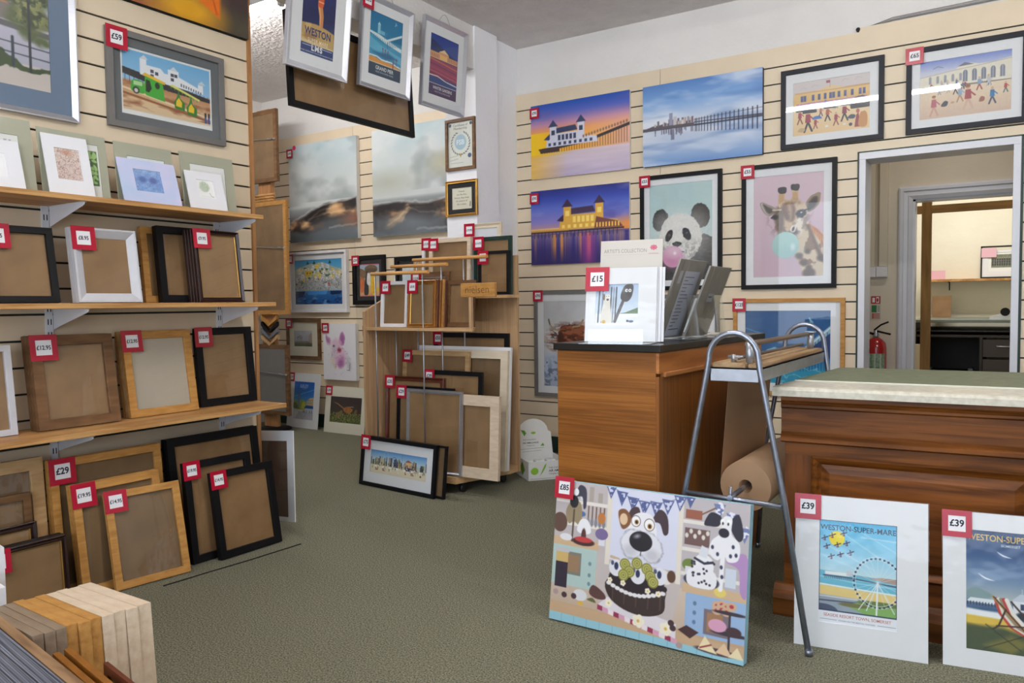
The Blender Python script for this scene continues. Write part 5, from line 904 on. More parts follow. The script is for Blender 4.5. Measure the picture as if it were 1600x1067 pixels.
def frame(name, label, x, y, z, yw, lean, w_, h_, d, fw, mt, kind='flat', glaze='glass', mount=None, mw=0.0, picture=None, back=None,
          price=None, ts=0.08, tx=0.0, tz=0.0, lip=None, group=None, cat='picture frame', rollz=0.0, inner=None, margins=None, backside=False, parts=True):
    """one framed picture or empty frame; origin at the middle of its back bottom edge"""
    root = empty(name, (x, y, z)); root.rotation_euler = (Matrix.Rotation(R(yw), 3, 'Z') @ Matrix.Rotation(R(-lean), 3, 'X') @ Matrix.Rotation(R(rollz), 3, 'Y')).to_euler()
    tag(root, label, cat, group)
    b = MB(); b.mitre(w_, h_, prof(kind, fw, d)); b.build('moulding', mt, root)
    yi = -d*.42
    if lip:
        l = MB(); l.mitre(w_-2*fw+.002, h_-2*fw+.002, [(0, yi), (0, -d*.72), (.004, -d*.62), (.004, yi)], 0, fw-.001); l.build('slip', lip, root)
    iw, ih = w_-2*fw, h_-2*fw
    if picture is None or back:
        b = MB(); b.box(-iw/2-.002, -d*.35, fw-.002, iw/2+.002, -d*.12, h_-fw+.002); b.build('backing_board', back or MDF, root)
    if inner is not None:      # coloured band inside the moulding
        b = MB(); b.mitre(iw, ih, [(0, yi+.002), (0, yi-.0012), (inner[1], yi-.0012), (inner[1], yi+.002)], 0, fw); b.build('outer_mount', inner[0], root)
    if picture is not None:
        ml, mr, mt_, mb = margins or (mw, mw, mw, mw)
        if mount is not None:
            b = MB(); y0 = yi; x0, x1, z0, z1 = -iw/2, iw/2, fw, h_-fw
            X0, X1, Z0, Z1 = x0+ml, x1-mr, z0+mb, z1-mt_
            b.box(x0, y0, z0, X0, y0+.002, z1); b.box(X1, y0, z0, x1, y0+.002, z1); b.box(X0, y0, z0, X1, y0+.002, Z0); b.box(X0, y0, Z1, X1, y0+.002, z1)
            b.build('mount', mount, root)
        else:
            ml = mr = mt_ = mb = 0
        pw, ph = iw-ml-mr, ih-mt_-mb
        a = Art(pw/ph); picture(a)
        yp = yi+.0035 if mount is not None else yi
        a.build('print', pw, ph, -iw/2+ml, yp, fw+mb, root)
        if mount is None or True:
            b = MB(); b.box(-iw/2, yp+.0006, fw, iw/2, yp+.0016, h_-fw); b.build('backing_board', MDFD, root)
    if glaze:
        b = MB(); yg = -d*.55 if not inner else -d*.55
        gv = [(-iw/2, yg, fw), (iw/2, yg, fw), (iw/2, yg, h_-fw), (-iw/2, yg, h_-fw)]; b.v = gv; b.face((0, 1, 2, 3)); b.build('glazing', GLASS, root)
    if price: price_tag(root, price, -w_/2-.004+tx, h_+.004+tz, -d, ts)
    return root
def canvas(name, label, x, y, z, yw, lean, w_, h_, d, picture, price=None, ts=0.08, edge=None, group=None, tx=0, tz=0, cat='canvas print'):
    root = empty(name, (x, y, z)); root.rotation_euler = (Matrix.Rotation(R(yw), 3, 'Z') @ Matrix.Rotation(R(-lean), 3, 'X')).to_euler()
    tag(root, label, cat, group)
    b = MB(); b.box(-w_/2, -d, 0, w_/2, 0, h_); b.build('stretched_canvas', edge or CANVS, root, bevel=.002)
    a = Art(w_/h_); picture(a); a.build('painted_face', w_, h_, -w_/2, -d-.0003, 0, root, CANV)
    if price: price_tag(root, price, -w_/2-.004+tx, h_+.004+tz, -d-.008, ts)
    return root
def mounted(name, label, x, y, z, yw, lean, w_, h_, mount, margins, picture, price=None, ts=0.08, sleeve=True, group=None, d=.005, cat='mounted print', bevelline=None, rollz=0):
    """an unframed print in a card mount, in a clear sleeve"""
    root = empty(name, (x, y, z)); root.rotation_euler = (Matrix.Rotation(R(yw), 3, 'Z') @ Matrix.Rotation(R(-lean), 3, 'X') @ Matrix.Rotation(R(rollz), 3, 'Y')).to_euler()
    tag(root, label, cat, group)
    ml, mr, mt_, mb = margins; pw, ph = w_-ml-mr, h_-mt_-mb
    b = MB(); b.box(-w_/2, -d+.003, 0, w_/2, 0, h_)
    x0, x1 = -w_/2, w_/2; X0, X1, Z0, Z1 = x0+ml, x1-mr, mb, h_-mt_
    b.box(x0, -d, 0, X0, -d+.003, h_); b.box(X1, -d, 0, x1, -d+.003, h_); b.box(X0, -d, 0, X1, -d+.003, Z0); b.box(X0, -d, Z1, X1, -d+.003, h_)
    b.build('mount', mount, root)
    a = Art(pw/ph); picture(a); a.build('print', pw, ph, X0, -d+.0028, Z0, root)
    if sleeve:
        b = MB(); e = .003; yy = -d-.0012
        b.v = [(x0-e, yy, 0), (x1+e, yy, 0), (x1+e, yy, h_+e), (x0-e, yy, h_+e)]; b.face((0, 1, 2, 3)); b.build('clear_sleeve', SLEEVE, root)
    if price: price_tag(root, price, x0-.003, h_+.003, -d-.003, ts)
    return root
P_ = lambda n: exec_arts[n]
# ------------------------------------------------------------------ room shell
def block(name, x0, y0, z0, x1, y1, z1, mt, bevel=0):
    b = MB(); b.box(x0, y0, z0, x1, y1, z1); return structure(b.build(name, mt, bevel=bevel))
block('floor', -6.0, -2.2, -0.06, 2.8, 8.6, 0.0, CARPET)
block('ceiling', -3.2, -2.2, 2.91, 2.8, 4.98, 3.0, ARTEX)
block('ceiling_alcove', -6.0, -2.2, 2.945, -3.2, 4.98, 3.03, ARTEX)
b = MB()
b.box(-6.0, 4.818, 0, -0.768, 4.98, 2.95); b.box(0.015, 4.818, 0, 2.8, 4.98, 2.95); b.box(-0.768, 4.818, 1.905, 0.015, 4.98, 2.95)
structure(b.build('wall_back', PLASTER))
block('wall_alcove_left', -6.0, -2.2, 0, -5.86, 4.818, 2.95, PLASTER)
block('wall_right', 2.7, -2.2, 0, 2.8, 4.818, 2.95, PLASTER)
b = MB()
b.box(-6.0, -2.2, 0, -2.9, -2.1, 2.95); b.box(1.9, -2.2, 0, 2.8, -2.1, 2.95); b.box(-2.9, -2.2, 0, 1.9, -2.1, 0.45); b.box(-2.9, -2.2, 2.5, 1.9, -2.1, 2.95)
structure(b.build('wall_front', PLASTER))
b = MB(); b.box(-2.9, -2.16, .45, 1.9, -2.15, 2.5)
b = b.build('window_1', glass_mat('shop_window_glass', 0.0, 1.45)); structure(b)
b = MB()
for x in (-2.9, -1.3, .3, 1.84): b.box(x, -2.18, .45, x+.06, -2.1, 2.5)
b.box(-2.9, -2.18, .45, 1.9, -2.1, .51); b.box(-2.9, -2.18, 2.44, 1.9, -2.1, 2.5)
structure(b.build('trim_3', WGLOSS))
# beam and corner pier
b = MB(); b.box(-3.20, -2.1, 2.63, -3.05, 4.30, 2.945); structure(b.build('wall_beam', PLASTER))
b = MB(); b.box(-3.288, 4.25, 0, -3.035, 4.51, 2.945); b.box(-3.288, 4.51, 0, -3.07, 4.83, 2.945); structure(b.build('wall_pier', PIER))
# slatted panelling
def slats(name, x0, x1, gz, zb, zt, thick=.018, along='x', at=0, mt=None, joint=()):
    """boards between horizontal grooves; front face on the plane `at`"""
    b = MB(); zs = [z for z in gz if zb+.02 < z < zt-.02]; edges = [zb]+zs+[zt]
    segs = []; xs = sorted([x0]+list(joint)+[x1])
    for i in range(len(xs)-1): segs.append((xs[i]+(.0015 if i else 0), xs[i+1]-(.0015 if i < len(xs)-2 else 0)))
    for i in range(len(edges)-1):
        a = edges[i]+(.0042 if i else 0); c = edges[i+1]-(.0042 if i < len(edges)-2 else 0)
        for (u0, u1) in segs:
            if along == 'x': b.box(u0, at, a, u1, at+thick*.6, c, 0)
            else: b.box(at-thick*.6, u0, a, at, u1, c, 0)
    if along == 'x': b.box(x0, at+thick*.6, zb, x1, at+thick, zt, 1)
    else: b.box(at-thick, x0, zb, at-thick*.6, x1, zt, 1)
    return structure(b.build(name, [mt or CREAM, CREAMD]))
GB = [.2605+.1*k for k in range(23)]
slats('wall_panel_alcove', -5.86, -3.288, GB, .116, 2.576, at=4.80, joint=(-4.70, -3.66))
slats('wall_panel_back', -3.07, -.772, GB, .116, 2.576, at=4.80, joint=(-1.96,))
slats('wall_panel_over_door', -.772, .018, GB, 1.905, 2.60, at=4.80)
slats('wall_panel_right', .018, 2.70, GB, .116, 2.60, at=4.80, joint=(1.2,))
b = MB(); b.box(-5.86, 4.79, 0, -3.288, 4.818, .116); structure(b.build('baseboard_alcove', DGREEN))
b = MB(); b.box(-3.07, 4.79, 0, -.772, 4.818, .116); structure(b.build('baseboard_back', DGREEN))
b = MB(); b.box(.018, 4.79, 0, 2.7, 4.818, .116); structure(b.build('baseboard_right', DGREEN))
# partition on the left
block('wall_left', -3.20, -2.1, 0, -3.148, 2.49, 2.63, PLASTER)
GL = [.05+.1*k for k in range(26)]
slats('wall_panel_left', -2.1, 2.49, GL, .03, 2.60, at=-3.13, along='y')
b = MB(); b.box(-3.205, 2.49, 0, -3.118, 2.508, 2.62); structure(b.build('trim_4', PINEX))
# shop doorway
b = MB()
b.box(-.762, 4.79, 0, -.728, 4.99, 1.862); b.box(-.028, 4.79, 0, .006, 4.99, 1.862); b.box(-.762, 4.79, 1.862, .006, 4.99, 1.90)
structure(b.build('trim_1', WGLOSS, bevel=.002))
b = MB(); b.box(-.772, 4.794, 0, -.762, 4.99, 1.905); b.box(.006, 4.794, 0, .018, 4.99, 1.905); b.box(-.772, 4.794, 1.90, .018, 4.99, 1.908)
structure(b.build('trim_2', DGREEN))
# corridor and back room
b = MB()
b.box(-1.6, 6.3, 0, -.64, 6.42, 2.6); b.box(.16, 6.3, 0, 1.6, 6.42, 2.6); b.box(-.64, 6.3, 1.79, .16, 6.42, 2.6)
structure(b.build('wall_corridor', CORRW))
block('wall_corridor_left', -1.7, 4.98, 0, -1.6, 8.6, 2.75, CORRW); block('wall_corridor_right', 1.6, 4.98, 0, 1.7, 8.6, 2.75, CORRW)
block('ceiling_corridor', -1.7, 4.98, 2.6, 1.7, 6.42, 2.7, CORRW); block('ceiling_back_room', -1.7, 6.42, 2.7, 1.7, 8.6, 2.78, CORRW)
block('wall_back_room', -1.6, 8.45, 0, 1.6, 8.6, 2.75, mat('aged_cream_paint', (226, 220, 198), .8, c2=(236, 232, 214), scale=2.2, bump=.3, bscale=12))
b = MB()
b.mitre(.98, 2.08, [(0, 0), (0, -.022), (.012, -.03), (.03, -.03), (.036, -.02), (.06, -.018), (.066, -.026), (.092, -.012), (.092, 0)], 0)
b = b.build('trim_5', WGLOSS, None, (-.242, 6.3, -.2)); structure(b)
b = MB(); b.box(-.642, 6.3, 0, -.625, 6.42, 1.79); b.box(.145, 6.3, 0, .162, 6.42, 1.79); b.box(-.642, 6.3, 1.775, .162, 6.42, 1.79); structure(b.build('trim_6', WGLOSS))
POST = wood('stud_timber', (112, 84, 46), (146, 112, 66), 'z', 3, .7, 8); POSTX = wood('stud_timber_rail', (112, 84, 46), (146, 112, 66), 'x', 3, .7, 8)
b = MB(); b.box(-.628, 6.78, 0, -.562, 6.84, 2.7); b.box(-1.6, 6.785, 1.732, -.628, 6.835, 1.79, 1); b.box(-.562, 6.785, 1.732, 1.6, 6.835, 1.79, 1)
b.box(-.80, 6.79, 0, -.628, 6.83, .72, 2)
structure(b.build('trim_7', [POST, POSTX, mat('faded_cream_panel', (206, 192, 158), .7)]))

def simple(name, mb, mt, label, cat, group=None, loc=None, bevel=0, rot=None):
    o = mb.build(name, mt, None, loc, bevel)
    if rot: o.rotation_euler = rot
    return tag(o, label, cat, group)
# dark seam across the carpet, added as a thin raised line
b = MB(); b.tube([(-2.735, 1.72, .002), (-2.72, 1.9, .002), (-2.70, 2.1, .002), (-2.685, 2.36, .002)], .0028, 6)
simple('carpet_seam', b, mat('black_seam', (22, 22, 24), .8), 'thin dark seam line in the carpet before the black frames', 'cord')

# ------------------------------------------------------------------ shop doorway contents
r = empty('fire_extinguisher', (-.862, 6.20, .22)); tag(r, 'red fire extinguisher with green and white label in the corridor', 'fire extinguisher')
b = MB(); b.lathe([(.0, 0), (.066, 0), (.072, .01), (.072, .50), (.066, .535), (.045, .56), (.024, .575)], 0, 0, 28); b.build('cylinder', mat('red_enamel', (170, 22, 26), .25, coat=.5), r)
b = MB(); b.lathe([(.02, .57), (.022, .60), (.016, .605), (.016, .63)], 0, 0, 16); b.build('valve', METAL, r)
b = MB(); b.tube([(.01, -.01, .622), (.05, -.015, .612), (.10, -.015, .600)], .007, 8); b.build('carry_handle', BLACK, r)
b = MB(); b.tube([(-.01, -.01, .63), (.035, -.015, .668), (.085, -.015, .69)], .006, 8); b.build('squeeze_lever', BLACK, r)
b = MB(); b.tube([(-.01, -.01, .60), (-.05, -.02, .612), (-.085, -.02, .60), (-.09, -.02, .55), (-.086, -.01, .30)], .009, 8); b.build('hose', BLACK, r)
b = MB(); n = 16
for k in range(n+1):
    g = R(-150+120*k/n); x, y = .0728*math.cos(g), .0728*math.sin(g); b.v += [(x, y, .12), (x, y, .46)]
for k in range(n): b.face((2*k, 2*k+2, 2*k+3, 2*k+1), 0 if k % 4 else 1)
o = b.build('label_panel', [mat('green_white_label', (70, 122, 82), .4, c2=(170, 190, 168), scale=60), mat('cream_label', (196, 200, 190), .4)], r); o['label'] = 'green and white instruction label'
a = Art(.4); a.rect(0, 0, .4, 1, (200, 196, 178)); a.rect(.02, .66, .38, .98, (176, 30, 34)); a.rect(.07, .72, .17, .92, (236, 236, 236)); a.rect(.22, .7, .33, .95, (236, 236, 236)); a.ell(.27, .82, .04, .09, (176, 30, 34))
a.rect(.04, .30, .24, .60, (48, 120, 70)); a.rect(.26, .30, .37, .60, (214, 214, 200)); a.rect(.05, .03, .36, .27, (190, 140, 130))
for k in range(6): a.rect(.27, .33+k*.045, .36, .35+k*.045, (60, 70, 60))
for k in range(3): a.ell(.1, .07+k*.075, .03, .028, (176, 30, 34))
r = empty('safety_sign', (-.879, 6.298, .925)); tag(r, 'small red and green safety notice above the fire extinguisher', 'sign')
b = MB(); b.box(-.035, -.002, 0, .035, 0, .175); b.build('sign_plate', WHITEF, r); a.build('sign_face', .07, .175, -.035, -.0025, 0, r)
for k, x in enumerate((-.915, -.838)):
    r = empty('switch_box', (x, 6.30, 1.236)); tag(r, ['left one of two white surface socket boxes at the foot of the corridor pipes', 'right one of two white surface socket boxes at the foot of the corridor pipes'][k], 'switch box')
    b = MB(); b.box(-.037, -.035, 0, .037, 0, .078); b.build('box', WHITEF, r, bevel=.003)
    b = MB(); b.box(-.031, -.038, .006, .031, -.035, .072); b.build('face_plate', WHITEF, r)
for k, (x0, x1) in enumerate(((-.93, -.885), (-.856, -.80))):
    b = MB(); b.box(x0, 6.262, 1.314, x1, 6.30, 2.6)
    simple('cable_trunking', b, mat('cream_trunking', (224, 214, 194), .5), ['narrower left cream cable trunking running up the corridor wall', 'wider right cream cable trunking running up the corridor wall'][k], 'trunking', bevel=.002)
r = empty('wall_shelf', (-.38, 8.45, 1.232)); tag(r, 'brown wooden shelf on the back room wall above the desk', 'shelf')
b = MB(); b.box(-.36, -.20, 0, .60, 0, .022); b.build('board', PINE, r)
for x in (-.16, .35):
    b = MB(); b.tube([(x, -.15, -.003), (x, -.01, -.003), (x, -.01, -.08)], .005, 6); b.build('bracket', BLACK, r)
frame('framed_photograph', 'black framed group photograph on the back room shelf', -.12, 8.42, 1.256, 0, 8, .34, .30, .015, .012, BLACK, mount=MOUNTW, mw=.05, picture=P_('team_photo'), cat='framed photograph')
r = simple('paper_note', MB().box(0, 0, 0, .12, .001, .085), mat('pink_paper', (232, 186, 200), .8), 'pink paper note stuck over the framed group photograph', 'note', None, (-.285, 8.4305, 1.45))
r = simple('paper_note', MB().box(0, 0, 0, .13, .002, .085), mat('pink_paper', (232, 186, 200), .8), 'pink paper note propped at the left end of the back room shelf', 'note', None, (-.70, 8.36, 1.2545))
simple('brown_board', MB().box(0, 0, 0, .155, .008, .20), MDF, 'small brown board propped at the back of the desk', 'board', None, (-.67, 8.30, .9025), rot=(R(-6), 0, 0))
r = empty('desk', (-.35, 7.32, 0)); tag(r, 'dark workshop desk with glass green top and two drawers', 'desk')
DW = mat('dark_desk_wood', (44, 36, 30), .5, var=.15, scale=14)
b = MB(); b.box(-.40, 0, .875, .75, 1.08, .90); b.build('desktop', mat('grey_green_top', (120, 130, 120), .25, var=.08), r, bevel=.004)
b = MB(); b.box(-.38, .02, .80, .73, 1.05, .812); b.box(-.38, .02, .755, .73, 1.05, .775); b.box(.10, .02, 0, .12, 1.05, .755); b.box(.70, .02, 0, .73, 1.05, .875); b.box(-.38, .02, 0, -.36, 1.05, .875); b.box(-.38, .9, 0, .10, .92, .755)
b.build('carcass', DW, r)
for z0, z1 in ((.60, .74), (.30, .58), (.05, .28)):
    o = MB().box(.125, 0, z0, .695, .02, z1).build('drawer', mat('desk_drawer_front', (60, 50, 40), .45, var=.1, scale=10), r)
    q = MB(); zz = (z0+z1)/2+.02; q.tube([(.22, -.001, zz), (.22, -.02, zz-.004), (.32, -.02, zz-.004), (.32, -.001, zz)], .004, 6); q.build('drawer_handle', METAL, o)
r = empty('box_heater', (-.50, 7.60, 0)); tag(r, 'dark box with pale side posts under the workshop desk', 'box')
b = MB(); b.box(-.12, 0, .02, .16, .2, .46); b.build('body', BLACK, r); 
for x in (-.15, .16): b = MB(); b.box(x, -.01, 0, x+.035, .2, .48); b.build('side_post', GREYB, r)
r = empty('tape_dispenser', (-.10, 7.5, .90)); tag(r, 'small black and white tape dispenser on the right of the desk', 'tape dispenser')
b = MB(); b.prism([(-.09, 0), (.07, 0), (.07, .03), (.05, .065), (0, .05), (-.09, .018)], 0, .04, 0, 'y'); b.build('body', WHITEF, r)
b = MB(); b.tube([(.02, -.004, .06), (.02, .044, .06)], .034, 16); b.build('tape_roll', BLACK, r)
simple('cable_plug', MB().tube([(-.777, 4.80, 2.592), (-.777, 4.815, 2.592)], .012, 12), BLACK, 'round black cable hole plug at the top of the panelling', 'cable plug')
b = MB(); b.tube([(-.72, 4.81, 2.595), (-.60, 4.805, 2.612), (0, 4.80, 2.618), (.9, 4.80, 2.62), (2.6, 4.80, 2.62)], .004, 6); b.tube([(-.72, 4.806, 2.598), (-.60, 4.80, 2.622), (0, 4.795, 2.630), (2.6, 4.795, 2.63)], .003, 6)
simple('cable', b, mat('grey_cable', (150, 148, 146), .6), 'twin grey cable clipped along the top of the back wall panelling', 'cable')

# ------------------------------------------------------------------ ceiling tubes
TUBE = emit_mat('lit_tube', (255, 252, 249), 112)
def batten(label, x, y, z, L):
    r = empty('ceiling_tube_light', (x, y, z)); tag(r, label, 'ceiling light', 'fluorescent ceiling tubes')
    b = MB(); b.box(-L/2, -.03, -.045, L/2, .03, 0); b.build('batten', WHITEM, r, bevel=.003)
    b = MB(); b.tube([(-L/2+.03, 0, -.066), (L/2-.03, 0, -.066)], .019, 14); b.build('tube', TUBE, r)
    for s in (-1, 1): b = MB(); b.box(s*L/2-.012, -.018, -.088, s*L/2+.012, .018, -.04); b.build('end_cap', WHITEM, r)
batten('fluorescent tube on the alcove ceiling behind the hanging frames', -4.5, 3.2, 2.945, 1.6)
batten('fluorescent tube on the shop ceiling nearest the back wall', -1.15, 2.03, 2.91, 1.5)
batten('fluorescent tube on the shop ceiling nearest the window', -1.15, -.4, 2.91, 1.5)
batten('fluorescent tube on the shop ceiling over the right side', 1.25, 2.03, 2.91, 1.5)

# ------------------------------------------------------------------ left partition: uprights, shelves
for y, lb in ((.77, 'slotted white shelf upright nearest the shop window'), (1.53, 'slotted white shelf upright in the middle of the left partition'), (2.29, 'slotted white shelf upright near the end of the left partition')):
    r = empty('shelf_upright', (-3.13, y, .02)); tag(r, lb, 'shelf upright')
    b = MB(); b.box(0, -.0125, 0, .010, .0125, 1.46)
    for k in range(28):
        z = .04+k*.05
        for s in (-1, 1): b.box(.0096, s*.0055-.0018, z, .0103, s*.0055+.0018, z+.022, 1)
    b.build('rail', [WHITEM, BLACK], r)
def wall_shelf(z, xf, yend, label):
    r = empty('wall_shelf', (-3.13, 0, z)); tag(r, label, 'shelf', None)
    b = MB(); b.box(.001, -.6, -.02, xf+3.13, yend, 0); b.build('board', PINE, r, bevel=.002)
    for y in (.77, 1.53, 2.29):
        yy = y+.014; o = MB(); w_ = .0022
        o.prism([(.011, -.0205), (.262, -.0205), (.262, -.030), (.25, -.036), (.06, -.085), (.011, -.10)], yy, yy+w_, 0, 'y')
        o.box(.011, yy-.006, -.0225, .262, yy+.008, -.0205)
        o.build('bracket', WHITEM, r)
wall_shelf(1.484, -2.86, 2.345, 'top pine shelf on the left partition carrying mounted cards')
wall_shelf(1.091, -2.86, 2.404, 'middle pine shelf on the left partition carrying the smaller frames')
wall_shelf(.618, -2.86, 2.45, 'lowest pine shelf on the left partition carrying three frame stacks')

# left wall pictures
LW = dict(yw=90, lean=0)
frame('framed_print', 'large silver framed lamp post riverside print, highest on the left', -3.13, 1.320, 1.800, 90, 0, .70, .72, .022, .024, SILV, 'slope', mount=MOUNTB, mw=.075, picture=P_('riverside'))
frame('framed_print', 'grey framed green road train and pier print with £59 tag', -3.13, 2.068, 1.820, 90, 0, .557, .402, .02, .026, GREYF, 'flat', mount=MOUNTG, mw=.036, picture=P_('road_train'), price='£59', ts=.092)
canvas('framed_print', 'orange flower close-up print in thin black frame, top left', -3.13, 2.13, 2.35, 90, 0, .72, .40, .02, P_('orange_flower'), edge=BLACK, cat='picture frame')
# cards on the top shelf
def SH(z, x, y, **k): return (x, y, z)
Z1, Z2, Z3 = 1.4845, 1.0915, .6185
mounted('mounted_card', 'sage mount with pale typed print, leftmost at back of top shelf', -2.945, 1.279, Z1, 90, 9, .28, .262, MOUNTS, (.045, .045, .06, .02), P_('pale_type'))
mounted('mounted_card', 'small white card at the left end of the top shelf, in front', -2.905, 1.263, Z1, 90, 16, .20, .178, MOUNTW, (.05, .05, .05, .04), P_('tiny_mark'), sleeve=False)
mounted('mounted_card', 'sage mount with green leaf pattern print behind brown print', -2.945, 1.563, Z1, 90, 8, .249, .247, MOUNTS, (.05, .03, .035, .008), P_('green_leaf'))
mounted('mounted_card', 'white card with brown botanical print, front of top shelf', -2.91, 1.527, Z1, 90, 14, .163, .230, MOUNTW, (.038, .035, .05, .06), P_('brown_etch'), sleeve=False)
mounted('mounted_card', 'glossy sleeved sage mount with pale blue print on top shelf', -2.945, 1.842, Z1, 90, 6.4, .246, .241, MOUNTS, (.05, .035, .05, .02), P_('blue_leaf'))
mounted('mounted_card', 'pale blue and lilac watercolour card on top shelf', -2.90, 1.840, Z1, 90, 17, .247, .183, mat('blue_lilac_card', (176, 200, 232), .7, c2=(214, 206, 236), scale=7), (.06, .07, .04, .05), P_('blue_patch'), sleeve=False)
mounted('mounted_card', 'sage mount with lettered white print, right end of top shelf', -2.945, 2.134, Z1, 90, 6.4, .262, .246, MOUNTS, (.045, .045, .045, .02), P_('music_letters'))
mounted('mounted_card', 'small white card with faint green sketch, right end of top shelf', -2.905, 2.098, Z1, 90, 15, .180, .170, MOUNTW, (.05, .05, .035, .055), P_('green_sketch'), sleeve=False)
# stacks of empty frames
ORD = ['front', 'second', 'third', 'fourth', 'fifth']
def stack(n, base, what, x, y, z, yw, lean, w_, h_, d, fw, mt, kind='flat', price=None, ts=.085, dd=None, mats=None, dims=None, **k):
    dd = dd or d+.003; t = R(yw); bx, by = -math.sin(t), math.cos(t)
    for i in range(n):
        lb = base if i == 0 else f"{what}, {ORD[i]} from the front of {'the ' + k.get('stackname', 'stack')}"
        kk = {q: v for q, v in k.items() if q != 'stackname'}
        ww, hh = (w_, h_) if not dims or i == 0 else dims[i-1]
        frame('empty_frame', lb, x+bx*dd*i, y+by*dd*i, z, yw, lean, ww, hh, d, fw, (mats[i] if mats else mt), kind, price=price if i == 0 else None, ts=ts, group=None, **kk)
stack(1, 'black empty frame at the left end of the middle shelf', '', -2.95, 1.364, Z2, 90, 9, .230, .276, .02, .024, BLACK, price='£6.95', ts=.088)
stack(2, 'silver empty frame with £8.95 tag on the middle shelf', 'silver empty frame', -2.935, 1.662, Z2, 90, 7.7, .250, .285, .022, .036, SILW, 'slope', price='£8.95', ts=.09, stackname='£8.95 silver stack')
stack(1, 'oak empty frame partly hidden at the back of the £9.95 stack', '', -3.045, 1.985, Z2, 90, 5.5, .23, .318, .02, .028, OAKF)
stack(1, 'black empty frame standing between oak frame and dark brown stack', '', -3.012, 2.035, Z2, 90, 6, .236, .322, .03, .030, BLACK)
stack(4, 'dark brown and gold empty frame with £9.95 tag', 'dark brown empty frame', -2.915, 2.149, Z2, 90, 6.5, .230, .312, .018, .020, DBRN, 'scoop', price='£9.95', ts=.085, lip=GOLD, stackname='£9.95 dark brown stack', dd=.020)
# low shelf
stack(1, 'white empty frame at the left end of the lowest shelf', '', -3.03, 1.228, Z3, 90, 6.2, .25, .324, .02, .022, SILW)
stack(3, 'walnut empty frame with £12.95 tag', 'walnut empty frame', -3.02, 1.576, Z3, 88.5, 8.5, .306, .353, .022, .038, WALN, price='£12.95', ts=.098, dd=.024, stackname='£12.95 walnut stack')
stack(3, 'oak empty frame with £12.95 tag and pale paper', 'oak empty frame', -3.04, 1.943, Z3, 89, 8.8, .310, .357, .018, .032, OAKF, price='£12.95', ts=.09, dd=.020, stackname='£12.95 oak stack', mats=[OAKF, LOAK, OAKF], back=mat('pale_grey_paper', (186, 176, 160), .5, var=.05, scale=6))
stack(1, 'black empty frame with £12.95 tag at the right end of the lowest shelf', '', -3.095, 2.300, Z3, 88.5, 5.7, .300, .357, .024, .033, BLACK, price='£12.95', ts=.09)
# floor, left
frame('empty_frame', 'wide light oak empty frame at far left on the floor', -3.03, 1.20, 0, 90, 4.5, .50, .52, .02, .045, LOAK, back=MDFD)
frame('empty_frame', 'mid brown empty frame leaning inside the wide light oak frame', -2.995, 1.22, 0, 90, 4.5, .33, .405, .018, .026, WALN, back=MDFD)
frame('empty_frame', 'mahogany and gold empty frame behind the dark £9.95 floor frame', -2.955, 1.22, 0, 90, 4.5, .32, .305, .018, .022, DBRN, 'scoop', lip=GOLD)
for i in range(3):
    frame('empty_frame', ['black and gold empty frame with partly hidden £9.95 tag on floor', 'black and gold empty frame, second behind the low £9.95 floor frame', 'black and gold empty frame, third behind the low £9.95 floor frame'][i], -2.885-.02*i, 1.285, 0, 90, 4.5, .32, .25, .018, .018, DBRN if i == 0 else BLACK, 'scoop', lip=GOLD, price='£9.95' if i == 0 else None, ts=.085, tx=.05)
stack(2, 'large oak empty frame with £29 tag on the floor', 'large oak empty frame', -2.987, 1.679, 0, 89, 5.5, .444, .503, .02, .030, OAKF, price='£29', ts=.098, back=MDFD, stackname='£29 oak stack', dd=.022)
stack(2, 'mid-size oak empty frame with £19.95 tag on the floor', 'mid-size oak empty frame', -2.895, 1.668, 0, 89, 9, .346, .412, .020, .030, OAKF, price='£19.95', ts=.092, back=MDFD, stackname='£19.95 oak stack', dd=.021)
frame('empty_frame', 'small oak empty frame with £14.95 tag on the floor', -2.825, 1.735, 0, 82, 13.5, .290, .371, .02, .028, OAKF, back=MDFD, price='£14.95', ts=.085)
stack(2, 'large black empty frame on the floor near the partition end', 'large black empty frame', -2.955, 2.155, 0, 89, 7.5, .458, .513, .020, .034, BLACK, stackname='large black floor stack', dd=.022)
frame('empty_frame', 'mid-size black empty frame with £19.95 tag on the floor', -2.868, 2.095, 0, 88, 7.5, .326, .421, .026, .030, BLACK, price='£19.95', ts=.078)
frame('empty_frame', 'small black empty frame with £14.95 tag on the floor', -2.815, 2.184, 0, 88.6, 9.5, .316, .369, .026, .030, BLACK, price='£14.95', ts=.078)
mounted('mounted_print', 'white mounted dark print leaning past the partition end', -3.075, 2.535, 0.014, -3, 4, .34, .44, MOUNTW, (.05, .05, .05, .02), P_('plain_brown'), cat='mounted print', rollz=-5)

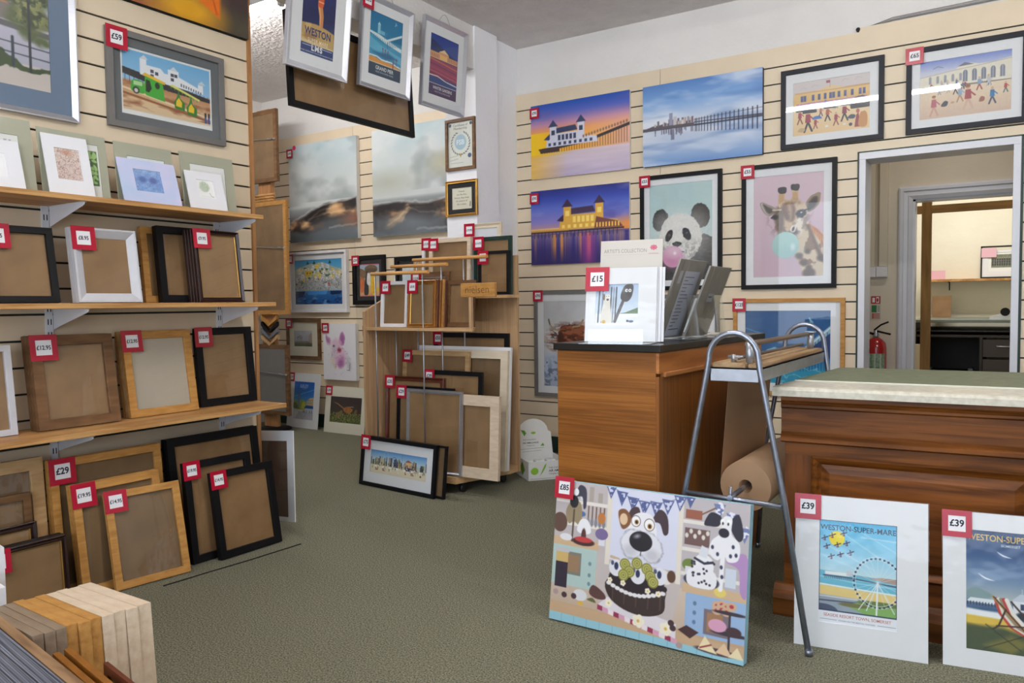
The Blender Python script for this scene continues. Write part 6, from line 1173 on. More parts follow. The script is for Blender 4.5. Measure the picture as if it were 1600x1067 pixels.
# ------------------------------------------------------------------ alcove
W = 4.80
canvas('canvas_print', 'tall stormy moorland canvas with pink dot, left in the alcove', -5.040, W-.0015, 1.636, 0, 0, .826, .850, .038, P_('moor_left'), price='£95', ts=.078, tx=-.01, tz=-.03)
canvas('canvas_print', 'stormy moorland canvas beside the certificates', -4.064, W-.0015, 1.635, 0, 0, .775, .858, .038, P_('moor_right'))
r = simple('round_sticker', MB().tube([(0, 0, 0), (0, .0015, 0)], .020, 20), mat('pink_dot', (230, 20, 90), .4), 'bright pink round sticker on the tall moorland canvas', 'sticker', None, (-5.375, W-.042, 2.468))
frame('framed_certificate', 'brown framed membership certificate on the white pier', -3.160, 4.25, 1.976, 0, 0, .247, .343, .018, .020, WALN, picture=P_('certificate'), cat='framed certificate')
frame('framed_certificate', 'gold framed handwritten note below the certificate', -3.155, 4.25, 1.667, 0, 0, .262, .239, .022, .016, GOLD, 'scoop', mount=MOUNTK, mw=.032, picture=P_('handwriting'), cat='framed certificate')
frame('framed_print', 'white framed harbour boats painting in the alcove', -5.142, W, 1.016, 0, 0, .729, .535, .035, .022, WHITEF, mount=MOUNTW, mw=.05, picture=P_('harbour'), price='£75', ts=.085, tx=-.005, tz=-.02)
frame('framed_print', 'black framed women with parasol painting in the alcove', -4.535, W, 1.079, 0, 0, .363, .409, .025, .036, BLACK, mount=MOUNTK, mw=.034, picture=P_('parasol'), price='£59', ts=.085, inner=None)
frame('framed_print', 'black framed pale print half hidden by rack dowels', -4.045, W, 1.075, 0, 0, .40, .386, .025, .036, BLACK, mount=MOUNTK, mw=.034, picture=P_('pale_beach'))
frame('framed_print', 'brown framed small windmill print with wide cream mount', -5.345, W, .599, 0, 0, .428, .357, .022, .028, WALN, mount=MOUNTC, margins=(.06, .08, .075, .085), picture=P_('windmill'), price='£35', ts=.085)
canvas('canvas_print', 'white canvas with colourful pig portrait', -4.875, W, .433, 0, 0, .39, .487, .038, P_('pig'), price='£49', ts=.085, edge=CANVS)
frame('framed_print', 'narrow black framed picture beside the rack with red tag', -4.50, W, .545, 0, 0, .22, .351, .02, .02, BLACK, mount=MOUNTW, mw=.03, picture=P_('pale_beach'), price='£29', ts=.085)
mounted('mounted_print', 'white mounted ILKLEY street poster on the alcove floor', -5.267, 4.675, 0, -2.5, 6.25, .415, .481, MOUNTW, (.075, .07, .075, .075), P_('ilkley'), price='£39', ts=.08)
mounted('mounted_print', 'cream mounted pheasants print on the alcove floor', -4.711, 4.63, 0, 0, 7, .466, .392, MOUNTC, (.06, .045, .085, .09), P_('pheasants'), price='£39', ts=.08)
# display stand with frames seen from behind
r = empty('display_stand', (-5.42, 4.50, 0)); tag(r, 'tall wooden post display stand with black base in the alcove', 'display stand')
b = MB(); b.box(-.10, -.02, .03, .06, .02, 2.75); b.build('post', PINEX, r)
b = MB(); b.lathe([(.15, 0), (.15, .012), (.13, .02), (.03, .03)], 0, 0, 28); b.build('base', BLACK, r)
def hung_back(label, x0, x1, z0, z1, y, mt, bk):
    w_, h_ = x1-x0, z1-z0; r = empty('hanging_frame', ((x0+x1)/2, y, z0)); tag(r, label, 'picture frame', None)
    b = MB(); b.mitre(w_, h_, [(0, 0), (0, .03), (.035, .03), (.035, 0)]); b.build('moulding', mt, r)
    b = MB(); b.box(-w_/2+.03, .004, .03, w_/2-.03, .01, h_-.03); b.build('backing_board', bk, r)
    b = MB(); b.tube([(-w_/2+.02, -.006, h_*.62), (0, -.008, h_*.60), (w_/2-.09, -.008, h_*.585), (w_/2-.02, -.006, h_*.58)], .003, 6); b.tube([(w_/2-.10, -.008, h_*.59), (w_/2-.045, -.012, h_*.582)], .006, 6)
    b.tube([(w_/2-.02, -.007, h_*.58), (w_/2-.02, .004, h_*.58)], .009, 8); b.build('hanging_wire', METAL, r)
hung_back('brown frame seen from behind, highest on the alcove stand', -5.66, -5.245, 2.13, 2.735, 4.45, WALN, MDFD)
hung_back('large oak frame seen from behind, middle of the alcove stand', -5.72, -5.15, 1.005, 1.965, 4.45, OAKF, MDFD)
hung_back('brown frame seen from behind, lowest on the alcove stand', -5.66, -5.17, .14, .745, 4.45, WALN, GREYF)
for k in range(4):
    r = empty('moulding_sample', (-5.40, 4.4495, .75+k*.056)); tag(r, ['lowest', 'second lowest', 'second highest', 'highest'][k]+' of four chevron moulding samples on the alcove stand', 'moulding sample')
    b = MB(); b.prism([(-.10, .08), (0, 0), (.10, .08), (.10, .045+.0), (0, -.035+.02), (-.10, .045)][::-1], 0, .03, 0, 'y'); b.build('chevron', [LOAK, GREYB, BLACK, OAKF][k], r)
b = MB()
for k in range(3): b.tube([(-5.62, 4.465, 1.9775+.024*k), (-5.30, 4.465, 1.9775+.024*k)], .012, 10)
simple('wooden_rod_bundle', b, PINE, 'bundle of short wooden offcuts lying on the large hanging oak frame', 'offcuts')

# ------------------------------------------------------------------ frames hanging from the beam
def hanging(label, x, y, z, lean, w_, h_, fw, mt, kind, pic, mg, price=None, **k):
    r = frame('hanging_frame', label, x, y, z, 90, lean, w_, h_, .024, fw, mt, kind, mount=MOUNTW if pic else None, margins=mg, picture=P_(pic) if pic else None, price=price, ts=.085, **k)
    b = MB(); b.tube([(-w_*.35, .002, h_*.8), (-w_*.05, .004, h_+.05), (0, .004, h_+.06), (w_*.05, .004, h_+.05), (w_*.35, .002, h_*.8)], .0015, 6); b.build('cord', METAL, r)
    return r
hanging('silver framed WESTON seaside poster hanging leftmost from the beam', -2.975, 2.778, 2.234, -7, .406, .56, .03, SILW, 'slope', 'weston_lms', (.065, .065, .05, .055))
hanging('silver framed GRAND PIER poster, middle one hanging from the beam', -2.99, 3.293, 2.254, -5.4, .413, .488, .026, SILV, 'slope', 'grand_pier', (.05, .05, .05, .055), price='£35')
hanging('silver framed WINTER GARDENS poster hanging nearest the corner', -3.005, 3.833, 2.264, -4.9, .425, .517, .026, SILV, 'slope', 'winter_gardens', (.05, .05, .055, .055))
frame('hanging_frame', 'wide black empty frame hanging below the WESTON poster', -3.035, 3.125, 2.062, 90, 3, .94, .47, .022, .030, BLACK, 'flat', glaze='glass', back=MDF)

# ------------------------------------------------------------------ back wall pictures
canvas('canvas_print', 'canvas of the pier under an orange sunset, highest by the corner', -2.548, W, 1.956, 0, 0, .766, .517, .022, P_('pier_sunset'), price='£95', ts=.075, tz=-.02)
canvas('canvas_print', 'canvas of blue sky, island buildings and long pier reflections', -1.683, W, 1.953, 0, 0, .770, .515, .03, P_('pier_long'), edge=mat('navy_edge', (28, 34, 58), .6))
canvas('canvas_print', 'canvas of the lit pier at night, below the sunset canvas', -2.554, W, 1.347, 0, 0, .767, .525, .022, P_('pier_night'), price='£95', ts=.075, tz=-.02)
frame('framed_print', 'black framed panda blowing a pink bubble', -1.822, W, 1.148, 0, 0, .547, .747, .022, .026, BLACK, mount=MOUNTW, mw=.038, picture=P_('panda'), price='£55', ts=.077)
frame('framed_print', 'black framed giraffe blowing a turquoise bubble', -1.152, W, 1.143, 0, 0, .547, .749, .022, .026, BLACK, mount=MOUNTW, mw=.046, picture=P_('giraffe'), price='£55', ts=.082)
frame('framed_print', 'charcoal framed beach crowd with black umbrellas', -.916, W, 1.966, 0, 0, .556, .458, .022, .027, CHARC, mount=MOUNTW, margins=(.042, .046, .052, .045), picture=P_('umbrellas'))
frame('framed_print', 'charcoal framed beach crowd before white pavilion, £65 tag', -.249, W, 1.970, 0, 0, .558, .457, .022, .027, CHARC, mount=MOUNTW, margins=(.04, .046, .052, .045), picture=P_('pavilion'), price='£65', ts=.088)
frame('framed_print', 'oak framed deep blue pier poster beside the doorway', -1.152, W, .50, 0, 0, .646, .585, .022, .024, OAKF, mount=MOUNTW, margins=(.048, .055, .05, .05), picture=P_('blue_pier'), price='£125', ts=.082)
frame('framed_print', 'grey framed highland cow, half behind the display plinth', -2.650, W, .404, 0, 0, .547, .758, .022, .026, GREYF, mount=MOUNTW, mw=.05, picture=P_('cow'), price='£95', ts=.08)
frame('framed_print', 'grey framed picture under the panda, mostly behind the plinth', -1.840, W, .40, 0, 0, .55, .72, .022, .026, GREYF, mount=MOUNTW, mw=.06, picture=P_('pale_beach'))
mounted('mounted_print', 'white mounted print on the floor showing just its left edge', -2.34, 4.66, 0, 0, 8, .46, .36, MOUNTW, (.05, .05, .05, .05), P_('pale_beach'), price='£35', ts=.08)
frame('framed_print', 'slim grey frame leaning behind the white mounted print', -2.37, 4.71, 0, 0, 4, .46, .38, .018, .018, GREYB, mount=MOUNTW, mw=.04, picture=P_('pale_beach'))

# ------------------------------------------------------------------ donation box
r = empty('donation_box', (-2.455, 3.93, 0)); r.rotation_euler = (0, 0, R(50)); tag(r, 'white cardboard air ambulance donation display box with green marks', 'donation box')
CARD = mat('white_cardboard', (222, 222, 220), .6, var=.02)
b = MB(); w_, dp, hh = .25, .25, .115
b.box(0, 0, 0, w_, .003, hh); b.box(0, dp-.003, 0, w_, dp, hh); b.box(0, 0, 0, .003, dp, hh); b.box(w_-.003, 0, 0, w_, dp, hh); b.box(0, 0, 0, w_, dp, .003)
b.build('tray', CARD, r)
b = MB(); pts = [(-.01, .09), (w_, .09), (w_-.015, .25)]+[(w_/2-.01+.10*math.cos(R(g)), .255+.085*math.sin(R(g))) for g in range(5, 176, 17)]+[(-.01, .26)]
b.prism(pts, dp-.004, dp, 0, 'y'); b.build('back_card', CARD, r)
a = Art(w_/hh); a.rect(0, 0, w_/hh, 1, (222, 222, 220)); a.text('THE CHILDREN\'S', 1.15, .60, .13, (60, 66, 70), 'l'); a.text('AIR AMBULANCE', 1.15, .42, .17, (30, 34, 38), 'l', .02); a.text('Changing lives', 1.15, .27, .12, (60, 66, 70), 'l')
a.poly([(.62, .2), (.7, .35), (.9, .8), (1.02, .92), (.98, .7), (.8, .4)], (120, 180, 50)); a.ell(.34, .5, .22, .2, (140, 190, 60)); a.line(0.1, .07, 2.1, .07, .02, (120, 120, 120))
a.build('front_print', w_-.006, hh-.006, .003, -.0006, .003, r)
a = Art(.25/.2); a.rect(0, 0, 1.25, 1, (222, 222, 220)); a.text('AIR AMBULANCE', .55, .42, .085, (30, 34, 38), 'c', .02); a.text('THE CHILDREN\'S', .5, .55, .07, (60, 66, 70)); a.text('Changing lives', .55, .32, .06, (60, 66, 70)); a.line(.1, .2, 1.1, .23, .012, (100, 110, 100)); a.line(.2, .1, 1.0, .12, .01, (100, 110, 100))
a.ell(.66, .84, .10, .05, (140, 190, 60)); a.poly([(.15, .98), (.3, .72), (.38, .84), (.3, .95)], (96, 160, 50)); a.poly([(.95, .3), (1.05, .42), (1.12, .3)], (96, 160, 50))
a.build('back_print', .205, .16, .008, dp-.0046, .115, r)
b = MB(); b.v = [(-.0005, .06, .055), (-.0005, .11, .10), (-.0005, .16, .06), (-.0005, .11, .015)]; b.face((0, 1, 2, 3)); b.build('side_mark', mat('leaf_green_ink', (116, 168, 40), .5), r)
r2 = random.Random(4)
for k in range(6):
    o = MB(); hh2 = r2.uniform(.025, .04); o.box(-.03, -.028, 0, .03, .028, hh2)
    o = simple('charity_sachet', o, mat('clear_packets', (206, 214, 204), .25, c2=(232, 234, 232), scale=40, bump=.6, bscale=30), 'small clear plastic packet in the donation box tray', 'packet', 'clear packets in the donation box', None, .008)
    t = Matrix.Rotation(R(50), 3, 'Z') @ Vector((.045+.075*(k % 3), .06+.09*(k//3), .0)); o.location = (-2.455+t.x, 3.93+t.y, .0035)
    o.scale = (1, 1, 1); o.rotation_euler = (0, 0, R(50))
    o.location.z = .085-hh2+.012
b = MB(); b.box(.004, .004, .004, w_-.004, dp-.004, .056)
o = simple('charity_sachet', b, mat('clear_packets', (206, 214, 204), .25, c2=(232, 234, 232), scale=40, bump=.6, bscale=30), 'loose layer of clear packets filling the donation box below the top ones', 'packet', None, (-2.455, 3.93, 0), rot=(0, 0, R(50)))
o['kind'] = 'stuff'

# ------------------------------------------------------------------ moulding rack
r = empty('display_rack', (-3.30, 3.42, 0)); tag(r, 'beech display rack on casters full of empty frames', 'display rack')
L_ = MB(); L_.prism([(0, .06), (.48, .06), (.48, 1.23), (.165, 1.105), (0, 1.035)], 0, .018, 0, 'x'); L_.build('side_panel', BEECH, r)
b = MB(); b.box(.0, .48, .06, .80, .498, 1.36); b.build('back_panel', BEECH, r)
b = MB(); b.prism([(.018, 0), (.67, .02), (.79, .40), (.79, .48), (.018, .48)], .06, .098, 0, 'z'); b.build('base_board', BEECHX, r)
b = MB(); b.prism([(.018, .01), (.80, .01), (.80, .03), (.66, .25), (.018, .25)], .922, .94, 0, 'z'); b.build('shelf', BEECHX, r)
b = MB(); b.box(.30, .34, 1.107, .82, .48, 1.125); b.build('shelf', BEECHX, r)
b = MB(); b.box(.784, .012, .94, .80, .03, 1.11); b.build('end_panel', BEECH, r)
for x, y in ((.08, .08), (.08, .42), (.66, .1), (.72, .42)):
    c = MB(); c.tube([(x-.012, y, .024), (x+.012, y, .024)], .024, 16); c.box(x-.016, y-.02, .04, x+.016, y+.02, .06); c.build('caster', mat('dark_caster', (40, 40, 44), .4, .3), r)
for (y, z, xs) in ((3.445, 1.258, 1.013), (3.60, 1.306, 1.05), (3.80, 1.355, 1.1)):
    yy = y-3.42; k = 1.0
    x0, x1 = {3.445: (-3.215+3.30, -2.851+3.30), 3.60: (-3.195+3.30, -2.835+3.30), 3.80: (-3.19+3.30, -2.82+3.30)}[y]
    d_ = MB(); d_.tube([(x0-.03, yy, z), (x1+.045+(.13 if y == 3.80 else 0), yy, z)], .0105, 12); o = d_.build('dowel', DOWEL, r)
    for x in (x0, x1):
        q = MB(); q.tube([(x, yy, .098), (x, yy, z-.004)], .0045, 8); q.build('rod', METAL, o)
def rs(x, y, z, w_, h_, ny, zn=None):
    s = ny/y; zt = (z+h_-1.07)*s+1.07; zn = z if zn is None else zn
    return dict(x=x*s, y=ny, z=zn, w_=w_*s, h_=zt-zn)
SA = .9405
q = rs(-3.202, 3.6, .953, .215, .263, 3.50, SA)
frame('empty_frame', 'small white empty frame on the rack shelf, left end', yw=0, lean=4, d=.018, fw=.02, mt=WHITEF, price='£5.95', ts=.078, **q)
q = rs(-2.987, 3.6, .952, .213, .264, 3.472, SA)
for i in range(5):
    frame('empty_frame', ['small gold edged empty frame with red tag on the rack shelf'][0] if i == 0 else 'small gold brown empty frame, '+ORD[i]+' from the front on the rack shelf', q['x']+.002*i, q['y']+.021*i, q['z'], 0, 4, q['w_'], q['h_']+(.004 if i % 2 else 0), .018, .019, [GOLDB, MAHO, GOLDB, OAKF, MAHO][i], 'scoop', lip=GOLD if i == 0 else None, price='£8.95' if i == 0 else None, ts=.078)
frame('empty_frame', 'walnut empty frame on the rack shelf beside the end panel', -2.700, 3.60, SA, 0, 5, .20, .27, .018, .026, WALN)
frame('empty_frame', 'mid brown empty frame with white slip at the back of the rack shelf', -2.945, 3.632, SA, 0, 3, .29, .325, .018, .03, WALN, lip=WHITEF, price='£12.95', ts=.078)
SB = 1.1255
q = rs(-3.042, 3.953, 1.144, .333, .35, 3.836, SB)
frame('empty_frame', 'pale wood empty frame on the upper rack shelf', yw=0, lean=2.5, d=.018, fw=.026, mt=ASHF, price='£14.95', ts=.078, **q)
q = rs(-3.10, 3.953, 1.144, .333, .356, 3.858, SB)
frame('empty_frame', 'white empty frame behind the pale wood one on the upper rack shelf', yw=0, lean=2.5, d=.018, fw=.02, mt=WHITEF, price='£12.95', ts=.078, **q)
q = rs(-2.698, 3.942, 1.133, .278, .35, 3.858, SB)
frame('empty_frame', 'dark green empty frame on the upper rack shelf', yw=0, lean=1, d=.018, fw=.022, mt=GREENF, price='£14.95', ts=.08, **q)
q = rs(-2.695, 3.95, 1.134, .229, .262, 3.836, SB)
frame('empty_frame', 'small black empty frame in front of the dark green one', yw=0, lean=1, d=.018, fw=.018, mt=BLACK, price='£8.95', ts=.08, **q)
q = rs(-2.776, 3.95, 1.270, .275, .3, 3.882, SB)
frame('empty_frame', 'ornate white empty frame topmost on the rack', yw=0, lean=1, d=.016, fw=.03, mt=CREAMF, kind='scoop', price='£19.95', ts=.08, back=MOUNTW, **q)
# nielsen block
b = MB(); o = MB(); o.box(-.115, 0, 0, .115, .03, .078)
r = empty('wooden_name_block', (-2.66, 3.60, 1.02)); r.location = (-2.508, 3.50, 1.111); tag(r, 'small wooden block sign lettered nielsen on the rack', 'sign')
o.build('block', OAKF, r, bevel=.004)
a = Art(3.0); a.text('nielsen', 1.5, .25, .86, (86, 56, 30), 'c', -.012); a.build('lettering', .21, .07, -.105, -.0006, .004, r)
SQ = .0985
def qf(label, f, ny, lean, d, fw, mt, **k):
    q = rs(*f, ny, SQ); frame('empty_frame', label, yw=0, lean=lean, d=d, fw=fw, mt=mt, **q, **k)
qf('large black empty frame, rearmost in the lower rack', (-3.009, 4.10, .1, .606, .784), 3.868, 2, .018, .03, BLACK, back=MDF, price='£55', ts=.08)
qf('largest white empty frame in the lower rack', (-2.805, 3.733, .1, .687, .718), 3.740, 4, .02, .026, WHITEF, back=MDFD)
qf('cream empty frame against the largest white one', (-2.788, 3.714, .1, .642, .700), 3.716, 4, .022, .05, CREAMF, back=MDFD)
qf('dull oak empty frame with £49 tag in the lower rack', (-3.076, 3.8, .1, .533, .681), 3.690, 4, .018, .03, LOAK, price='£49', ts=.08)
qf('black empty frame with £39 tag in the lower rack', (-2.889, 3.75, .1, .441, .565), 3.560, 3, .018, .026, BLACK, price='£39', ts=.08)
qf('mahogany empty frame with £35 tag in the lower rack', (-3.153, 3.7, .1, .470, .522), 3.539, 3, .02, .028, MAHO, kind='scoop', price='£35', ts=.08)
qf('slim black empty frame with £29 tag in the lower rack', (-3.034, 3.66, .1, .443, .468), 3.516, 3, .018, .02, BLACK, price='£29', ts=.08)
qf('broad pale ash empty frame at the front right of the rack', (-2.635, 3.582, .1, .42, .450), 3.495, 3, .022, .06, ASHF)
qf('silver empty frame at the front of the lower rack', (-2.757, 3.404, .1, .403, .489), 3.472, 3, .020, .022, SILV, kind='raised')
# pair on the floor
s = .985
frame('framed_print', 'black framed seaside panorama print with £75 tag on the floor', -3.030*s, 3.344, 0, -5.74, 6.6, .633*s, .293, .02, .022, BLACK, mount=MOUNTW, margins=(.055, .055, .055, .06), picture=P_('skyline'), price='£75', ts=.085)
frame('framed_print', 'second black frame just behind the £75 panorama print', -2.930, 3.362, 0, -5.74, 6.6, .633*s, .290, .018, .012, BLACK, 'flat', back=MDFD)

# ------------------------------------------------------------------ display plinth
r = empty('display_plinth', (-1.366, 2.402, 0)); r.rotation_euler = (0, 0, R(-2.2)); tag(r, 'tall oak display plinth with a black laminate top', 'plinth')
b = MB(); b.box(0, 0, 0, .375, 1.06, .906); b.build('carcass', OAKPZ, r)
b = MB(); b.box(-.002, -.008, 0, .377, 0, .905); b.build('front_panel', OAKP, r, bevel=.002)
OAKY = wood('plinth_oak_rail', (150, 86, 36), (196, 128, 66), 'y', 2.6, .32, 11, coat=.3)
b = MB(); b.box(.375, -.006, .835, .388, 1.06, .905); b.build('top_rail', OAKY, r, bevel=.002)
b = MB(); b.box(.375, .03, .822, .396, 1.06, .838); b.build('ledge', OAKY, r, bevel=.003)
b = MB(); b.box(.375, -.006, 0, .388, .045, .825); b.build('corner_stile', OAKPZ, r, bevel=.002)
b = MB(); b.box(-.013, -.018, .906, .398, 1.08, .93); b.build('worktop', BLAM, r, bevel=.002)
# things on the plinth
ZP = .9305
r = empty('card_holder', (-1.172, 2.570, ZP)); r.rotation_euler = (0, 0, R(10)); tag(r, "clear acrylic card holder with pale ARTIST'S COLLECTION header", 'card holder')
b = MB(); b.box(-.115, -.003, 0, .115, 0, .37)
o = b.build('header_card', mat('pale_header_card', (196, 192, 184), .5), r); o.rotation_euler = (R(-8), 0, 0)
a = Art(1.0); a.rect(0, 0, 1, 1, (196, 192, 184)); a.text("ARTIST'S COLLECTION", .40, .80, .085, (130, 126, 122), 'c', 0, sx=.80); a.line(.04, .765, .96, .765, .004, (170, 166, 162)); a.text('ORIGINAL WORKS - LIMITED PRINTS', .38, .72, .036, (190, 186, 182))
for g in range(0, 180, 45): a.line(.86-.06*math.cos(R(g)), .87-.045*math.sin(R(g)), .86+.06*math.cos(R(g)), .87+.045*math.sin(R(g)), .012, (196, 70, 110))
a.ring(.86, .87, .05, .035, .01, (196, 70, 110)); a.line(.78, .775, .94, .775, .006, (196, 70, 110))
a.build('header_print', .228, .228, -.114, -.0034, .142, o)
b = MB(); b.box(-.125, -.20, 0, .125, .0, .003); b.box(-.09, -.202, 0, .10, -.199, .05); b.build('acrylic_tray', ACRYL, r)
mounted('greeting_print', 'white mounted dog and oar print with £15 tag on the plinth', -1.163, 2.475, ZP+.0033, 12, 9, .252, .262, MOUNTW, (.036, .064, .058, .060), P_('dog_oar'), price='£15', ts=.086)
for k in range(3):
    t = .009*(k+1)
    mounted('greeting_print', 'white mounted print, '+ORD[k+1]+' in line behind the £15 dog print', -1.163+.002*(k+1)+.006*k, 2.475+t, ZP+.0033, 12, 9, .252, .262, MOUNTW, (.065, .065, .085, .075), P_('pale_beach'), sleeve=False)
def easel_print(label, x, y, yw, lean, w_, h_, notes, n=3):
    r = empty('sleeved_print', (x, y, ZP+.0065)); r.rotation_euler = (Matrix.Rotation(R(yw), 3, 'Z') @ Matrix.Rotation(R(-lean), 3, 'X')).to_euler()
    tag(r, label, 'sleeved print')
    b = MB(); b.box(-w_/2, -.007, 0, w_/2, 0, h_); b.build('grey_backing', mat('grey_board', (150, 147, 142), .5, var=.03), r)
    a = Art(w_/h_); notes(a, w_/h_)
    m2 = a.build('back_label', w_, h_, -w_/2, 0, 0, r); m2.rotation_euler = (0, 0, math.pi); m2.location = (0, .0008, 0)
    b = MB(); b.v = [(-w_/2-.002, .0028, -.0), (w_/2+.002, .0028, 0), (w_/2+.002, .0028, h_+.004), (-w_/2-.002, .0028, h_+.004)]; b.face((3, 2, 1, 0)); b.build('clear_sleeve', SLEEVE, r)
def note1(a, w):
    a.poly([(.30*w, .02), (.85*w, .02), (.85*w, .86), (.30*w, .86)], (198, 204, 226)); a.rect(.12*w, .70, .22*w, .86, (190, 196, 214))
    for k in range(16): a.rect(.36*w, .78-k*.045, (.36+.1+.28*random.Random(k).random())*w, .79-k*.045, (90, 96, 120))
def note2(a, w):
    a.rect(.35*w, .5, .60*w, .62, (176, 180, 196)); a.rect(.38*w, .56, .55*w, .58, (90, 96, 120))
easel_print('grey backed sleeved print with printed notes, nearer on the plinth', -1.108, 2.79, -90, 20, .28, .305, note1)
easel_print('grey backed sleeved print further back on the plinth', -1.065, 2.975, -90, 21, .25, .285, note2)
for lb, x, y in (('clear acrylic easel behind the nearer grey backed print', -1.108, 2.79), ('clear acrylic easel behind the further grey backed print', -1.065, 2.975)):
    b = MB(); b.prism([(-.05, 0), (.12, 0), (.12, .003), (.108, .004), (.088, .165), (.084, .165), (.104, .003), (-.05, .003)], -.045, .045, 0, 'y')
    b.box(-.032, -.045, 0, -.029, .045, .03)
    o = simple('acrylic_easel', b, ACRYL, lb, 'easel', None, (x, y, ZP))
b = MB()
simple('leaflet', MB().box(-.07, -.10, 0, .07, .10, .006), mat('leaflet_paper', (222, 216, 204), .5, c2=(190, 180, 166), scale=20), 'small pile of leaflets at the back of the plinth top', 'leaflets', None, (-1.03, 3.22, ZP), rot=(0, 0, R(12)))

# ------------------------------------------------------------------ counter
r = empty('shop_counter', (-.682, 2.635, 0)); r.rotation_euler = (0, 0, R(3.6)); tag(r, 'long stained pine counter with marbled edge and green mat top', 'counter')
MARB = mat('cream_marbled_laminate', (196, 190, 172), .3, c2=(226, 222, 208), scale=45, detail=8)
CL = 2.6
b = MB(); b.prism([(.0, .754), (.84, .754), (.84, .785), (.014, .785), (.004, .782), (0, .774), (0, .760)], 0, CL, 0, 'x'); b.v = [(x+y*.132 if x == 0 else x, y, z) for x, y, z in b.v]; b.build('worktop', MARB, r)
b = MB(); b.box(.006, .232, .785, CL, .835, .7882); b.v = [(x+y*.132 if x < .01 else x, y, z) for x, y, z in b.v]; b.build('cutting_mat', mat('green_cutting_mat', (100, 108, 84), .55, c2=(120, 126, 100), scale=30), r)
b = MB(); b.box(.035, .226, .785, CL, .232, .7885); b.build('mat_edge', mat('pale_mat_edge', (214, 218, 204), .4), r)
b = MB(); b.box(.03, .085, .0, CL, .103, .752); b.box(CL-.03, .10, 0, CL, .80, .752); b.box(.70, .10, 0, .72, .80, .752); b.build('carcass', DPINEZ, r)
b = MB(); b.prism([(.085, .752), (.048, .752), (.048, .735), (.056, .728), (.050, .72), (.050, .712), (.060, .706), (.060, .628), (.052, .618), (.044, .610), (.044, .598), (.062, .590), (.085, .588)], .02, CL, 0, 'x'); b.build('cornice', DPINE, r)
MB().box(.03, .07, .17, .115, .085, .55).build('stile', DPINEZ, r); x = .75
while x < CL: MB().box(x, .07, .17, x+.10, .085, .55).build('stile', DPINEZ, r); x += .735
MB().box(.03, .069, .55, CL, .085, .59).build('rail', DPINE, r); MB().box(.03, .069, .10, CL, .085, .17).build('rail', DPINE, r)
x = .115
k = 0
while x+.635 <= CL+.02:
    w_ = .635; hh = .38
    o = MB(); o.mitre(w_, hh, [(0, 0), (0, -.012), (.008, -.018), (.016, -.012), (.024, -.004), (.030, 0)], 0, 0); o = o.build('panel_moulding', DPINE, r, (x+w_/2, .084, .17))
    q = MB(); q.mitre(w_-.06, hh-.06, [(0, 0), (0, -.001), (.028, -.011), (.028, 0)]); q.box(-(w_-.116)/2, -.011, .028, (w_-.116)/2, 0, hh-.088); q.build('raised_panel', DPINE, o, (0, 0, .03))
    x += .735; k += 1
b = MB(); b.prism([(.085, 0), (.03, 0), (.03, .06), (.045, .085), (.06, .10), (.085, .10)], .0, CL, 0, 'x'); b.build('plinth_base', DPINE, r)

# ------------------------------------------------------------------ paper dispenser stand
r = empty('paper_roll_stand', (-.740, 2.40, 0)); tag(r, 'steel tube stand with wooden cutting bar for wrapping paper', 'paper roll stand')
def hoop(y, wl, wr, wm=.15):
    pts = [(wl, y, .006), (-.16, y, .44), (-.082, y, .86), (-.078, y, .89)]
    for g in range(170, -1, -17): pts.append((.0+.078*math.cos(R(g)), y, .892+.080*math.sin(R(g))))
    pts += [(.082, y, .86), (wm, y, .50), (wr, y, .006)]
    b = MB(); b.tube(pts, .0095, 14); b.tube([(wr, y, .003), (wr+.001, y, .02)], .012, 12); b.tube([(wl, y, .003), (wl+.001, y, .02)], .012, 12); return b
hoop(0, -.222, .231).build('end_hoop', TUBEM, r)
hoop(.97, -.190, .231, .132).build('end_hoop', TUBEM, r)
b = MB(); b.tube([(-.157, 0, .452), (.150, 0, .444)], .0085, 12); b.build('cross_bar', TUBEM, r)
b = MB(); b.tube([(-.157, .97, .452), (.138, .97, .444)], .0085, 12); b.build('cross_bar', TUBEM, r)
b = MB(); b.box(-.078, .006, .820, .080, .009, .862); b.box(-.078, .961, .820, .080, .964, .862); b.box(.076, .006, .820, .080, .964, .862); b.box(-.078, .006, .820, -.074, .964, .862); b.box(-.078, .006, .858, .08, .964, .862)
b.build('angle_frame', METAL, r)
BARW = wood('worn_bar_wood', (156, 122, 86), (196, 166, 128), 'y', 3, .6, 12)
b = MB(); b.box(-.072, .012, .862, .034, .95, .878); b.box(.042, .012, .862, .074, .95, .876); b.build('wooden_bar', BARW, r, bevel=.004)
b = MB(); b.tube([(.038, .05, .862), (.038, .05, .942)], .0135, 16); b.build('post', METAL, r)
b = MB(); b.tube([(.038, .90, .862), (.038, .90, .942)], .0135, 16); b.box(.02, .88, .94, .056, .92, .946); b.build('post', METAL, r)
b = MB(); b.tube([(.030, .05, .935), (.030, .93, .935)], .009, 10); b.build('tear_rod', mat('tarnished_steel', (120, 104, 92), .4, .6), r)
b = MB(); b.tube([(.000, .03, .890), (.000, .93, .890)], .006, 10); b.build('guide_rod', mat('tarnished_steel', (120, 104, 92), .4, .6), r)
b = MB(); b.tube([(-.01, .04, .879), (-.01, .04, .902)], .009, 6); b.tube([(-.028, .04, .894), (.02, .04, .894)], .006, 8); b.build('bolt', METAL, r)
b = MB(); b.tube([(-.004, -.02, .455), (-.06, .33, .412), (-.06, .93, .412), (-.02, .99, .455)], .009, 12); b.tube([(-.004, -.010, .44), (-.004, -.010, .49)], .005, 8); b.build('axle', TUBEM, r)
r = empty('wrapping_paper_roll', (-.800, 2.74, .412)); tag(r, 'thick roll of brown kraft paper on the steel stand', 'paper roll')
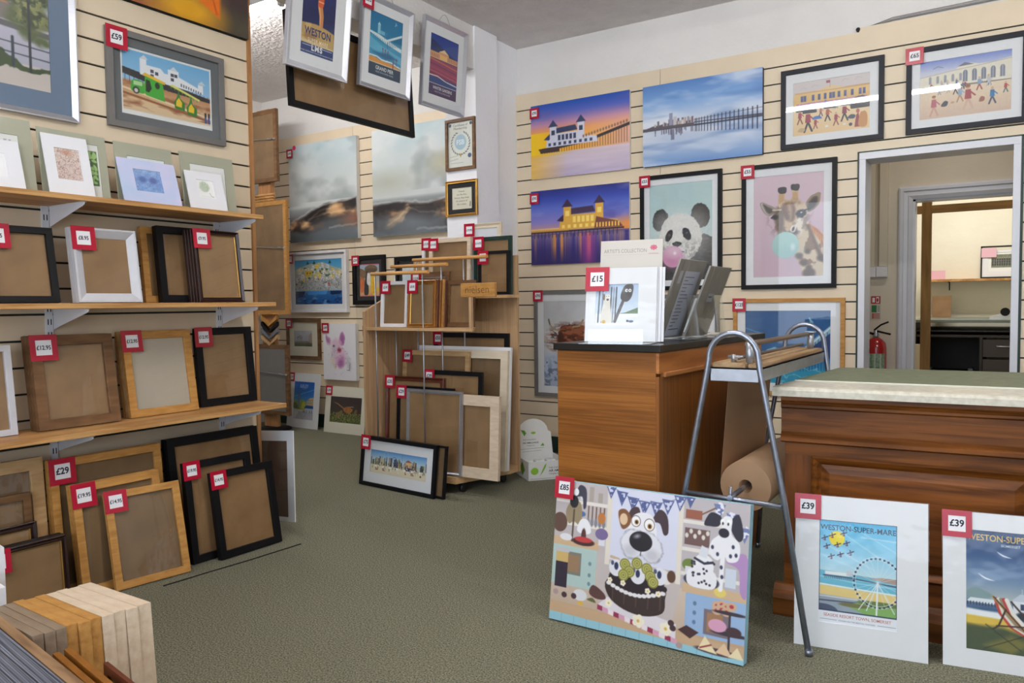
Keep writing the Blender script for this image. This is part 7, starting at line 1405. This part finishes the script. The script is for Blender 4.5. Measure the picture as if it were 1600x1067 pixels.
b = MB(); n = 40; RO, RI = .090, .024; L0 = .58
for (rad, y) in ((RI, 0), (RO, 0), (RO, L0), (RI, L0)):
    for k in range(n): g = 2*math.pi*k/n; b.v.append((rad*math.cos(g), y, rad*math.sin(g)))
for i in range(4):
    j = (i+1) % 4
    for k in range(n): k2 = (k+1) % n; b.face((i*n+k, i*n+k2, j*n+k2, j*n+k), 0, None, i in (1, 3))
b.build('roll', KRAFT, r)
b = MB(); b.v = [(-.0902, 0, 0), (-.0902, L0, 0), (-.060, L0, .400), (-.060, 0, .400), (-.0907, 0, 0), (-.0907, L0, 0), (-.0605, L0, .400), (-.0605, 0, .400)]
for q in ((0, 1, 2, 3), (7, 6, 5, 4), (0, 3, 7, 4), (1, 5, 6, 2), (2, 6, 7, 3), (0, 4, 5, 1)): b.face(q)
b.build('hanging_sheet', KRAFT, r)

# ------------------------------------------------------------------ leaning pictures in front
canvas('canvas_print', 'canvas of cartoon dogs in a cake kitchen with £85 tag', -.983, 2.258, 0, -.3, 8.5, .660, .465, .035, P_('dog_kitchen'), price='£85', ts=.073, tz=.01, edge=mat('pale_blue_canvas_edge', (150, 196, 214), .7))
mounted('mounted_print', 'white mounted WESTON-SUPER-MARE big wheel poster, £39', -.385, 2.500, 0, 9.5, 9, .372, .462, MOUNTW, (.071, .083, .073, .078), P_('big_wheel'), price='£39', ts=.078)
mounted('mounted_print', 'white mounted WESTON-SUPER-MARE deckchair poster, lower right', .005, 2.580, 0, 9, 9, .345, .446, MOUNTW, (.060, .060, .05, .055), P_('deckchair'), price='£39', ts=.078)

# ------------------------------------------------------------------ frames standing in the near left corner
YB = -8.6; u = Vector((math.cos(R(YB)), math.sin(R(YB)), 0)); bb = Vector((-math.sin(R(YB)), math.cos(R(YB)), 0))
def near(label, tr, d, mt, w_=.36, h_=.365, rz=-6, side=None, kind='flat', fw=.03, yb=YB, z=.02):
    p = Vector((tr[0], tr[1], 0))-Vector((math.cos(R(yb)), math.sin(R(yb)), 0))*(w_/2*math.cos(R(rz))+h_*math.sin(R(rz)))
    frame('empty_frame', label, p.x, p.y, z, yb, 0, w_, h_, d, fw, mt, kind, rollz=rz, back=MDF)
p0 = Vector((-1.641, 1.0, 0))
kinds = [('pale ash', ASHF)]*4+[('oak', OAKF)]*3+[('grey brown', GREYWD)]*3
off = 0; widths = [.030, .024, .024, .024, .022, .022, .022, .020, .020, .020]; jit = [0, .006, 0, .004, 0, .006, -.004, .002, .004, 0]
nm = {'pale ash': ['farthest', 'second farthest', 'third farthest', 'nearest'], 'oak': ['farthest', 'middle', 'nearest'], 'grey brown': ['farthest', 'middle', 'nearest']}
cnt = {}
for i, (kname, m_) in enumerate(kinds):
    c = cnt.get(kname, 0); cnt[kname] = c+1
    q = p0-bb*off+u*jit[i]; near(f'{nm[kname][c]} {kname} deep frame in the near left corner row', (q.x, q.y), widths[i], m_)
    off += widths[i]+.0012
for lb, (x, y), yb, m_ in (('farther thin gold frame in the near left corner', (-1.27, .738), -9.5, GOLDB), ('nearer thin gold frame in the near left corner', (-1.27, .716), -9.5, GOLDB)):
    near(lb, (x, y), .012, m_, w_=.315, h_=.392, rz=0, yb=yb, z=0, fw=.018)
near('dark red brown thin frame in the near left corner', (-1.10, .736), .008, MAHO, w_=.36, h_=.392, rz=0, yb=-9.5, z=0, fw=.018)
near('rough brown frame edge in the near left corner', (-1.10, .676), .020, RUST, w_=.85, h_=.40, rz=0, yb=-8, z=0, fw=.04)
RIB = mat('ribbed_black_silver', (22, 25, 36), .4, .1, c2=(128, 134, 148), scale=5, stretch=(.5, 60, 60), detail=1)
for k in range(3):
    near(['farthest', 'middle', 'nearest'][k]+' of three ribbed black and silver frames in the near left corner', (-1.18, .664-.027*k), .026, RIB, w_=.80, h_=.40, rz=0, yb=-8, z=0, fw=.03)
near('white frame nearest the camera in the lower left corner', (-1.46, .615), .02, WHITEF, w_=.50, h_=.40, rz=0, yb=-8, z=0, fw=.04)
near('tall white frame standing at the far left edge', (-2.245, .962), .03, WHITEF, w_=.40, h_=.44, rz=0, yb=-8, z=0, fw=.03)
near('lower white frame standing beside the tall white frame', (-2.085, .893), .03, WHITEF, w_=.30, h_=.385, rz=0, yb=-8, z=0, fw=.03)

# ------------------------------------------------------------------ groups for the repeats
GR = {'mounted_card': 'mounted cards on the top shelf', 'shelf_upright': 'slotted shelf uprights on the left partition', 'moulding_sample': 'chevron moulding samples on the alcove stand',
      'greeting_print': 'white mounted prints in the holder on the plinth', 'switch_box': 'socket boxes on the corridor wall', 'cable_trunking': 'cable trunkings on the corridor wall',
      'acrylic_easel': 'acrylic easels on the plinth', 'sleeved_print': 'grey backed prints on the plinth', 'paper_note': 'pink notes in the back room', 'canvas_print': 'canvas prints about the shop', 'framed_certificate': 'framed certificates on the pier'}
for o in list(col.objects):
    if o.parent is not None or 'label' not in o or 'group' in o: continue
    n_ = o.name.split('.')[0]; x, y, z = o.location
    if n_ in GR: o['group'] = GR[n_]
    elif n_ == 'empty_frame':
        if y < 1.1: g = 'frames standing in the near left corner'
        elif x > -3.3 and y > 3: g = 'empty frames on the rack shelves' if z > .5 else 'empty frames in the lower rack'
        else: g = 'empty frames on the middle shelf' if z > 1 else 'empty frames on the lowest shelf' if z > .5 else 'empty frames on the floor by the left partition'
        o['group'] = g
    elif n_ == 'hanging_frame': o['group'] = 'frames hanging from the beam' if x > -4 else 'frames hung on the alcove stand'
    elif n_ == 'framed_print': o['group'] = 'framed prints on the left partition' if x < -3 and y < 3 else 'black framed prints by the rack foot' if y < 4 else 'framed prints in the alcove' if x < -3.5 else 'framed prints on the back wall'
    elif n_ == 'mounted_print': o['group'] = 'mounted prints leaning in the alcove' if x < -4 else 'mounted prints leaning on the shop floor'
    elif n_ == 'wall_shelf' and y == 0: o['group'] = 'pine shelves on the left partition'
